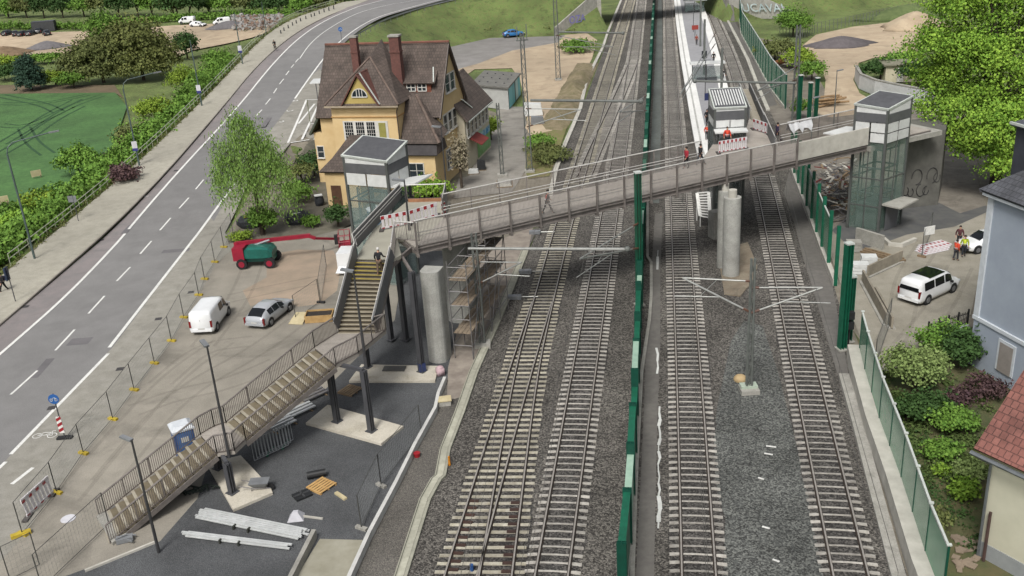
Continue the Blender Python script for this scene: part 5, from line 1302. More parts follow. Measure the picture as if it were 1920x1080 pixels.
wire_m = M('copper_wire','5e5c58','4c4a47',3,.5)
for P_, lb in ((cT1,'contact and carrier wire over the turnout track'),(cT2,'contact and carrier wire over the second track from the left'),(cT3,'contact and carrier wire over the track beside the green middle wall'),(cT4,'contact and carrier wire over the rightmost track')):
    q_ = [Vector((p.x,p.y,0)) for p in P_[::25]]; t = thing('overhead_wire', lb, 'overhead wire', q_[0], 'overhead wires')
    part('contact_wire', MB().tube([p+Vector((0,0,5.5)) for p in q_], .011, 4), wire_m, t); part('carrier_wire', MB().tube([p+Vector((0,0,6.7+.25*(k%2))) for k, p in enumerate(q_)], .011, 4), wire_m, t)
    for k, p in enumerate(q_[:12]): part('dropper', MB().cyl(p+Vector((0,0,5.5)), p+Vector((0,0,6.7+.25*(k%2))), .007,.007,4), wire_m, t)
# ================================================================== ISLAND PLATFORM
plat = thing('island_platform', 'long grey island platform with bright white edges running away behind the bridge', 'platform', U(1335,300))
EL = [U(1322,330,.8),(U(1308,290,.8)),U(1297,230,.8),U(1287,170,.8),U(1277,110,.8),U(1268,40,.8),U(1264,-5,.8),U(1263,-18,.8)]
ER = [U(1382,330,.8),U(1384,250,.8),U(1366,170,.8),U(1352,115,.8),U(1336,60,.8),U(1322,20,.8),U(1314,-5,.8),U(1311,-18,.8)]
a = resample(EL, 30); b = resample(ER, 30)
def pslab(A, B, z0, z1):
    rs = []
    for p, q in zip(A, B): rs.append([(p.x,p.y,z0),(q.x,q.y,z0),(q.x,q.y,z1),(p.x,p.y,z1)])
    return MB().rings(rs)
part('platform_slab', pslab(a, b, -.05, .76), M('platform_paving','a9a9ac','9b9b9e',1.2,.85,big=.12), plat)
wE = M('platform_edge', 'efefec', 'dcdcd8', 2.5, .75, big=.08, k=.85)
ai = [p.lerp(q, 1.5/max(1.6,(q-p).length)) for p, q in zip(a, b)]; bi = [q.lerp(p, 1.25/max(1.6,(q-p).length)) for p, q in zip(a, b)]
part('edge_paving', pslab([p.lerp(q,-.01) for p,q in zip(a,b)], ai, .5, .79), wE, plat); part('edge_paving', pslab(bi, [q.lerp(p,-.01) for p,q in zip(a,b)], .5, .79), wE, plat)
part('tactile_strip', pslab([p.lerp(q,.35) for p,q in zip(a,ai)], [p.lerp(q,.5) for p,q in zip(a,ai)], .78, .798), M('tactile','c9c9c4','b9b9b4',8,.8), plat)
# shelter
def shelter(px, label, w_=5.0):
    p = U(*px, .76); t = thing('platform_shelter', label, 'shelter', p, 'glass platform shelters')
    part('roof', MB().box((p.x,p.y,3.45),(w_,2.0,.16),-.1), wpan, t); 
    for i in (-1,0,1): part('post', MB().box((p.x+i*w_*.42,p.y+.6,2.05),(.1,.1,2.6),-.1), frame_m, t)
    part('glass_screen', MB().box((p.x,p.y+.65,1.9),(w_*.85,.04,1.9),-.1), lg, t)
    part('bench', MB().box((p.x,p.y+.3,1.2),(w_*.6,.4,.08),-.1), steeld, t); return t
shelter((1326,152), 'white-roofed glass shelter in the middle of the platform'); shelter((1303,24), 'second white-roofed shelter far up the platform')
def signp(px, z, h, w_, hexc, label, z0=.76, rot=.0, cat='sign', name='information_sign', ph_=None):
    p = U(*px, z0); t = thing(name, label, cat, p); part('post', MB().cyl(p, p+Vector((0,0,z)), .05, .05, 6), steeld, t)
    part('board', MB().box((p.x,p.y-.07,z0+z-h/2),(w_,.06,h),rot), M('sign_'+hexc, hexc, hexc, 2, .5, big=.05), t); return t
signp((1330,222), 3.2, .9, 1.3, '2b3563', 'dark blue platform sign just left of the lift')
signp((1334,245), 2.8, .6, 1.0, '252c44', 'lower dark sign board beside the platform lift')
signp((1320,140), 3.6, 1.1, .8, '3a3f45', 'dark timetable board by the white shelter')
signp((1303,72), 2.4, .8, 1.2, 'a04038', 'small red board far along the platform')
for px, lb in (((1322,185),'thin lamp post left of the platform lift'), ((1300,60),'thin lamp post far along the platform')):
    p = U(*px,.76); t = thing('lamp_post', lb, 'lamp post', p, 'platform lamp posts'); part('pole', MB().cyl(p,p+Vector((0,0,5.2)),.06,.05,6), steeld, t); part('lamp_head', MB().box((p.x,p.y,p.z+5.2),(1.4,.25,.08)), M('lamp_grey','8c8f92','7b7e81',3,.5), t)

# ================================================================== LAMPS AND SIGNS
lampm = M('lamp_grey','8c8f92','7b7e81',3,.5)
def head(mb, p, d, s=1.0):
    d = Vector(d).normalized(); mb.beam(p, p+d*.75*s+Vector((0,0,.08)), .26*s, .11*s)
def lamp(base, top, d, label, group='lamp posts', r0=.07, s=1.0, mat=None):
    t = thing('street_lamp', label, 'street lamp', base, group); part('pole', MB().cyl(base, top, r0*1.25, r0*.7, 8), mat or M('dark_pole','4a4a4c','3d3d3f',3,.5), t)
    mb = MB(); head(mb, top, d, s); part('lamp_head', mb, lampm, t); return t
p = U(298,1036); lamp(p, p+Vector((0,0,6.4)), (-.55,.3,0), 'dark lamp post standing in front of the lowest stairs', s=.9)
p = U(430,858,Z2-.3); lamp(p, p+Vector((0,0,6.6)), (-.4,.6,0), 'dark lamp post fixed to the middle stair landing, rising above the yard')
p = U(684,668,Z1-.3); lamp(p, p+Vector((0,0,5.4)), (-.9,.2,.05), 'lamp post at the upper stair landing in front of the steps')
p = U(768,432,ZD); lamp(p, p+Vector((0,0,3.6)), (-.95,.2,0), 'short lamp post on the landing in front of the red and white barrier', s=1.1)
p = U(843,338,0); q_ = HP(8.6,-8.2,0); lamp(U(838,362,0), U(838,362,0)+Vector((0,0,7.0)), (-.9,.3,0), 'lamp post with double head in front of the house east wing', s=1.3)
p = U(1563,236,0); lamp(p, p+Vector((0,0,6.6)), (.7,.1,0), 'slim lamp post by the lane to the sandy yard', mat=mast_m)
p = U(1521,265,0); lamp(p, p+Vector((0,0,5.0)), (.7,.1,0), 'short lamp post right behind the bridge, by the lumber heap', mat=mast_m)
for (pb, ht, arm_, lb, flag) in (((262,313),10.3,(3.3,1.6),'tall road lamp with long curved arm, second from the front',True), ((66,488),11.0,(3.3,1.7),'tall road lamp with long curved arm nearest the left edge',False),
                            ((379,200),9.5,(-.1,.1),'road lamp pole with banner in the middle of the hedge',True), ((455,121),8.5,(-.1,.1),'road lamp pole with banner near the bend',True), ((500,66),8,(-.1,.1),'plain pole at the outside of the road bend',False)):
    p = at(*pb); t = thing('road_lamp', lb, 'street lamp', p, 'lamps along the pavement'); pts = [p, p+Vector((0,0,ht-1.0))]
    if arm_[0] > 1: pts += [p+Vector((.15,.05,ht-.4)), p+Vector((.6,.25,ht)), p+Vector((arm_[0],arm_[1],ht+.35))]
    else: pts += [p+Vector((0,0,ht))]
    gm_ = M('green_grey_pole','5d6e6c','4f5f5d',3,.6); part('pole', MB().cyl(pts[0],pts[1],.11,.08,8).tube(pts[1:], .055), gm_, t)
    if arm_[0] > 1: part('lamp_head', MB().beam(pts[-1], pts[-1]+Vector((.8,.38,.05)), .25,.12), lampm, t)
    if flag: 
        part('banner', MB().box((p.x-.02,p.y-.14,p.z+2.7),(.62,.05,.9)), M('banner_white','e6e6ea','d2d2da',3,.7), t); part('banner_foot', MB().box((p.x-.02,p.y-.15,p.z+2.15),(.62,.055,.35)), M('banner_blue','3a3f8a','33387c',3,.7), t)
def sign_round(px, h, r_, label, extra=None, z0=None):
    p = U(*px) if z0 is None else at(*px); t = thing('road_sign', label, 'road sign', p); part('post', MB().cyl(p, p+Vector((0,0,h+r_)), .04,.04,6), steeld, t)
    c = p+Vector((0,-.07,h)); pl = part('sign_face', MB().cyl(c, c+Vector((0,-.03,0)), r_, r_, 20), M('sign_blue','2f6cb8','2a62aa',3,.5,big=.05), t)
    mb = MB(); 
    for sx in (-.42,.42):
        q = [c+Vector((sx*r_+math.cos(a)*r_*.26,-.045,-r_*.12+math.sin(a)*r_*.26)) for a in [2*math.pi*k/10 for k in range(11)]]; mb.tube(q, .012, 4)
    mb.tube([c+Vector((-.42*r_,-.045,-.12*r_)), c+Vector((0,-.045,.3*r_)), c+Vector((.35*r_,-.045,.3*r_)), c+Vector((.42*r_,-.045,-.12*r_))], .012, 4); part('cycle_emblem', mb, white, pl)
    return t, p
t, p = sign_round((122,822), 2.75, .32, 'blue round cycle sign above a red and white striped board by the fence')
redm = M('signal_red','b0242e','98202a',3,.5,big=.08)
mb = MB(); mb.cur = 0; mb.box((p.x-.02,p.y-.1,1.0),(.3,.05,1.1)); mb.cur = 1
for k in range(3): mb.poly([(p.x-.17,p.y-.13,.5+k*.37),(p.x+.13,p.y-.13,.66+k*.37),(p.x+.13,p.y-.13,.86+k*.37),(p.x-.17,p.y-.13,.7+k*.37)])
part('striped_board', mb, [white, redm], t); part('rubber_foot', MB().box((p.x,p.y,.06),(.9,.35,.12)), M('black_rubber','2d2d2f','242426',4,.8), t)
sign_round((641,78), 2.2, .4, 'far blue round sign at the inside of the bend above the house roof', z0=1)
p = at(148,418); t = thing('road_sign', 'grey back of a rectangular sign beside the railing', 'road sign', p); part('post', MB().cyl(p,p+Vector((0,0,3.0)),.04,.04,6), steeld, t); part('board', MB().box((p.x-.1,p.y,2.7),(.85,.05,.65)), lampm, t)
p = U(30,568); t = thing('road_sign', 'dark edge-on sign on a post at the left edge of the picture', 'road sign', p); part('post', MB().cyl(p,p+Vector((0,0,3.2)),.045,.045,6), steeld, t); part('board', MB().box((p.x-.1,p.y,2.6),(.12,.6,1.1)), M('sign_navy','2f3f5c','28364f',3,.5), t)
for px, lb in (((602,195),'bus stop shelter roof at the lay-by, taller of two'), ):
    p = at(600,190); t = thing('bus_shelter', 'white-roofed bus shelter at the lay-by left of the house', 'bus shelter', p); part('roof', MB().box((p.x,p.y,p.z+2.9),(1.6,3.4,.14)), wpan, t); mb = MB()
    for i in (-1,1): mb.cyl((p.x,p.y+i*1.4,p.z),(p.x,p.y+i*1.4,p.z+2.9),.06,.06,6)
    part('posts', mb, steeld, t)
p = at(582,232); solo('lay_by_post', MB().cyl(p,p+Vector((0,0,3.2)),.05,.05,6), M('olive_post','7d8560','6b7252',3,.7), 'thin olive post standing in the lay-by hatching', 'post', p)

# pedestrian railing above the hedge
rl = resample(smooth([UR(*q) for q in RAILPX[1:]]), 150); t = thing('road_railing', 'pale two-rail railing along the pavement above the hedge', 'railing', rl[0])
rm = M('pale_rail','c9cdb8','b3b7a3',3,.5,big=.1)
for z in (1.1,.62): part('rail', MB().tube([q+Vector((0,0,z)) for q in rl[::3]], .045, 5), rm, t)
for q in rl[::2]: part('post', MB().cyl(q-Vector((0,0,.3)), q+Vector((0,0,1.1)), .035,.035,5), rm, t)
# crash barrier round the bend
gr = resample(smooth([UR(*q) for q in [(648,78),(672,66),(705,47),(745,32),(790,18),(840,6),(880,-4)]]), 40); t = thing('crash_barrier', 'grey crash barrier on the embankment at the inside of the bend', 'crash barrier', gr[0])
gr = offs(gr, .9); part('guard_rail', MB().rings([[q+Vector((0,0,.5)), q+Vector((.02,.08,.6)), q+Vector((0,0,.8)), q+Vector((0,.1,.8)), q+Vector((.02,.12,.5))] for q in gr]), M('galvanised','a8acae','95999b',3,.5,metal=.3), t)
for q in gr[::2]: part('post', MB().box((q.x,q.y+.1,q.z+.2),(.1,.1,.9)), mast_m, t)
bd_ = [UR(*q) for q in [(527,64),(533,59),(541,54),(549,49),(556,45),(564,41),(574,37),(584,33),(590,31),(599,27),(608,23),(617,20),(626,17)]]
bol = MB().cyl((0,0,0),(0,0,.75),.12,.1,8); b0m = solo('bollard', bol, M('black_bollard','33353a','292b2f',3,.6), 'small dark bollard in the row along the kerb at the bend', 'bollard', (0,0,0), 'bollards at the bend')
for k, q in enumerate(bd_):
    if k: c = clone(b0m, q)
b0m.location = bd_[0]

# ================================================================== CONSTRUCTION FENCE
fm = M('fence_steel','5e5f5c','4f504d',3,.5,metal=.2,big=.1); yf = M('yellow_foot','d2b83a','b89f30',3,.7,big=.15); wire = M('fence_wire','9b9e9a','898c88',3,.5,alpha=.8,big=.05)
def fence_panel(a, b, label, h=2.0, foot=yf, dx=.22, name='construction_fence', group='construction fence panels', feet=(1,1)):
    a = Vector(a); b = Vector(b); t = thing(name, label, 'fence panel', a, group); z = Vector((0,0,1)); mb = MB(); a_ = a+z*.12; b_ = b+z*.12
    mb.cyl(a_, a+z*h, .03,.03,5).cyl(b_, b+z*h, .03,.03,5).cyl(a+z*h, b+z*h, .018,.018,5).cyl(a_, b_, .018,.018,5); part('frame', mb, fm, t)
    mb = MB(); L = (b-a).length; n = int(L/dx)
    for k in range(1, n): p_ = a_.lerp(b_, k/n); mb.beam(p_, p_+z*(h-.15), .006, .006)
    for k in range(1, 8): mb.beam(a_+z*(h-.15)*k/8, b_+z*(h-.15)*k/8, .006, .006)
    part('mesh', mb, wire, t); d = (b-a).normalized()
    if feet[0]: part('foot', MB().box((a.x,a.y,.07),(.66,.22,.14),math.atan2(d.y,d.x)+1.2), foot, t)
    return t
fp = [(437,436),(420,464),(403,492),(384,524),(373,554),(345,596),(322,640),(290,682),(252,732),(212,787),(157,851)]
fl = ['behind the birch','left of the boom lift','beside the red end of the boom lift','left of the boom lift wheels','a step up from the white van','just left of the white van','left of the yard below the white van','midway along the row, above the kink','above the middle of the lower stairs','next to the cycle sign']
for k, (a, b) in enumerate(zip(fp, fp[1:])): fence_panel(U(*b), U(*a), 'wire construction fence panel with yellow foot '+fl[k])
fence_panel(U(107,925), U(157,851), 'wire construction fence panel closing the row towards the road corner')
fence_panel(U(43,1003), U(107,925), 'fence panel with a red and white barrier board leaning on it')
fence_panel(U(80,1105), U(205,985), 'fence panel at the bottom edge running to the foot of the stairs', feet=(0,0)); fence_panel(U(20,1090), U(75,1062), 'fence panel cut by the bottom left corner', feet=(0,0))
fence_panel(U(602,568), U(612,500), 'lone fence panel with rubber foot beside the stairs', foot=M('black_rubber','2d2d2f','242426',4,.8)); fence_panel(U(555,600), U(600,568), 'fence panel near the timber planter, beyond the silver car', foot=M('black_rubber','2d2d2f','242426'))
fence_panel(U(678,992), U(715,912), 'fence panel standing on the dark forecourt by the white edge board', foot=con); fence_panel(U(715,912), U(790,815), 'fence panel running along the white edge board towards the piers', foot=con)
fence_panel(U(1640,690), U(1668,610), 'fence panel between green glass wall and courtyard', foot=con); NB_ = fence_panel(U(1728,482), U(1745,440), 'fence panel with a white notice board in the courtyard', foot=soil)
p = U(1738,470); part('notice_board', MB().box((p.x,p.y-.08,1.75),(1.0,.05,.7),.3), white, NB_)
def barrier(a, b, label, h=1.0, n=None, z0=0.0, lean=0.0):
    """red and white plastic barrier board"""
    a = Vector(a); b = Vector(b); a.z = b.z = z0; d = (b-a); L = d.length; d.normalize(); s = Vector((d.y,-d.x,0)); n = n or max(6, int(L/.18)); t = thing('barrier_board', label, 'barrier', a, 'red and white barrier boards'); z = Vector((0,0,1))+s*-lean
    mb = MB(); mb.cur = 0; w_ = L/n
    for k in range(n): c = a+d*(k+.5)*w_; mb.beam(c+z*.1, c+z*h, w_*.62, .04, up=s)
    mb.beam(a+z*(h-.14), b+z*(h-.14), .06, .26); mb.beam(a+z*.16, b+z*.16, .06, .12); mb.cur = 1
    for k in range(0, n, 2):
        c = a+d*(k+.5)*w_+s*.034; mb.poly([c-d*w_*.45+z*(h-.27), c+d*w_*.45+z*(h-.27), c+d*w_*.45+z*(h-.03), c-d*w_*.45+z*(h-.03)])
        mb.poly([c-d*w_*.4+z*.11, c+d*w_*.4+z*.11, c+d*w_*.4+z*.2, c-d*w_*.4+z*.2])
    part('board', mb, [M('barrier_white','ece8ea','dcd8da',3,.6,big=.05), redm], t)
    for q in (a, b): part('foot', MB().box((q.x,q.y,z0+.05),(.3,.8,.1)), M('grey_foot','5b5654','4c4846',4,.9), t)
    return t
barrier(U(716,432,ZD), U(770,421,ZD), 'red and white barrier board across the left landing, left half', 1.05, 8, ZD); barrier(U(770,421,ZD), U(821,405,ZD), 'red and white barrier board across the left landing, right half', 1.05, 8, ZD)
barrier(U(1347,288,ZD), U(1400,279,ZD), 'red and white barrier board on the bridge in front of the platform lift', 1.05, 14, ZD)
barrier(U(1412,243,ZD), U(1441,253,ZD), 'short barrier board closing the stairs right of the platform lift', 1.0, 8, ZD)
barrier(U(52,972), U(102,925), 'red and white barrier board by the fence gate at the lower left', 1.15, 8, 0, .12)
p = U(833,406,ZD); t = thing('warning_beacon', 'narrow red and white warning beacon where landing meets bridge', 'warning beacon', p); mb = MB(); mb.cur=0; mb.box((p.x,p.y,ZD+.6),(.28,.06,1.05)); mb.cur=1
for k in range(3): mb.poly([(p.x-.14,p.y-.035,ZD+.15+k*.33),(p.x+.14,p.y-.035,ZD+.28+k*.33),(p.x+.14,p.y-.035,ZD+.44+k*.33),(p.x-.14,p.y-.035,ZD+.31+k*.33)])
part('board', mb, [white, redm], t); part('foot', MB().box((p.x,p.y,ZD+.06),(.8,.35,.12)), M('grey_foot','5b5654','4c4846'), t)
# pile of barrier boards lying in the courtyard
p = U(1772,466); t = thing('barrier_stack', 'pile of red and white barrier boards lying flat in the courtyard', 'barrier stack', p, None)
for k in range(4):
    mb = MB(); mb.cur = 0; o_ = Vector((k*.16-.2, k*.2-.3, .06+k*.07)); mb.box((p.x+o_.x-1.0,p.y+o_.y,o_.z),(2.4,1.2,.06),.35); mb.cur = 1
    for j in range(6):
        for i in (-.35,.25): mb.box((p.x+o_.x-1.0+(-1.0+j*.4)*math.cos(.35)-i*math.sin(.35), p.y+o_.y+(-1.0+j*.4)*math.sin(.35)+i*math.cos(.35), o_.z+.033),(.2,.26,.006),.35)
    part('board', mb, [M('barrier_white','ece8ea','dcd8da'), redm], t)

# ================================================================== VEHICLES
paintw = M('white_car_paint','eceeef','e2e4e5',1,.22,big=.03,coat=.6,k=.85); silver = M('silver_paint','c2c6cb','b8bcc1',1,.28,metal=.15,big=.04,coat=.6); bluep = M('blue_paint','2f7fc0','2a72ae',1,.25,big=.04,coat=.6)
cglass = M('car_glass','181c20','12161a',1,.06,big=.05); tyre_m = M('tyre','232426','1b1c1e',5,.85); rim_m = M('alloy','9a9ca0','85878b',3,.35,metal=.6); black = M('black_plastic','26282a','1e2022',3,.6); lred = M('tail_lamp','8c1c20','741619',3,.25); lwh = M('head_lamp','dfe6ea','c8d0d6',3,.15)
plate = M('number_plate','dcdcd8','cfcfcb',3,.6)
def ipt(st, x):
    for a, b in zip(st, st[1:]):
        if x <= b[0]: u = (x-a[0])/(b[0]-a[0]+1e-9); u = max(0, min(1, u)); return [lerp(a[k], b[k], u) for k in range(len(a))]
    return list(st[-1])
def smoothst(st, n):
    """resample the stations with smooth easing"""
    xs_ = np.linspace(st[0][0], st[-1][0], n); return [ipt(st, x) for x in xs_]
def car(name, label, cat, st, wheels, side_w, rear_w, front_w, paint, pos, rz, group=None, roofglass=None, wr=.32, track_=.78, rails_=False, lamps=True):
    """st: stations x, z_bottom, z_belt, z_roof, half_width, half_roof. x grows to the front"""
    t = thing(name, label, cat, (0,0,0), group)
    S = smoothst(st, 34)
    def ring(s):
        x, zb, zm, zt, hw, hr = s; mid = lerp(zb, zm, .55)
        L = [(x,-hw*.93,zb),(x,-hw,lerp(zb,zm,.25)),(x,-hw*1.005,mid),(x,-hw*.97,zm),(x,-lerp(hw*.97,hr,.55),lerp(zm,zt,.55)),(x,-hr,lerp(zm,zt,.9)),(x,-hr*.82,zt),(x,0,zt+.02*(hr>.3))]
        return L+[(p[0],-p[1],p[2]) for p in reversed(L[:-1])]
    part('body', MB().rings([ring(s) for s in S]), paint, t, smooth=True)
    for side in (-1,1):
        for (x0, x1) in side_w:
            q = []
            for x, e in ((x0,.12),(x1,.12)): s = ipt(st, x); q.append(s)
            a, b = q; f = lambda s, v, e=.012: (s[0], side*(lerp(s[4]*.97, s[5], v*.95)+.016), lerp(s[2], s[3], v*.92))
            n = 6; mb = MB(); rs = []
            for k in range(n+1):
                s = ipt(st, lerp(x0, x1, k/n)); rs.append([f(s,.1), f(s,.5), f(s,.86)])
            i = mb.vs([v for r in rs for v in r])
            for k in range(n):
                for j in range(2): mb.face((i+k*3+j,i+k*3+j+1,i+k*3+3+j+1,i+k*3+3+j))
            part('side_window', mb, cglass, t)
    def cross(x0, x1, name, dz):
        mb = MB(); rs = []; n = 5
        for k in range(n+1):
            s = ipt(st, lerp(x0, x1, k/n)); w_ = min(s[4]*.86, s[5]*.97 if s[5] > .3 else s[4]*.8); z_ = s[3]+dz
            rs.append([(s[0],-w_,z_-.012),(s[0],-w_*.5,z_+.008),(s[0],0,z_+.022),(s[0],w_*.5,z_+.008),(s[0],w_,z_-.012)])
        i = mb.vs([v for r in rs for v in r])
        for k in range(n):
            for j in range(4): mb.face((i+k*5+j,i+k*5+j+1,i+k*5+5+j+1,i+k*5+5+j))
        return part(name, mb, cglass, t)
    if front_w: cross(front_w[0], front_w[1], 'windscreen', .012)
    x_r = st[0][0]
    if rear_w[0] == 'v':   # upright rear window
        _, z0, z1, w_ = rear_w; off = .03
        part('rear_window', MB().box((x_r-off+.01+rear_w_dx.get(name,0),0,(z0+z1)/2),(.05,w_*2,z1-z0)), cglass, t)
    else: cross(rear_w[0], rear_w[1], 'rear_window', .012)
    if roofglass: cross(roofglass[0], roofglass[1], 'glass_roof', .014)
    hw = max(s[4] for s in st)
    for x in wheels:
        for side in (-1,1):
            y = side*(hw-.1); w_ = part('wheel', MB().cyl((x,y-.11,wr),(x,y+.11,wr),wr,wr,20), tyre_m, t); part('rim', MB().cyl((x,y+side*.10,wr),(x,y+side*.125,wr),wr*.62,wr*.6,14), rim_m, w_)
            part('wheel_arch', MB().cyl((x,side*(hw*.9),wr+.02),(x,side*(hw+.006),wr+.02),wr*1.2,wr*1.2,18), black, t)
    zb = st[1][1]; xr, xf = st[0][0], st[-1][0]
    part('rear_bumper', MB().box((xr+.02,0,zb+.16),(.16,hw*1.7,.2)), paint if lamps else black, t); part('front_bumper', MB().box((xf-.02,0,zb+.14),(.16,hw*1.6,.2)), black, t)
    part('number_plate', MB().box((xr-.05,0,zb+.3),(.03,.5,.11)), plate, t)
    for side in (-1,1):
        s = ipt(st, xr+.02); part('tail_lamp', MB().box((xr+.05,side*(hw*.86),s[2]-.12),(.16,.14,.3 if hw<.9 else .5)), lred, t)
        s = ipt(st, xf-.12); part('headlight', MB().box((xf-.1,side*(hw*.74),s[2]-.06),(.2,.28,.14)), lwh, t)
        xm = front_w[0] if front_w else xf-1.2; s = ipt(st, xm-.15); part('mirror', MB().box((xm-.1,side*(hw+.12),s[2]+.06),(.12,.2,.16)), black, t)
    place(t, pos, rz); return t
rear_w_dx = {}
# white panel van, seen from behind
van_st = [(-2.25,.32,1.05,1.72,.86,.74),(-2.2,.28,1.05,1.82,.9,.78),(-1.9,.26,1.05,1.87,.92,.8),(0.6,.26,1.05,1.86,.92,.79),(1.0,.26,1.04,1.78,.92,.74),(1.45,.26,1.0,1.42,.91,.66),(1.75,.26,.98,1.12,.9,.66),(2.1,.28,.84,.98,.86,.62),(2.25,.34,.66,.78,.76,.56)]
pv0 = U(378,640); pv1 = U(352,598); 
def heading(a, b): return math.atan2(b.y-a.y, b.x-a.x)
va_ = heading(U(415,632), U(446,588))
rear_w_dx['parked_van'] = 0
c = (U(360,636)+U(448,580))/2+Vector((0,.4,0)); c = U(398,606)
car('parked_van', 'white panel van parked rear-on beside the fence', 'van', van_st, (-1.45,1.4), ((-.35,.45),(.6,1.25)), ('v',1.2,1.25,.01), (1.02,1.7), paintw, Vector((c.x,c.y,0)), va_, None, None, .33)
# silver hatchback with sloping rear glass
sil_st = [(-2.2,.36,.78,.9,.78,.6),(-2.1,.28,.84,.98,.86,.62),(-1.75,.24,.88,1.2,.9,.6),(-1.2,.22,.88,1.4,.92,.58),(-.4,.22,.87,1.47,.92,.6),(.2,.22,.86,1.42,.92,.58),(.7,.22,.86,1.2,.92,.6),(1.15,.22,.85,.95,.91,.62),(1.8,.24,.78,.86,.88,.6),(2.1,.3,.66,.74,.8,.54),(2.2,.36,.55,.62,.7,.48)]
sa_ = heading(U(512,612), U(552,580)); c = U(508,596)
car('parked_car', 'silver estate car parked beside the white van', 'car', sil_st, (-1.35,1.4), ((-1.35,-.75),(-.7,.05),(.1,.75)), (-2.05,-1.3), (.25,1.1), silver, Vector((c.x,c.y,0)), sa_, None, None, .33)
mpv_st = [(-2.5,.34,1.05,1.62,.88,.7),(-2.42,.28,1.05,1.8,.93,.76),(-2.1,.25,1.05,1.88,.95,.78),(0.7,.25,1.04,1.88,.95,.78),(1.1,.25,1.03,1.72,.95,.74),(1.6,.25,1.0,1.28,.94,.68),(1.85,.26,.96,1.06,.92,.66),(2.35,.3,.8,.92,.86,.6),(2.5,.36,.62,.7,.76,.54)]
ma_ = heading(U(1735,577), U(1788,552)); c = U(1741,553)
mp = car('parked_minibus', 'white people carrier with black glass roof parked in the right-hand courtyard', 'van', mpv_st, (-1.55,1.55), ((-2.0,-.85),(-.75,.35),(.45,1.3)), ('v',1.2,1.25,.01), (1.12,1.78), paintw, Vector((c.x,c.y,0)), ma_, None, (-1.3,.55), .35)
# the upright rear windows of the two vans
def rearglass(t, x, z0, z1, w_): 
    mb = MB(); q = [(x,-w_,z0),(x,w_,z0),(x+.06,w_*.9,z1),(x+.06,-w_*.9,z1)]; i = mb.vs(q+[(a+.04,b,c_) for a,b,c_ in q]); 
    for f in ((0,1,2,3),(7,6,5,4),(0,4,5,1),(1,5,6,2),(2,6,7,3),(3,7,4,0)): mb.face([i+k for k in f])
    ORG[t] = Vector((0,0,0)); part('rear_window', mb, cglass, t)
rearglass(mp, -2.535, 1.12, 1.62, .76)
p = U(1822,470); car('parked_car', 'white car half hidden behind the blue house, by the two workers', 'car', sil_st, (-1.35,1.4), ((-1.35,-.75),(-.7,.05),(.1,.75)), (-2.05,-1.3), (.25,1.1), paintw, p+Vector((1.2,.4,0)), R(195), None, None, .33)
p = at(963,68); car('parked_car', 'small blue car parked at the foot of the grass embankment', 'car', sil_st, (-1.35,1.4), ((-1.35,-.75),(-.7,.05),(.1,.75)), (-2.05,-1.3), (.25,1.1), bluep, p, R(8), None, None, .33)
for px, rz, st_, nm, lb, pt_ in (((416,46),R(200),van_st,'parked_van','white van at the rubble heaps beyond the hedge',paintw), ((352,44),R(170),van_st,'parked_van','white van at the far yard, leftmost of the white vehicles',paintw), ((372,50),R(340),sil_st,'parked_car','white car next to the far white van',paintw)):
    p = at(*px); car(nm, lb, 'van' if 'van' in nm else 'car', st_, (-1.4,1.4), ((-.35,.45),(.6,1.25)), ('v',1.2,1.25,.01), (1.02,1.7), pt_, p, rz, None, None, .33)
for k, px in enumerate(((16,66),(30,67),(46,67),(60,66),(74,62),(88,66))):
    p = at(*px); car('parked_car', ('black car in the far sandy yard at the left edge','dark car second from the left in the far yard','dark car in the middle of the far yard row','dark grey car beside the machinery in the far yard','dark car in front of the grey container, far yard','rightmost dark car in the far yard row')[k], 'car', sil_st, (-1.35,1.4), ((-1.35,-.75),(.1,.75)), (-2.05,-1.3), (.25,1.1), M('dark_paint','2c3238','23282d',1,.3,coat=.5), p, R(100+rnd.uniform(-30,30)), 'cars in the far yard', None, .33)
# red and green boom lift
tl_ = thing('boom_lift', 'red and green self-propelled boom lift with its basket lowered to the right', 'boom lift', (0,0,0))
teal = M('teal_cover','1f7064','1a6056',2,.4,big=.1); redb = M('boom_red','a8203c','931c35',2,.4,big=.1)
part('chassis', MB().box((0,0,.72),(2.9,1.3,.4)), teal, tl_)
part('engine_cover', MB().rings([[(x,-y,z0),(x,y,z0),(x,y,z1),(x,y*.7,z1+.12),(x,-y*.7,z1+.12),(x,-y,z1)] for x,y,z0,z1 in ((-.9,.95,.95,1.55),(-.6,1.05,.95,1.75),(.7,1.05,.95,1.75),(1.2,.95,.95,1.6),(1.5,.8,.95,1.3))]), teal, tl_, smooth=False)
part('counterweight', MB().prism([(-1.9,-1.0),(-.9,-1.05),(-.9,1.05),(-1.9,1.0)], .75, 1.9), redb, tl_)
for x in (-1.2,1.25):
    for y in (-.95,.95):
        w_ = part('wheel', MB().cyl((x,y-.17,.47),(x,y+.17,.47),.47,.47,18), tyre_m, tl_); part('rim', MB().cyl((x,y+.18*(1 if y>0 else -1),.47),(x,y+.2*(1 if y>0 else -1),.47),.27,.27,12), redb, w_)
ba = heading(U(458,505), U(520,503)); bdl = heading(U(440,468,2.2), U(588,452,2.2))-ba-.02; cb_, sb_ = math.cos(bdl), math.sin(bdl)
def BL_(x, y, z): x2 = x+1.8; return (-1.8+x2*cb_-y*sb_, x2*sb_+y*cb_, z)
part('boom', MB().beam(BL_(-1.8,.1,1.98),BL_(4.6,.1,2.0),.28,.32).beam(BL_(4.4,.1,2.0),BL_(5.0,.1,1.7),.26,.26).beam((-1.8,.1,1.3),(-1.8,.1,2.1),.34,.34), redb, tl_)
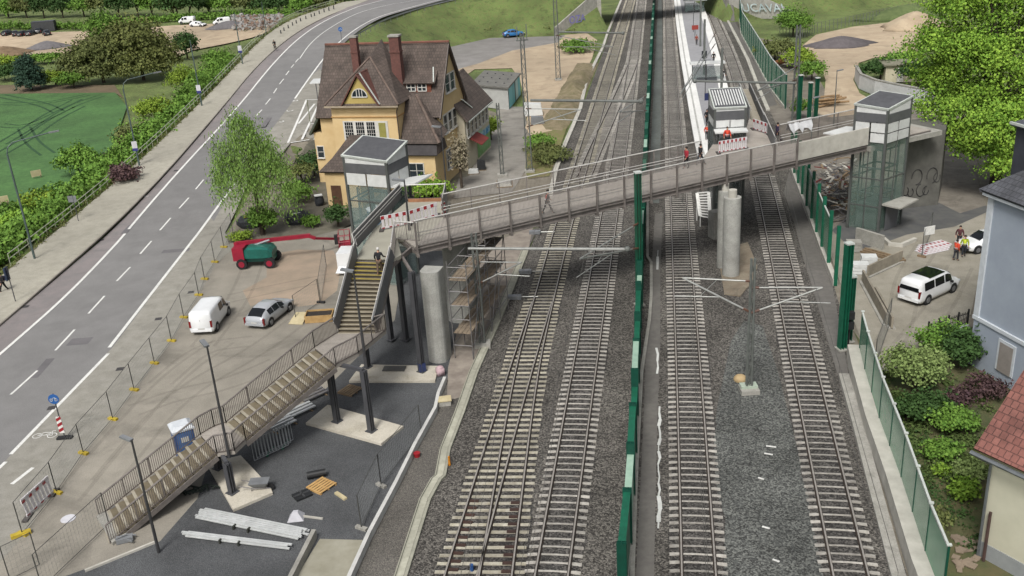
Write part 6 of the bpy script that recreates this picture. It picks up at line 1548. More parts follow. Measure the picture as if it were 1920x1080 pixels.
part('jib', MB().beam(BL_(4.9,.1,1.7),BL_(6.5,1.5,1.0),.2,.2), redb, tl_)
part('cylinder', MB().cyl((-.9,.1,1.6),(1.2,.1,2.2),.09,.09,8), M('chrome','b9bbbe','a9abae',3,.3,metal=.7), tl_)
mb = MB(); bx = 6.9; n0_ = 0
for z in (.35,.85,1.4):
    for a, b in (((bx,-.9),(bx+1.0,-.9)),((bx+1.0,-.9),(bx+1.0,1.0)),((bx+1.0,1.0),(bx,1.0)),((bx,1.0),(bx,-.9))): mb.cyl((a[0],a[1],z),(b[0],b[1],z),.028,.028,5)
for a in ((bx,-.9),(bx+1,-.9),(bx+1,1.0),(bx,1.0),(bx+.5,-.9),(bx+.5,1.0),(bx+1,.05)): mb.cyl((a[0],a[1],.3),(a[0],a[1],1.4),.028,.028,5)
mb.box((bx+.5,.05,.3),(1.0,1.9,.05)); mb.v = [BL_(v_[0],v_[1]+1.6,v_[2]) for v_ in mb.v]; part('basket', mb, redb, tl_); mb = MB().box((6.7,.05,.9),(.35,.5,.8)); mb.v = [BL_(v_[0],v_[1]+1.5,v_[2]) for v_ in mb.v]; part('basket_motor', mb, black, tl_)
c = U(487,496); place(tl_, c, ba+.02)

# ================================================================== SITE CABINS AND CLUTTER
def toilet(px, rz, label, roofw=True):
    p = U(*px); t = thing('portable_toilet', label, 'portable toilet', (0,0,0), 'blue portable toilets'); bl_ = M('toilet_blue','2f5a96','284e84',2,.6,big=.08)
    part('cabin', MB().prism([(-.55,-.55),(.55,-.55),(.55,.55),(-.55,.55)],.1,2.05), bl_, t)
    part('roof', MB().rings([[(-.62,-.62,2.02),(.62,-.62,2.02),(.62,.62,2.02),(-.62,.62,2.02)],[(-.62,-.62,2.12),(.62,-.62,2.12),(.62,.62,2.12),(-.62,.62,2.12)],[(-.4,-.4,2.3),(.4,-.4,2.3),(.4,.4,2.3),(-.4,.4,2.3)]]), M('toilet_roof','e4e9ee','d2d8de',2,.5,big=.05), t)
    part('door', MB().box((0,-.57,1.05),(.8,.04,1.8)), M('toilet_door','4a78b4','426ca4',2,.6), t); part('vent_label', MB().box((.0,-.6,1.5),(.4,.02,.3)), plate, t); part('skids', MB().box((-.4,0,.05),(.12,1.2,.1)).box((.4,0,.05),(.12,1.2,.1)), black, t)
    return place(t, p, rz)
toilet((352,858), .5, 'blue portable toilet with white roof behind the middle stair landing'); toilet((706,432), .4, 'blue portable toilet seen behind the glass lift tower')
p = U(650,512); t = thing('site_trailer', 'white box trailer with open flap beside the upper stairs', 'trailer', p); part('box', MB().box((p.x-.0,p.y+.9,1.1),(1.2,1.9,1.35),-.1), paintw, t); part('flap', MB().slab([p+Vector((-.6,-.1,.65)),p+Vector((.5,-.2,.65)),p+Vector((.35,-.8,.3)),p+Vector((-.8,-.7,.3))],.06), paintw, t)
part('wheel', MB().cyl((p.x-.75,p.y+1.1,.3),(p.x-.6,p.y+1.1,.3),.3,.3,14), tyre_m, t)
wood = M('fresh_timber','c8a66f','b08e5b',2.5,.8,big=.2); woodd = M('weathered_timber','9a8467','7c6a53',2.5,.85,big=.2)
p = U(600,600); t = thing('timber_planter', 'timber box full of dark soil with boards beside it, left of the stairs', 'timber box', p)
mb = MB()
for a, b in (((-1.0,-.5),(1.0,-.5)),((1.0,-.5),(1.0,.7)),((1.0,.7),(-1.0,.7)),((-1.0,.7),(-1.0,-.5))): mb.beam((p.x+a[0],p.y+a[1],.3),(p.x+b[0],p.y+b[1],.3),.06,.55)
part('frame', mb, wood, t); part('soil', MB().prism([(p.x-.95,p.y-.45),(p.x+.95,p.y-.45),(p.x+.95,p.y+.65),(p.x-.95,p.y+.65)],.05,.46), M('dark_soil','3a332d','2c2722',4,.95,.5), t); part('leaning_board', MB().slab([(p.x-2.3,p.y-.4,.05),(p.x-1.2,p.y-.7,.05),(p.x-1.0,p.y+.8,.4),(p.x-1.9,p.y+.9,.4)],.05), M('pale_board','d8cba4','c4b68f',2,.8), t)
def pallet(px, rz, label, mat=None, z=0.0, group='pallets'):
    p = U(*px); t = thing('pallet', label, 'pallet', (0,0,0), group); m_ = mat or wood
    for k in range(6): part('slat', MB().box((0,-.5+k*.2,.12),(1.2,.14,.025)), m_, t)
    mb = MB()
    for x in (-.53,0,.53): mb.box((x,0,.055),(.1,1.14,.11))
    part('bearers', mb, m_, t); return place(t, p+Vector((0,0,z)), rz)
pallet((603,913), .9, 'pale wooden pallet on the dark forecourt beside the rubber mats', M('bright_pine','d9b275','c69c60',3,.8)); pallet((657,734), 1.0, 'weathered pallet between the concrete pads', woodd)
p = U(593,900); solo('rubber_roll', MB().cyl(p+Vector((-.5,.1,.25)),p+Vector((.5,.35,.25)),.2,.2,12), black, 'black roll lying on the far edge of the pale pallet', 'roll', p)
p = U(567,930); t = thing('rubber_mat', 'crumpled black tray left of the pale pallet', 'tray', p); part('tray', MB().box((p.x,p.y,.06),(.9,.7,.12),.6), black, t); part('rim', MB().box((p.x,p.y,.14),(.95,.08,.08),.6).box((p.x,p.y,.14),(.08,.75,.08),.6), M('dark_grey','4a4c4e','3c3e40',3,.7), t)
p = U(639,932); solo('timber_offcut', MB().beam(p+Vector((-.3,.35,.06)),p+Vector((.3,-.3,.06)),.2,.12), M('pale_board','d8cba4','c4b68f'), 'short pale timber block right of the pallet', 'timber block', p)
p = U(556,972); t = thing('concrete_block', 'white pyramid-shaped concrete foot lying on the forecourt', 'concrete foot', p)
part('pyramid', MB().rings([[p+Vector(q) for q in ((-.42,-.36,.01),(.42,-.3,.01),(.36,.42,.01),(-.4,.36,.01))],[p+Vector(q) for q in ((-.14,-.1,.42),(.14,-.1,.42),(.12,.14,.42),(-.12,.12,.42))]]), M('chalk_white','dcdce2','cacad0',2,.8), t)
p = U(585,970); solo('steel_bar', MB().beam(p+Vector((-.5,.1,.05)),p+Vector((.6,-.25,.05)),.1,.08), conl, 'pale bar lying right of the white concrete foot', 'bar', p)
alu = M('aluminium_profile','e6e9e8','d2d5d4',2,.4,metal=.2,big=.1)
def bundle(a, b, n, w_, label, straps, lay=2):
    a = U(*a); b = U(*b); d = (b-a).normalized(); s = Vector((d.y,-d.x,0)); t = thing('profile_bundle', label, 'metal profiles', a, 'strapped bundles of aluminium profiles')
    for l in range(lay):
        for k in range(n-l): j = rnd.uniform(-.25,.25); o_ = s*((k+.5*l-n/2)*w_)+Vector((0,0,.12+l*.1)); part('profile', MB().beam(a+o_+d*j, b+o_+d*j, w_*.8, .07), alu, t)
    for f in straps: c = a.lerp(b, f); part('timber_support', MB().beam(c-s*(n*w_*.6)+Vector((0,0,.1)), c+s*(n*w_*.6)+Vector((0,0,.1)), .08, .24), M('strap_dark','3d4038','32352e',3,.8), t)
    return t
bundle((378,968), (570,1008), 6, .145, 'wide white bundle of aluminium profiles on the forecourt', (.38,.52)); bundle((344,1006), (538,1030), 3, .13, 'narrow bundle of aluminium profiles nearest the bottom edge', (.38,.56))
# wheelbarrow
p = U(488,920); t = thing('wheelbarrow', 'grey wheelbarrow tipped beside the lowest concrete pad', 'wheelbarrow', p); part('tray', MB().rings([[p+Vector(q) for q in ((-.3,-.2,.35),(.35,-.2,.35),(.35,.2,.35),(-.3,.2,.35))],[p+Vector(q) for q in ((-.5,-.35,.62),(.55,-.35,.62),(.55,.35,.62),(-.5,.35,.62))]]), lampm, t)
part('wheel', MB().cyl(p+Vector((.6,-.05,.2)),p+Vector((.6,.05,.2)),.2,.2,12), tyre_m, t); part('handle', MB().tube([p+Vector((.6,-.1,.2)),p+Vector((-.3,-.28,.35)),p+Vector((-1.0,-.3,.55))],.025), sc_m, t); part('handle', MB().tube([p+Vector((.6,.1,.2)),p+Vector((-.3,.28,.35)),p+Vector((-1.0,.3,.55))],.025), sc_m, t)
part('leg', MB().cyl(p+Vector((-.35,-.25,.35)),p+Vector((-.4,-.25,0)),.02,.02,5).cyl(p+Vector((-.35,.25,.35)),p+Vector((-.4,.25,0)),.02,.02,5), sc_m, t)
# stack of green-framed mesh panels
t = thing('fence_panel_stack', 'stack of fence panels with green stand beside the middle stairs', 'fence panels', U(505,850)); a = U(478,868); b = U(542,838)
for k in range(3):
    o_ = Vector((.08*k,.28*k,0)); mb = MB(); aa, bb = a+o_+Vector((0,0,.15)), b+o_+Vector((0,0,.15)); zz = Vector((-.1,.25,1.15))
    for f in [i/11 for i in range(12)]: q = aa.lerp(bb,f); mb.beam(q, q+zz, .03,.03)
    mb.beam(aa,bb,.04,.04); mb.beam(aa+zz,bb+zz,.04,.04); part('panel', mb, M('galvanised','a8acae','95999b'), t)
part('green_stand', MB().beam(a.lerp(b,.35)+Vector((0,0,.1)), a.lerp(b,.35)+Vector((.2,.9,.1)), .1,.12).beam(a.lerp(b,.8)+Vector((0,0,.1)), a.lerp(b,.8)+Vector((.2,.9,.1)),.1,.12), green, t)
p = U(352,928); t = thing('netting_heap', 'heap of dark green netting and pipes under the lower stairs', 'netting', p); mb = MB()
for k in range(14): c = p+Vector((rnd.uniform(-1.3,1.3),rnd.uniform(-.35,.35),.12)); mb.tube([c, c+Vector((rnd.uniform(-.5,.5),rnd.uniform(-.3,.3),.2)), c+Vector((rnd.uniform(-.9,.9),rnd.uniform(-.3,.3),.0))], .045, 5)
part('netting', mb, M('dark_green_net','2f3a34','26302b',4,.9), t)
for (px, L_, rz, lb) in (((560,775),2.6,.75,'grey slatted bench element under the upper stairs'), ((530,800),2.0,.8,'grey slatted element behind the fence panel stack'), ((588,745),2.2,.75,'dark flat stack of plates under the upper stairs')):
    p = U(*px); t = thing('plate_stack', lb, 'stack of plates', (0,0,0), 'stacks under the stairs')
    for k in range(3): part('plate', MB().box((0,.28*k-.28,.2+.04*k),(L_*.8,.2,.07)), alu if 'grey' in lb else sc_m, t)
    part('bearer', MB().box((-.7,0,.03),(.1,1.0,.06)).box((.7,0,.03),(.1,1.0,.06)), woodd, t); place(t, p, rz)
p = U(740,696); solo('steel_grating', MB().box((p.x,p.y,.2),(1.5,.7,.06),-.15), M('grating','6e6d6a','5c5b58',6,.6,metal=.3), 'grey grating lying on the long concrete pad', 'grating', p)
p = U(826,703); t = thing('pink_sack', 'pink bulk sack at the corner of the white edge board', 'sack', p); part('sack', MB().box((p.x,p.y,.26),(.5,.42,.5),.3).ball((p.x,p.y,.52),(.24,.2,.16),9,6,.3), M('pink_fabric','dfc3c8','cfaeb5',4,.9,.3), t, smooth=True)
p = U(834,758); t = thing('hatch_cover', 'pale timber hatch cover on the gravel verge', 'hatch cover', p); part('lid', MB().box((p.x,p.y,.38),(.85,.7,.06),.1), M('pale_board','d8cba4','c4b68f'), t); part('box', MB().box((p.x,p.y,.18),(.75,.6,.34),.1), con, t)
p = U(843,872); solo('marker_post', MB().cyl(p,p+Vector((0,0,.55)),.07,.06,8), M('marker_orange','d98d1f','c17c1a',3,.5), 'small orange marker post beside the cable trough', 'marker', p)
p = U(782,856); solo('red_bucket', MB().cyl(p,p+Vector((0,0,.25)),.16,.2,10), redm, 'small dark red bucket by the white edge board', 'bucket', p)
p = U(885,1070); solo('rail_marker', MB().cyl(p,p+Vector((0,0,.35)),.09,.09,8), M('toilet_blue','2f5a96','284e84'), 'small blue marker between the turnout rails', 'marker', p)
p = U(40,1004); solo('yellow_foot', MB().box((p.x,p.y,.09),(.95,.3,.18),.5), yf, 'loose yellow fence foot at the lower left', 'fence foot', p)
p = U(128,973); solo('manhole_cover', MB().cyl(p+Vector((0,0,.004)),p+Vector((0,0,.03)),.38,.38,20), M('chalk_white','dcdce2','cacad0'), 'round white manhole cover in the yard beside the barrier', 'manhole cover', p)
p = U(1388,712); t = thing('dome_cover', 'round sand-coloured dome between the right-hand tracks', 'mast base', p); part('dome', MB().ball((p.x,p.y,.05),(.42,.42,.3),14,8), M('dome_beige','cdb488','b89f75',2,.8), t, smooth=True)
p = U(1590,650); t = thing('signal_box', 'small black signal lamp on a dark post beside the green posts', 'signal', p); part('post', MB().cyl(p,p+Vector((0,0,2.0)),.06,.06,6), black, t)
for z in (1.6,2.3): part('lamp_housing', MB().box((p.x,p.y-.1,z),(.4,.35,.5)), black, t)
# timber board run by the stair foot
a, b = U(160,1072), U(292,1018); solo('timber_edging', MB().beam(a+Vector((0,0,.06)), b+Vector((0,0,.06)), .12, .12), conl, 'pale edging plank running to the dark lamp post', 'plank', a)
p = U(235,1015); t = thing('folded_barrow', 'heap of grey metal parts at the foot of the stairs', 'metal parts', p); part('frame', MB().box((p.x,p.y,.15),(.8,.4,.25),.3).beam(p+Vector((-.6,.2,.1)),p+Vector((.5,-.3,.2)),.1,.1), lampm, t); part('tube', MB().tube([p+Vector((-.4,-.2,.3)),p+Vector((.1,.1,.35)),p+Vector((.5,.2,.2))],.04), lampm, t)
# turnout machinery
for px, lb in (((985,512),'grey point machine rods beside the turnout'), ((965,560),'second set of point rods below the first'), ((1003,438),'grey point machine box right under the bridge')):
    p = U(*px); t = thing('point_machine', lb, 'point machine', p, 'point machines of the turnout'); part('case', MB().box((p.x,p.y,.14),(1.0,.45,.28),-.15), lampm, t); part('rod', MB().cyl(p+Vector((.3,.1,.1)),p+Vector((1.8,-.15,.1)),.04,.04,5), tube_m, t)
# debris between the tracks
for k, (px, L_) in enumerate((((1446,838),.5),((1441,852),.4),((1427,898),.25),((1436,990),.3),((1455,1052),.25))):
    p = U(*px); solo('white_scrap', MB().beam(p+Vector((-L_/2,.1,.03)),p+Vector((L_/2,-.1,.03)),.09,.04), white, 'small white scrap on the ballast between the right-hand tracks', 'scrap', p, 'white scraps on the ballast')
sn = MB(); q = random.Random(5)
for y0_, y1_ in ((460,505),(650,700),(760,990)):
    P = [U(1232+(4 if y > 750 else 0)+q.uniform(-2,2), y) for y in range(y1_, y0_-1, -12)]
    for a, b in zip(P, P[1:]): wd_ = q.uniform(.05,.22); sn.beam(a-Vector((0,0,.01)), b-Vector((0,0,.01)), wd_, .02)
struct('geotextile_edge', sn, M('geotextile','e6e8e4','d4d6d2',3,.9), kind='stuff')
# courtyard on the right: barrier walls, crates, rolls, heaps
for a, b, lb in (((1617,528),(1662,612),'long grey concrete barrier element leaning along the excavation'), ((1626,520),(1690,490),'short concrete element across the courtyard entrance'), ((1640,560),(1672,618),'second concrete barrier element next to the people carrier')):
    A_, B_ = U(*a), U(*b); t = thing('barrier_wall', lb, 'concrete barrier', A_, 'concrete barrier elements'); part('panel', MB().beam(A_+Vector((0,0,.5)), B_+Vector((0,0,.5)), .14, .9), M('weathered_concrete','a39b8b','8b8475',1.5,.9), t); part('foot_beam', MB().beam(A_+Vector((0,0,.05)), B_+Vector((0,0,.05)), .5, .1), con, t)
for (px, lb, m_) in (((1612,512),'white shrink-wrapped block pile by the green posts, front one',wpan), ((1628,498),'white shrink-wrapped block pile behind the front one',wpan), ((1600,470),'pale concrete block beside the barrier of the lift forecourt',con)):
    p = U(*px); t = thing('block_pile', lb, 'block pile', (0,0,0), 'wrapped piles')
    for k in range(3): part('layer', MB().box((0,0,.18+.27*k),(1.25-.05*k,.9,.24)), m_, t)
    place(t, p, -.2)
for px, rz, lb in (((1645,478),2.2,'brown cable drum lying by the wrapped piles'), ((1665,492),.3,'brown timber beam bundle in the courtyard corner')):
    p = U(*px); t = thing('timber_bundle', lb, 'timber', (0,0,0), 'timber in the courtyard')
    for k in range(5): part('beam', MB().box((0,-.4+k*.2,.1+.08*(k%2)),(2.6,.16,.16)), woodd, t)
    place(t, p, rz)
cb = [U(1605,452), U(1655,468)]; solo('concrete_wall_element', MB().beam(cb[0]+Vector((0,0,.6)), cb[1]+Vector((0,0,.6)), .25, 1.2), con, 'grey wall element beside the lift forecourt above the timber', 'wall element', cb[0])
cb = [U(1660,462), U(1715,455), U(1690,440)]; solo('curved_kerb', ribbon([U(1655,450),U(1668,461),U(1690,463),U(1716,452)], .3, 0, .3), conl, 'pale curved kerb in front of the right lift', 'kerb', cb[0])
# heap of scaffold parts behind the right noise wall
t = thing('scrap_heap', 'jumbled heap of scaffold parts and timber left of the right lift', 'scrap heap', U(1570,380)); q = random.Random(9)
for nm_, m_, n_ in (('tubes', sc_m, 150), ('planks', woodd, 40), ('pale_pieces', conl, 34), ('red_frames', M('rust_red','7a3330','642a28',3,.7), 14)):
    mb = MB()
    for k in range(n_):
        u_ = q.random(); c = U(lerp(1525,1600,u_)+q.uniform(-12,14), lerp(325,420,q.random()), 0); c.z = q.uniform(.1,2.0); a_ = q.uniform(0,3.14); L_ = q.uniform(.4,1.6)
        d = Vector((math.cos(a_)*L_, math.sin(a_)*L_, q.uniform(-.5,.6))); mb.beam(c-d*.5, c+d*.5, .08 if nm_=='tubes' else .22, .06)
    part(nm_, mb, m_, t)['kind'] = 'stuff'
# iron garden fence with low wall
a, b = U(1738,642), U(1812,618); t = thing('garden_fence', 'dark iron fence on a low white wall beside the blue house', 'garden fence', a); part('wall', MB().beam(a+Vector((0,0,.2)), b+Vector((0,0,.2)), .3,.4), white_t, t)
mb = MB(); L_ = (b-a).length; n = int(L_/.14)
for k in range(n+1): p = a.lerp(b,k/n); mb.beam(p+Vector((0,0,.4)), p+Vector((0,0,1.35)), .025,.025)
for z in (.55,1.2): mb.beam(a+Vector((0,0,z)), b+Vector((0,0,z)), .03,.04)
part('bars', mb, black, t)
for k in range(5): p = a.lerp(b,k/4); part('post', MB().beam(p, p+Vector((0,0,1.5)), .09,.09), black, t)
for nm_, a, b in (('rubble',(505,33),(540,60)),):
    pass
# heaps
def heap(px, r_, h, mat, label, name='soil_heap', n=1, seed=1):
    p = at(*px); q = random.Random(seed); mb = MB(); N = 18; rs = []
    for k in range(6):
        u_ = k/5; rs.append([(p.x+math.cos(2*math.pi*j/N)*r_[0]*(1-u_*.92)*(1+.18*math.sin(j*1.7+seed)+.06*q.random()), p.y+math.sin(2*math.pi*j/N)*r_[1]*(1-u_*.92)*(1+.15*math.cos(j*1.3+seed)), p.z-.1+h*(1-(1-u_)**1.2)+.08*q.random()) for j in range(N)])
    return solo(name, mb.rings(rs), mat, label, 'heap', p, None, None, True)
grv = M('grey_heap','7d7a7c','696668',1.2,.95,.5,8)
heap((1575,85),(6,3.5),1.6,M('dark_heap','6c6668','5c5759',1.2,.95,.4,8),'low dark heap of planings in the middle of the sandy yard'); heap((1715,52),(6,5),3.0,sand,'sand heap at the back of the sandy yard, right of the fence',seed=3); heap((1700,32),(9,5),2.4,M('green_mound','6c7b4a','55663a',1,.95,.5),'overgrown mound behind the sand heap',seed=5)
heap((90,90),(6,3),1.8,grv,'grey gravel heap behind the dark conifer',seed=2); heap((430,52),(6,3.5),1.8,grv,'dark gravel heap beside the far white van',seed=4); heap((8,102),(7,5),2.0,soil,'brown soil heap at the left picture edge',seed=6)
rb_ = MB(); q = random.Random(12); r1_ = MB()
for k in range(520):
    p = at(q.uniform(440,535)-q.random()*8, q.uniform(30,58)); 
    if H(p.x,p.y) > 1.0: continue
    s_ = q.uniform(.25,.75); (rb_ if k % 3 else r1_).box((p.x,p.y,p.z+s_*.4+q.random()*.9),(s_*1.3,s_,s_*.7),q.uniform(0,3))
tr_b = struct('rubble_field', rb_, M('rubble','c4c2be','9c9a96',.8,.9,big=.35), 'field of grey rubble blocks beyond the hedge', kind='stuff'); struct('rubble_field', r1_, M('rubble_red','a08678','87705f',.8,.9), kind='stuff')
# soil bank beside the back tracks
bk = MB(); top_ = [U(1100,118),U(1075,165),U(1055,205),U(1030,243)]; low_ = [U(1122,118),U(1102,165),U(1085,205),U(1058,248)]; A_ = resample(top_,24); B_ = resample(low_,24); rs = []
for k,(a,b) in enumerate(zip(A_,B_)): e = min(1,k/3,(23-k)/3); o_ = a+(a-b)*.9; rs.append([(o_.x,o_.y,-.05),(a.x+rnd.uniform(-.5,.5),a.y,.8*e*(1+.5*math.sin(k*1.3)+rnd.uniform(-.2,.2))),(a.lerp(b,.4).x+rnd.uniform(-.4,.4),a.lerp(b,.4).y,.65*e+rnd.uniform(-.2,.2)*e),(b.x,b.y,-.05)])
mb = MB(); i = mb.vs([v for r in rs for v in r])
for k in range(23):
    for j in range(3): mb.face((i+k*4+j,i+k*4+j+1,i+k*4+4+j+1,i+k*4+4+j))
struct('soil_bank', mb, M('bank_soil','9c8d72','76704f',.9,.95,.7,4,big=.3,bd=.2), smooth=True)
# brown pipes, lumber, white bags
for k, px in enumerate(((1466,128),(1474,126))):
    p = at(*px); t = thing('pipe', ('left one of two orange-brown pipes leaning behind the far green wall','right one of two orange-brown pipes leaning behind the far green wall')[k], 'pipe', p); part('tube', MB().cyl(p+Vector((-.3,2.5,.4)),p+Vector((.6,-.5,1.4)),.4,.4,12), M('pipe_brown','a06a45','8c5c3b',2,.6), t); part('socket', MB().cyl(p+Vector((.55,-.35,1.35)),p+Vector((.7,-.85,1.5)),.48,.48,12), M('pipe_pale','d8d0c4','c8c0b4',2,.6), t)
p = U(1543,200); t = thing('log_heap', 'heap of sandy logs and planks behind the bridge, left of the lift', 'log heap', p)
for k in range(12): a_ = rnd.uniform(-.5,.5); c = p+Vector((rnd.uniform(-2.2,2.2),rnd.uniform(-1,1),.2+.12*k%1)); part('log', MB().cyl(c-Vector((1.5*math.cos(a_),1.5*math.sin(a_),0)), c+Vector((1.5*math.cos(a_),1.5*math.sin(a_),.2)), .16,.13,7), M('log_tan','a98c68','8d7455',2,.9), t)
p = U(1533,258,ZD); 
t = thing('dust_sheet', 'white plastic sheet draped over the far bridge railing', 'plastic sheet', BP((U(1515,258,ZT)-A).dot(bd),WB,ZD)); mb = MB(); rs = []
for k in range(9): f = k/8; s_ = (U(1532,244,ZT)-A).dot(bd)+2.6*f; w_ = .12*math.sin(k*2.1); rs.append([BP(s_,WB+.35+w_,ZT-.9+.2*math.sin(k*1.7)), BP(s_,WB+.08,ZT+.08), BP(s_,WB-.3-w_,ZT-.75+.25*math.cos(k*2.3))])
i = mb.vs([v for r in rs for v in r])
for k in range(8):
    for j in range(2): mb.face((i+k*3+j,i+k*3+j+1,i+k*3+3+j+1,i+k*3+3+j))
part('sheet', mb, M('plastic_white','e4e6e8','d4d6d8',2,.5), t)
# open white-roofed gazebo clutter by the pump house
for k, (px, lb) in enumerate((((1000,215),'white tarpaulin-covered pallet beside the tall lattice mast'), ((1008,232),'grey crate in front of the white tarpaulin'), ((903,318),'black refuse bin by the mural wall'), ((888,325),'white sack lying by the house corner'), ((946,345),'pale stone slab in the lane'))):
    p = U(*px); mt_ = (wpan, lampm, black, wpan, con)[k]; s_ = ((2.6,2.2,1.6),(1.8,1.2,1.0),(1.0,.9,1.1),(1.2,.9,.5),(1.6,2.6,.3))[k]
    t = thing(('covered_pallet','crate','refuse_bin','sack','stone_slab')[k], lb, ('pallet','crate','bin','sack','slab')[k], p); part('body', MB().rings([[(p.x-s_[0]/2,p.y-s_[1]/2,0),(p.x+s_[0]/2,p.y-s_[1]/2,0),(p.x+s_[0]/2,p.y+s_[1]/2,0),(p.x-s_[0]/2,p.y+s_[1]/2,0)],[(p.x-s_[0]/2.3,p.y-s_[1]/2.3,s_[2]),(p.x+s_[0]/2.5,p.y-s_[1]/2.3,s_[2]),(p.x+s_[0]/2.3,p.y+s_[1]/2.5,s_[2]*.9),(p.x-s_[0]/2.3,p.y+s_[1]/2.3,s_[2])]]), mt_, t); part('base', MB().box((p.x,p.y,.04),(s_[0]*1.05,s_[1]*1.05,.08)), woodd, t)
for k, (px, lb) in enumerate((((600,385),'dark refuse bin with white lid left of the porch'), ((470,425),'dark covered pile below the birch'), ((560,418),'dark tarpaulin heap between birch and boom lift basket'))):
    p = U(*px); t = thing('covered_heap' if k else 'refuse_bin', lb, 'heap' if k else 'bin', p)
    part('body', MB().ball((p.x,p.y,.5),(1.3 if k else .5,.9 if k else .5,.8 if k else .7),12,7,.2), M('dark_tarp','3a3d42','2d3034',2,.7), t); part('lid', MB().box((p.x,p.y-.2,1.15),(.8,.6,.08),.3), wpan if k != 1 else yf, t)
# far sheds and hall beyond the trees
for k, (px, s_, hx, lb) in enumerate((((640,-2),(22,10,7),'2f6fb4','blue roofed hall beyond the trees at the top edge'), ((300,-2),(26,10,5),'c9ccc8','pale long hall beyond the trees at the top left'), ((65,12),(16,6,4),'8b6a5c','brown shed roofs at the top left'))):
    p = at(px[0], max(px[1],3)); p.y += 14; t = thing('distant_hall', lb, 'hall', p); part('wall', MB().box((p.x,p.y,p.z+s_[2]/2),(s_[0],s_[1],s_[2])), M('hall_wall_%d'%k,'b8bab6','a5a7a3',1,.9), t)
    part('roof', MB().slab([(p.x-s_[0]/2-.4,p.y-s_[1]/2-.4,p.z+s_[2]),(p.x+s_[0]/2+.4,p.y-s_[1]/2-.4,p.z+s_[2]),(p.x+s_[0]/2+.4,p.y,p.z+s_[2]+1.6),(p.x-s_[0]/2-.4,p.y,p.z+s_[2]+1.6)],.2).slab([(p.x-s_[0]/2-.4,p.y+s_[1]/2+.4,p.z+s_[2]),(p.x+s_[0]/2+.4,p.y+s_[1]/2+.4,p.z+s_[2]),(p.x+s_[0]/2+.4,p.y,p.z+s_[2]+1.6),(p.x-s_[0]/2-.4,p.y,p.z+s_[2]+1.6)],.2), M('hall_roof_'+hx,hx,hx,1,.6), t)
p = at(85,58); t = thing('site_container', 'dark grey container and machinery in the far yard', 'container', p); part('box', MB().box((p.x,p.y,p.z+1.3),(6,2.4,2.6),.1), M('dark_grey','4a4c4e','3c3e40'), t); part('roof', MB().box((p.x,p.y,p.z+2.65),(6.1,2.5,.1),.1), M('slate_top','585a63','4b4d56'), t)
t = None
# fence along the foot of the right embankment
fa = [at(*q_) for q_ in [(1462,62),(1505,72),(1530,62),(1560,56),(1600,48),(1650,36),(1700,26),(1760,18)]]; fa = resample(fa, 46); t = thing('wire_fence', 'thin post and wire fence at the foot of the right embankment', 'fence', fa[0])
for p in fa: part('post', MB().cyl(p, p+Vector((0,0,1.9)), .05,.05,5), mast_m, t)
part('wires', MB().tube([p+Vector((0,0,1.85)) for p in fa], .02, 4).tube([p+Vector((0,0,1.0)) for p in fa], .02, 4), mast_m, t)
for k, (px, lb) in enumerate((((8,385),'pale sign board on the path below the hedge, left edge'), ((70,335),'pale leaning board at the field corner'))):
    p = at(*px); t = thing('field_board', lb, 'board', p); part('board', MB().box((p.x,p.y,p.z+.7),(1.2,.08,.8),.6), M('pale_board','d8cba4','c4b68f'), t); part('legs', MB().box((p.x-.4,p.y,p.z+.2),(.06,.06,.5)).box((p.x+.4,p.y+.2,p.z+.2),(.06,.06,.5)), woodd, t)

# ================================================================== PEOPLE
def skin_mesh(name, verts, edges, radii, mat, root=0, sub=1):
    me = bpy.data.meshes.new(name); me.from_pydata(verts, edges, []); o = bpy.data.objects.new(name, me); COL.objects.link(o)
    md = o.modifiers.new('skin', 'SKIN'); md.use_smooth_shade = True
    for k, r_ in enumerate(radii): me.skin_vertices[0].data[k].radius = (r_, r_) if not isinstance(r_, tuple) else r_; me.skin_vertices[0].data[k].use_root = (k == root)
    if sub: s = o.modifiers.new('sub', 'SUBSURF'); s.levels = sub; s.render_levels = sub
    dg = bpy.context.evaluated_depsgraph_get(); dg.update(); m2 = bpy.data.meshes.new_from_object(o.evaluated_get(dg)); bpy.data.objects.remove(o); bpy.data.meshes.remove(me)
    m2.name = name; m2.materials.clear(); m2.materials.append(mat); m2.polygons.foreach_set('use_smooth', [True]*len(m2.polygons)); return m2
skin_c = M('skin','c99a80','b98a70',4,.6,big=.05)
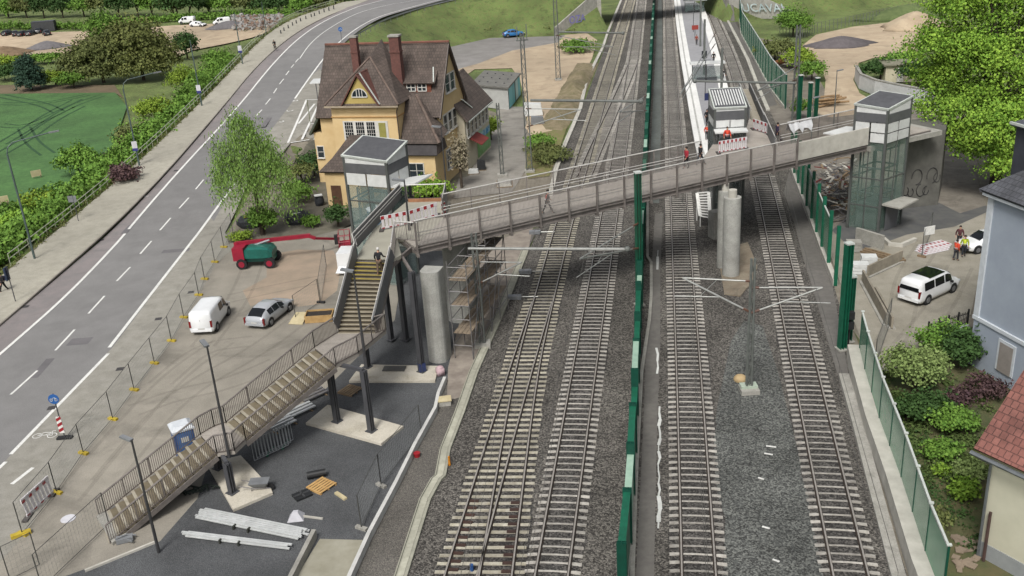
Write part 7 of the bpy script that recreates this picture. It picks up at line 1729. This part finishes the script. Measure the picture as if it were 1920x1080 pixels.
def person(pos, rz, label, top, legs, hair='2a221e', walk=.25, vest=None, hat=None, armf=None, lean=0.0, bag=None, h=1.75, sit=False):
    t = thing('person', label, 'person', (0,0,0)); ORG[t] = Vector((0,0,0)); k = h/1.75
    def add(name, me, par=t): o = bpy.data.objects.new(name, me); COL.objects.link(o); o.parent = par; ORG[o] = ORG[t]; return o
    ly = lambda z: lean*max(0, z-.95)
    V = [(0,0,.95),(0,ly(1.15),1.15),(0,ly(1.38),1.37),(0,.01+ly(1.5),1.5),(0,.035+ly(1.58),1.58),(0,.03+ly(1.68),1.67),(0,.02+ly(1.74),1.74)]; Rr = [.12,.115,(.14,.11),.055,.075,(.085,.1),.06]
    E = [(0,1),(1,2),(2,3),(3,4),(4,5),(5,6)]
    V.append((0,.125+ly(1.64),1.635)); Rr.append(.016); E.append((5,7))      # nose
    clo = {'legs': ([], [], []), 'top': ([], [], [])}
    def chain(start, pts, rs):
        p = start
        for q, r_ in zip(pts, rs): V.append(q); Rr.append(r_); E.append((p, len(V)-1)); p = len(V)-1
        return p
    L = {}
    for s in (-1, 1):
        f = walk*s
        if sit: pts = [(s*.1,0,.9),(s*.12,.34,.78+.06*s),(s*.11,.16,.38),(s*.1,.3,.34)]
        else: pts = [(s*.1,0,.88),(s*.1,f*.5+.03,.5),(s*.1,f-.04*(f<0),.09+.06*(f<0)),(s*.11,f+.15,.035+.03*(f<0))]
        chain(0, pts, [.085,.062,.042,.035]); L[s] = pts
    A = {}
    for s in (-1, 1):
        g = -walk*s*.9; af = armf.get(s) if armf else None
        if af: el_, wr_ = af
        else: el_, wr_ = (s*.27, -.03+g*.5+ly(1.15), 1.15), (s*.28, .1+g+ly(.95), .93)
        sh = (s*.19, ly(1.42), 1.42); p = chain(2, [sh, el_, wr_], [.055,.042,.028]); A[s] = (sh, el_, wr_)
        d = (Vector(wr_)-Vector(el_)).normalized(); side = d.cross(Vector((0,1,0))).normalized(); w_ = Vector(wr_); palm = w_+d*.07; V.append(tuple(palm)); Rr.append((.034,.02)); E.append((p, len(V)-1)); pi_ = len(V)-1
        for j in range(4): b = palm+side*(j-1.5)*.019+d*.035; e_ = b+d*(.05,.06,.055,.042)[j]+Vector((0,.02,0)); chain(pi_, [tuple(b), tuple(e_)], [.0085,.007])
        th = w_+d*.03+side*-.03*s; chain(p, [tuple(th), tuple(th+d*.04+Vector((0,.02,0)))], [.011,.009])
    add('body', skin_mesh('body', V, E, Rr, skin_c))
    tm = M('cloth_'+top, top, top, 5, .9, big=.15); lm = M('cloth_'+legs, legs, legs, 5, .9, big=.15)
    v = [(0,0,.9),(0,ly(1.15),1.15),(0,ly(1.38),1.38),(0,ly(1.47),1.47)]; r_ = [.15,.145,(.17,.135),.09]; e = [(0,1),(1,2),(2,3)]
    for s in (-1,1): n = len(v); v += [A[s][0], A[s][1], tuple(Vector(A[s][1]).lerp(Vector(A[s][2]),.9))]; r_ += [.08,.062,.045]; e += [(2,n),(n,n+1),(n+1,n+2)]
    tp_ = add('jacket', skin_mesh('jacket', v, e, r_, tm))
    v = [(0,0,.97)]; r_ = [.135]; e = []
    for s in (-1,1): n = len(v); v += [L[s][0], L[s][1], tuple(Vector(L[s][1]).lerp(Vector(L[s][2]),.92))]; r_ += [.1,.08,.06]; e += [(0,n),(n,n+1),(n+1,n+2)]
    add('trousers', skin_mesh('trousers', v, e, r_, lm))
    for s in (-1,1):
        a_, b_ = Vector(L[s][2]), Vector(L[s][3]); add('shoe', skin_mesh('shoe', [tuple(a_), tuple(b_+Vector((0,.03,0)))], [(0,1)], [.055,.045], M('shoe','2a2624','201d1b',4,.7)))
    hc = ly(1.69); mb = MB(); mb.ball((0,-.005+hc,1.7),(.1,.115,.1),12,8)
    if vest:
        v = [(0,0,.93),(0,ly(1.15),1.15),(0,ly(1.38),1.38),(0,ly(1.44),1.45)]; add('vest', skin_mesh('vest', v, [(0,1),(1,2),(2,3)], [.165,.16,(.2,.15),.1], M('vest_'+vest, vest, vest, 5,.7,big=.05)), tp_)
        part('reflective_band', MB().cyl((0,0,1.08),(0,0,1.13),.185,.185,14), M('reflective','d6dadc','c4c8ca',3,.4), tp_)
    part('hat' if hat else 'hair', mb, M('head_'+(hat or hair), hat or hair, hat or hair, 5, .85), t, smooth=True)
    if bag: part('bag', MB().box((.0,-.22,1.2),(.3,.16,.42)), M('bag_'+bag,bag,bag,4,.8), t)
    place(t, pos, rz); t.scale = (k,)*3; return t
def face(dx, dy): return math.atan2(dy, dx)-math.pi/2
def stz(px, py, zg): return U(px, py, zg)
sp = f1L.lerp(g1L, .19).lerp(f1R.lerp(g1R,.19), .74); person(Vector((sp.x,sp.y,ZD-(ZD-Z1)*.22)), face(.1,1), 'person in a long black coat and white cap climbing the top stairs', '1f1f24', '6b5a4c', hat='e8e6e2', walk=.22, armf={1:((.3,.05,1.2),(.45,.2,1.12))}, lean=.15)
person(U(1027,401,ZD), face(1,.45), 'person in a red vest and dark trousers crossing the left half of the bridge', '2e2a2c', '26262a', vest='c4432f', walk=.35, lean=.12)
person(U(1287,316,ZD), face(-1,-.4), 'person in a red jacket walking on the bridge left of the lift', 'a8283a', '2b2a2e', walk=.15)
person(U(1313,310,ZD), face(1,.5), 'person in a black jacket striding on the middle of the bridge', '1c1c20', '4b4c50', walk=.38, armf=None)
person(U(1457,268,ZD), face(.8,.3), 'person in dark purple clothes on the bridge beyond the short barrier', '2f2440', '241e2c', walk=.36)
person(U(1363,276,ZD), face(0,-1), 'worker in orange high-visibility vest behind the barrier at the platform lift', 'd8442f', '33343a', vest='ec5232', walk=.05)
person(U(1325,262,.8), face(0,-1), 'worker in orange vest standing on the platform beside the lift', 'c94432', '2a2a30', vest='ea5636', walk=.08)
person(U(1325,232,.8), face(.3,-1), 'person in black waiting on the platform just left of the lift', '1e1e22', '1f2024', walk=.05)
person(U(1338,118,.8), face(0,-1), 'person in black on the platform above the shelter', '1c1c20', '222226', walk=.2)
person(U(1355,152,.8), face(.2,-1), 'person in black on the bright platform edge right of the shelter', '1d1d22', '222226', walk=.25)
person(U(1306,84,.8), face(0,-1), 'person in reddish clothes far along the platform', 'a04a3a', '2e2e33', walk=.1)
person(U(1791,489), face(1,.4), 'worker in an orange vest at the stack of barrier boards in the courtyard', 'd94a30', '3c3e46', vest='f05a34', walk=.12, armf={-1:((-.28,.12,1.2),(-.2,.35,1.2))})
person(U(1806,481), face(-.3,-1), 'worker in a bright yellow vest next to the orange one', 'a8b82c', '2b3038', vest='d4e83a', walk=.08)
person(U(1797,462), face(-.3,-1), 'person in dark reddish clothes behind the two workers', '5a3236', '2b2a2e', walk=.08)
person(at(9,548), face(-.4,-1), 'person in black walking at the left picture edge on the pavement', '1a1a1e', '16161a', walk=.32, bag='3a3a55')
# cyclist
cp = UR(517,96); t = person(cp+Vector((0,0,.25)), face(-.1,-1), 'cyclist in black riding on the pavement at the bend', '1a1a1d', '2a2320', hat='1e1e20', lean=.35, sit=True, armf={-1:((-.26,.25,1.2),(-.22,.5,1.02)),1:((.26,.25,1.2),(.22,.5,1.02))})
b = thing('bicycle', 'dark bicycle ridden by the cyclist at the bend', 'bicycle', (0,0,0)); 
for y in (-.52,.55): 
    q_ = [(0,y+math.cos(a_)*.34,.34+math.sin(a_)*.34) for a_ in [2*math.pi*k/16 for k in range(17)]]; part('wheel', MB().tube(q_, .022, 5), tyre_m, b)
part('frame', MB().tube([(0,-.52,.34),(0,-.15,.85),(0,.42,.88),(0,-.05,.35),(0,-.15,.85)], .018,5).tube([(0,-.05,.35),(0,-.52,.34)],.018,5).tube([(0,.55,.34),(0,.42,.95)],.018,5), black, b); part('saddle', MB().box((0,-.17,.92),(.12,.24,.06)), black, b); part('handlebar', MB().tube([(-.25,.4,1.0),(.25,.4,1.0)],.014,5), black, b)
place(b, cp+Vector((0,0,.125)), face(-.1,-1))

# ================================================================== TREES AND SHRUBS
Lbirch = leaf('birch_leaf','8fae5a','688a45',.8); Lbig = leaf('bright_leaf','9dbe4a','56812f',.4); Lolive = leaf('olive_leaf','838a52','5f6b40',.6); Lgreen = leaf('shrub_leaf','84a94a','587f35',.6); Lyel = leaf('yellow_leaf','9db545','7c9a3a',.6)
Ldark = leaf('dark_leaf','4d6a38','3a552f',.6); Lcon = leaf('conifer_leaf','46604f','344b3e',.8); Lpurp = leaf('purple_leaf','6b5450','57444a',.8); Lgrey = leaf('pale_leaf','93a567','6c8249',.7); Lred = leaf('blossom_leaf','b9ab96','8f8a6a',.9)
# birch with hanging twigs
bp = U(492,440); tree('birch_tree', 'light green birch with hanging twigs between road and station house', 'tree', bp, [((0,0,8.4),(2.3,2.1,3.1),2.4),((-.5,0,10.6),(1.3,1.3,1.8),1),((-1.9,.2,6.8),(1.8,1.6,2.4),1.8),((1.9,-.2,6.2),(1.9,1.7,2.6),2),((-.3,-1.5,5.4),(2.1,1.5,2.4),1.6),((1.0,1.4,7.5),(1.7,1.6,2.4),1.2),((-2.7,.4,8.6),(.9,.9,1.2),.35),((-3.2,0,5.4),(.9,.9,1.6),.4),((2.9,-.6,4.2),(1.2,1.2,1.8),.6)], 21000, .2, Lbirch, .2, 6.5, 3, droop=1.7, limbs=14, tuft=24, spread=1.6)
bush('shrub', 'dense green shrub at the foot of the birch', 'shrub', U(497,438), (1.5,1.4,1.5), 2600, .2, Lgreen, 5); bush('shrub', 'low bright shrub between the birch and the boom lift', 'shrub', U(452,452), (1.1,.9,.5), 900, .17, Lyel, 6); bush('shrub', 'small green shrub by the boom lift basket', 'shrub', U(585,425), (1.0,.8,.7), 900, .17, Lgreen, 7)
bush('shrub', 'bushy plant at the base of the glass lift tower', 'shrub', U(635,425), (1.2,1.4,1.4), 1700, .18, Ldark, 8)
bush('shrub', 'bright green bushes between house wing and bridge landing', 'shrub', U(800,378), (3.2,1.6,1.5), 3600, .22, Lbig, 9, n=6); bush('climbing_plant', 'pale flowering climber on the east gable of the house', 'climber', U(866,352), (.8,.8,3.2), 2200, .2, Lred, 10, n=3)
bush('shrub', 'bright bush behind the mural wall in the lane', 'shrub', at(921,262), (1.1,1.6,1.7), 1700, .22, Lyel, 11); bush('shrub', 'grey green shrub at the left house corner', 'shrub', U(590,330), (1.8,2.4,1.6), 2300, .22, Ldark, 12); bush('shrub', 'brownish shrub behind the birch near the house yard', 'shrub', U(567,345), (1.6,1.8,1.5), 1600, .2, Lolive, 13); bush('shrub', 'low shrub below the left house corner', 'shrub', U(560,380), (1.6,2.2,1.3), 1800, .2, Lgreen, 40)
# the great tree at the right
tb = U(1866,345); tree('broadleaf_tree', 'huge bright green tree at the top right behind the blue house', 'tree', tb, [((0,0,11),(5,4.6,5),3.5),((-4.6,.5,7.6),(3.6,3.2,3),2),((-3.6,0,12.5),(3.6,3.2,3.4),2),((1.5,1,16.5),(4.6,4,4),2.5),((-2.2,2,18),(3.6,3.4,3.4),1.8),((5,0,9),(4,4,4),2),((5.5,1,14),(4.4,4,4.2),2),((-1.5,-3.2,7.4),(3.0,2.6,2.4),1.3),((3.4,-3.4,7.8),(3.2,2.8,2.6),1.3),((-5.8,1.5,10.2),(2.2,2.2,2.0),.9),((-6.2,-.4,5.6),(2.0,2.0,1.5),.7),((7,-2,6),(3,3,2.6),1),((0,3,22),(4.4,4,3.6),2),((-3.4,-3,4.6),(2.4,2.2,1.8),.9),((1.5,-4,4.6),(3,2.4,2),1.2),((-1.5,1,4.2),(3,3,1.8),1),((5,-4,5),(3,3,3),1.2),((9,0,12),(5,5,6),3),((-1,-5.5,3.4),(3,2,1.7),.9),((3,-6,3.2),(3,2,1.7),.9),((-4,-5,6.5),(2.2,2,2),.8),((-6.5,1,13.5),(2.6,2.6,2.6),1),((-5,1,16.5),(2.6,2.6,2.6),1)], 120000, .2, Lbig, .55, 7.5, 21, limbs=40, tuft=70, spread=2.6)
# hedge and garden behind the white wall
for k, (px, rad, lb, m_) in enumerate((((1650,150),(3.2,2.0,1.7),'dark hedge bush at the left end of the white garden wall',Ldark),((1690,138),(3.2,2.2,1.9),'green hedge bush behind the garden hut',Lgreen),((1720,165),(3.0,3.0,2.3),'dark bush right of the garden hut',Ldark))): bush('hedge_bush', lb, 'hedge', U(*px), rad, 3400, .26, m_, 50+k)
bush('shrub', 'big round light green willow on the right embankment slope', 'shrub', at(1487,68), (3.4,3.0,3.0), 6500, .26, Lgreen, 60); bush('shrub', 'olive brown thicket above the orange pipes', 'shrub', at(1453,112), (3.4,3.0,1.8), 3600, .28, Lolive, 61); bush('shrub', 'yellow green bush right of the orange pipes', 'shrub', at(1497,128), (2.4,3.0,1.8), 3200, .26, Lyel, 62); bush('shrub', 'bright bush at the edge of the sandy lane', 'shrub', at(1522,150), (2.2,2.6,1.5), 2600, .24, Lgreen, 63); bush('shrub', 'small round shrub at the green posts behind the bridge', 'shrub', U(1500,222), (1.0,1.0,1.4), 1200, .2, Lgreen, 64)
bush('shrub', 'green shrub on the soil bank by the lattice mast', 'shrub', U(1083,98), (3.0,3.2,1.2), 2600, .3, Lgreen, 65); bush('shrub', 'scrubby growth between the left back track and the lane', 'shrub', U(1030,300), (2.6,4.0,.8), 2400, .22, Lolive, 66); bush('shrub', 'weedy green patch beside the white edging behind the bridge', 'shrub', U(1012,275), (1.6,3.0,.7), 1500, .2, Lgreen, 67)
# garden at the right
for k, (px, rad, n_, lb, m_) in enumerate((((1712,735),(1.75,1.6,1.7),6500,'pale flowering round shrub behind the green glass wall',Lgrey),((1765,675),(1.6,1.4,1.4),4200,'loose green shrub in front of the iron fence',Lgreen),((1800,690),(1.3,1.2,1.5),3000,'dark shrub beside the blue house door',Ldark),((1740,790),(1.3,1.1,1.0),2600,'dark green bush left in the middle of the garden',Ldark),((1783,812),(1.2,1.05,.9),2600,'clipped round bush in the middle of the garden',Lgreen),((1765,862),(.9,.75,.65),1600,'small round bush in the lower garden',Lgreen),((1700,790),(.9,.8,.9),1500,'bush close to the glass wall in the garden',Ldark),((1815,905),(.9,.7,.7),1100,'leafy plant near the cream house wall',Lgrey),((1806,935),(.7,.6,.55),900,'bright leafy plant below the other by the cream house',Lbig),((1762,892),(.35,.35,.3),350,'tiny bright plant in the bare garden bed',Lbig),((1748,985),(.8,1.2,.4),800,'low ground plant near the bottom of the garden',Lolive),((1800,760),(1.0,.8,.5),900,'low lavender coloured patch of flowers in the garden',Lpurp),((1845,745),(1.3,1.2,.7),1300,'reddish brown shrub in front of the blue house base',Lpurp))):
    bush('garden_shrub', lb, 'shrub', U(*px), rad, n_, .15, m_, 80+k)
uq = random.Random(44); ub = []
for k in range(90): p = U(uq.uniform(1655,1850), uq.uniform(700,900), 0); p.x = max(p.x, 18.2+(60-p.y)*-.0); s_ = uq.uniform(.3,.7); ub.append(((p.x+1.2 if p.x < 19 else p.x,p.y,.1),(s_,s_,s_*.45),1))
me = foliage_mesh('garden_undergrowth', ub, 9000, .12, leaf('undergrowth_leaf','6f8348','4c5f36',1), 9, flat=.5); o = bpy.data.objects.new('garden_undergrowth', me); COL.objects.link(o); o['kind'] = 'stuff'; o['label'] = 'low undergrowth between the garden shrubs'
gp2 = MB(); q = random.Random(31)
for k in range(26): p = U(q.uniform(1790,1835), q.uniform(1000,1075), 0); gp2.box((p.x,p.y,.04+q.random()*.05),(q.uniform(.25,.5),q.uniform(.2,.35),.06),q.uniform(0,3))
struct('broken_paving', gp2, M('broken_slab','a3927f','8b7c6b',2,.9), kind='stuff')
# left thicket below the railing, as one mass, with single shrubs standing out
q = random.Random(77); bl = []
for k in range(64):
    u_ = k/63; py = lerp(520, 112, u_); px = interp([(a_[0], a_[1]) for a_ in reversed([(430,108),(390,165),(300,255),(255,300),(120,412),(60,470),(-60,560)])][::-1], py) if False else None
    rp = PF[int(lerp(6, 52, u_))]; o_ = offs(PF, -1)[int(lerp(6,52,u_))]-PF[int(lerp(6,52,u_))]
    d_ = q.uniform(1.8, 6.6); c = rp+o_*d_; g_ = H(c.x, c.y); r_ = q.uniform(1.1, 2.0)*(1+.5*u_); bl.append(((c.x,c.y,g_+r_*.5),(r_,r_*1.2,r_*.95),1))
me = foliage_mesh('shrub_thicket', bl, 52000, .3, Lgreen, 5); o = bpy.data.objects.new('shrub_thicket', me); COL.objects.link(o); o['kind'] = 'stuff'; o['label'] = 'dense green thicket along the pavement railing'
for k, (px, rad, n_, lb, m_) in enumerate((((350,175),(3.2,3.0,2.6),4200,'light green shrub in the thicket below the middle banner pole',Lyel),((295,235),(3.0,3.0,2.4),4200,'yellow green shrub in the thicket right of the curved lamp',Lyel),((250,285),(2.4,2.4,2.0),3000,'olive shrub behind the second road lamp',Lolive),((200,320),(2.4,2.2,1.1),2400,'purple brown low shrub in the thicket above the railing',Lpurp),((235,340),(1.9,1.8,1.0),1800,'dark purple shrub close to the railing',Lpurp),((150,330),(2.6,2.4,2.3),3600,'leafy green shrub at the corner of the crop field',Lgreen),((85,400),(2.6,2.2,1.5),3000,'bright low shrub left of the sign board',Lyel),((40,440),(2.6,2.2,1.4),3000,'bright shrub next to the nearest road lamp',Lbig),((410,130),(2.8,3.2,2.4),3600,'green shrub by the upper banner pole',Lgreen),((20,420),(2.4,2.0,1.2),2200,'green shrub at the left edge above the pedestrian',Lgreen))): bush('hedge_shrub', lb, 'shrub', at(*px), rad, n_, .26, m_, 120+k)
# large olive trees beyond the field, conifer, distant rows
tree('broadleaf_tree', 'broad olive brown tree mass beyond the crop field, left half', 'tree', at(195,155), [((0,0,5.2),(5.0,4.5,4.9),3),((-4,0,4),(3.6,3.2,3.4),1.6),((3,1,6),(4,4,4),2),((0,-2,2.4),(5,3,2.4),1.4)], 15000, .42, Lolive, .35, 3, 31); tree('broadleaf_tree', 'broad olive green tree mass beyond the crop field, right half', 'tree', at(270,150), [((0,0,6.4),(5.2,4.6,5.4),3),((4,0,4.2),(3.8,3.6,3.8),1.8),((-2,2,7.2),(4,3.6,3.6),1.6),((1,-2,2.6),(5,3,2.6),1.4)], 17000, .42, leaf('olive_green_leaf','84894e','626d40',.6), .35, 3, 32)
tree('broadleaf_tree', 'fresh green treetop between the two olive trees', 'tree', at(205,110), [((0,0,6.5),(3.2,3.2,4.0),2)], 4200, .4, Lgreen, .25, 3, 33); tree('broadleaf_tree', 'dark green small tree at the right end of the olive trees', 'tree', at(352,110), [((0,0,3),(2.6,2.6,2.8),2)], 3000, .36, Ldark, .2, 2, 34)
tree('conifer_tree', 'dark blue green conifer at the top of the crop field', 'tree', at(60,170), [((0,0,1.6),(2.7,2.7,1.7),2.2),((0,0,3.4),(2.4,2.4,2.0),2.2),((0,0,5.2),(1.6,1.6,1.6),1.2)], 8500, .28, Lcon, .25, 3, 35)
for k, (px, rad, lb, m_) in enumerate((((10,150),(2.6,2.6,1.8),'bush left of the dark conifer',Ldark),((105,160),(3.2,2.6,1.6),'yellow green bush right of the dark conifer',Lyel),((140,165),(3.2,2.6,1.8),'green bush below the olive trees',Lgreen),((15,125),(4,3,1.3),'yellow flowering bush at the left edge',Lyel),((85,118),(5,3,1.2),'low green bush behind the conifer',Lgreen))): bush('field_bush', lb, 'shrub', at(*px), rad, 2800, .3, m_, 150+k)
k = 0
for i, px in enumerate(range(-20, 700, 34)):
    p = at(px, 34 if px < 360 else (26 if px < 560 else 14)); p.y += rnd.uniform(0,4); k += 1; hh = rnd.uniform(2.2,3.6)*(1.25 if px < 360 else .8)
    tree('background_tree', 'tree number %s from the left in the row along the top edge' % ('one two three four five six seven eight nine ten eleven twelve thirteen fourteen fifteen sixteen seventeen eighteen nineteen twenty twenty-one twenty-two'.split()[k-1]), 'tree', p, [((0,0,hh),(3.6,3,hh),2),((rnd.uniform(-3,3),1,hh*1.4),(2.8,2.4,hh*.8),1.2)], 2600, .5, (Ldark,Lgreen,Lolive,Ldark)[i%4], .25, 2, 200+i, group='trees along the top edge')
hb = []
for px in range(-30, 540, 9): p = at(px, 56 if px < 180 else lerp(50,33,min(1,(px-180)/300))); hb.append(((p.x,p.y+2,p.z+.7),(2.2,1.6,1.1),1))
me = foliage_mesh('far_hedge', hb, 9000, .45, Lgreen, 6); o = bpy.data.objects.new('far_hedge', me); COL.objects.link(o); o['kind'] = 'stuff'; o['label'] = 'low green hedge behind the far yard'
for i, (x_, y_) in enumerate(((70,262),(85,270),(-60,300),(-90,290),(-30,310),(10,300),(100,250),(62,280))):
    tree('background_tree', 'far tree beyond the road bridge embankment', 'tree', (x_,y_,0), [((0,0,5),(5,4,4.5),2)], 1800, .6, Ldark, .3, 3, 300+i, group='trees beyond the embankment')
# grass tufts on verge and slopes
def tufts(name, region, n, mat, s, label, seed):
    q = random.Random(seed); b_ = []
    for k in range(n//30):
        (x0,y0),(x1,y1),(x2,y2),(x3,y3) = region; u_, v_ = q.random(), q.random(); px = lerp(lerp(x0,x1,u_),lerp(x3,x2,u_),v_); py = lerp(lerp(y0,y1,u_),lerp(y3,y2,u_),v_); p = at(px,py); b_.append(((p.x,p.y,p.z+.02),(s*3,s*3,s*.9),1))
    me = foliage_mesh(name, b_, n, s, mat, seed, flat=.8); o = bpy.data.objects.new(name, me); COL.objects.link(o); o['kind'] = 'stuff'; o['label'] = label
tufts('grass_tufts', [(1600,690),(1780,700),(1840,1060),(1720,900)], 5200, Ldark, .11, 'weedy grass in the right-hand garden', 1); tufts('grass_tufts', [(380,60),(1090,20),(1085,60),(850,80)], 200, Lolive, .3, 'sparse herbs on the left embankment', 2)
ve = [p for p in offs(PF,.15)]; b_ = []
q = random.Random(3)
for p in ve[::1]:
    for j in range(3): b_.append(((p.x+q.uniform(-.35,.25),p.y+q.uniform(-.6,.6),p.z+.05),(.35,.5,.22),1))
me = foliage_mesh('verge_grass', b_, 9000, .16, leaf('verge_leaf','77824a','6d6a45',1), 8, flat=.6); o = bpy.data.objects.new('verge_grass', me); COL.objects.link(o); o['kind'] = 'stuff'; o['label'] = 'grass strip under the pavement railing'
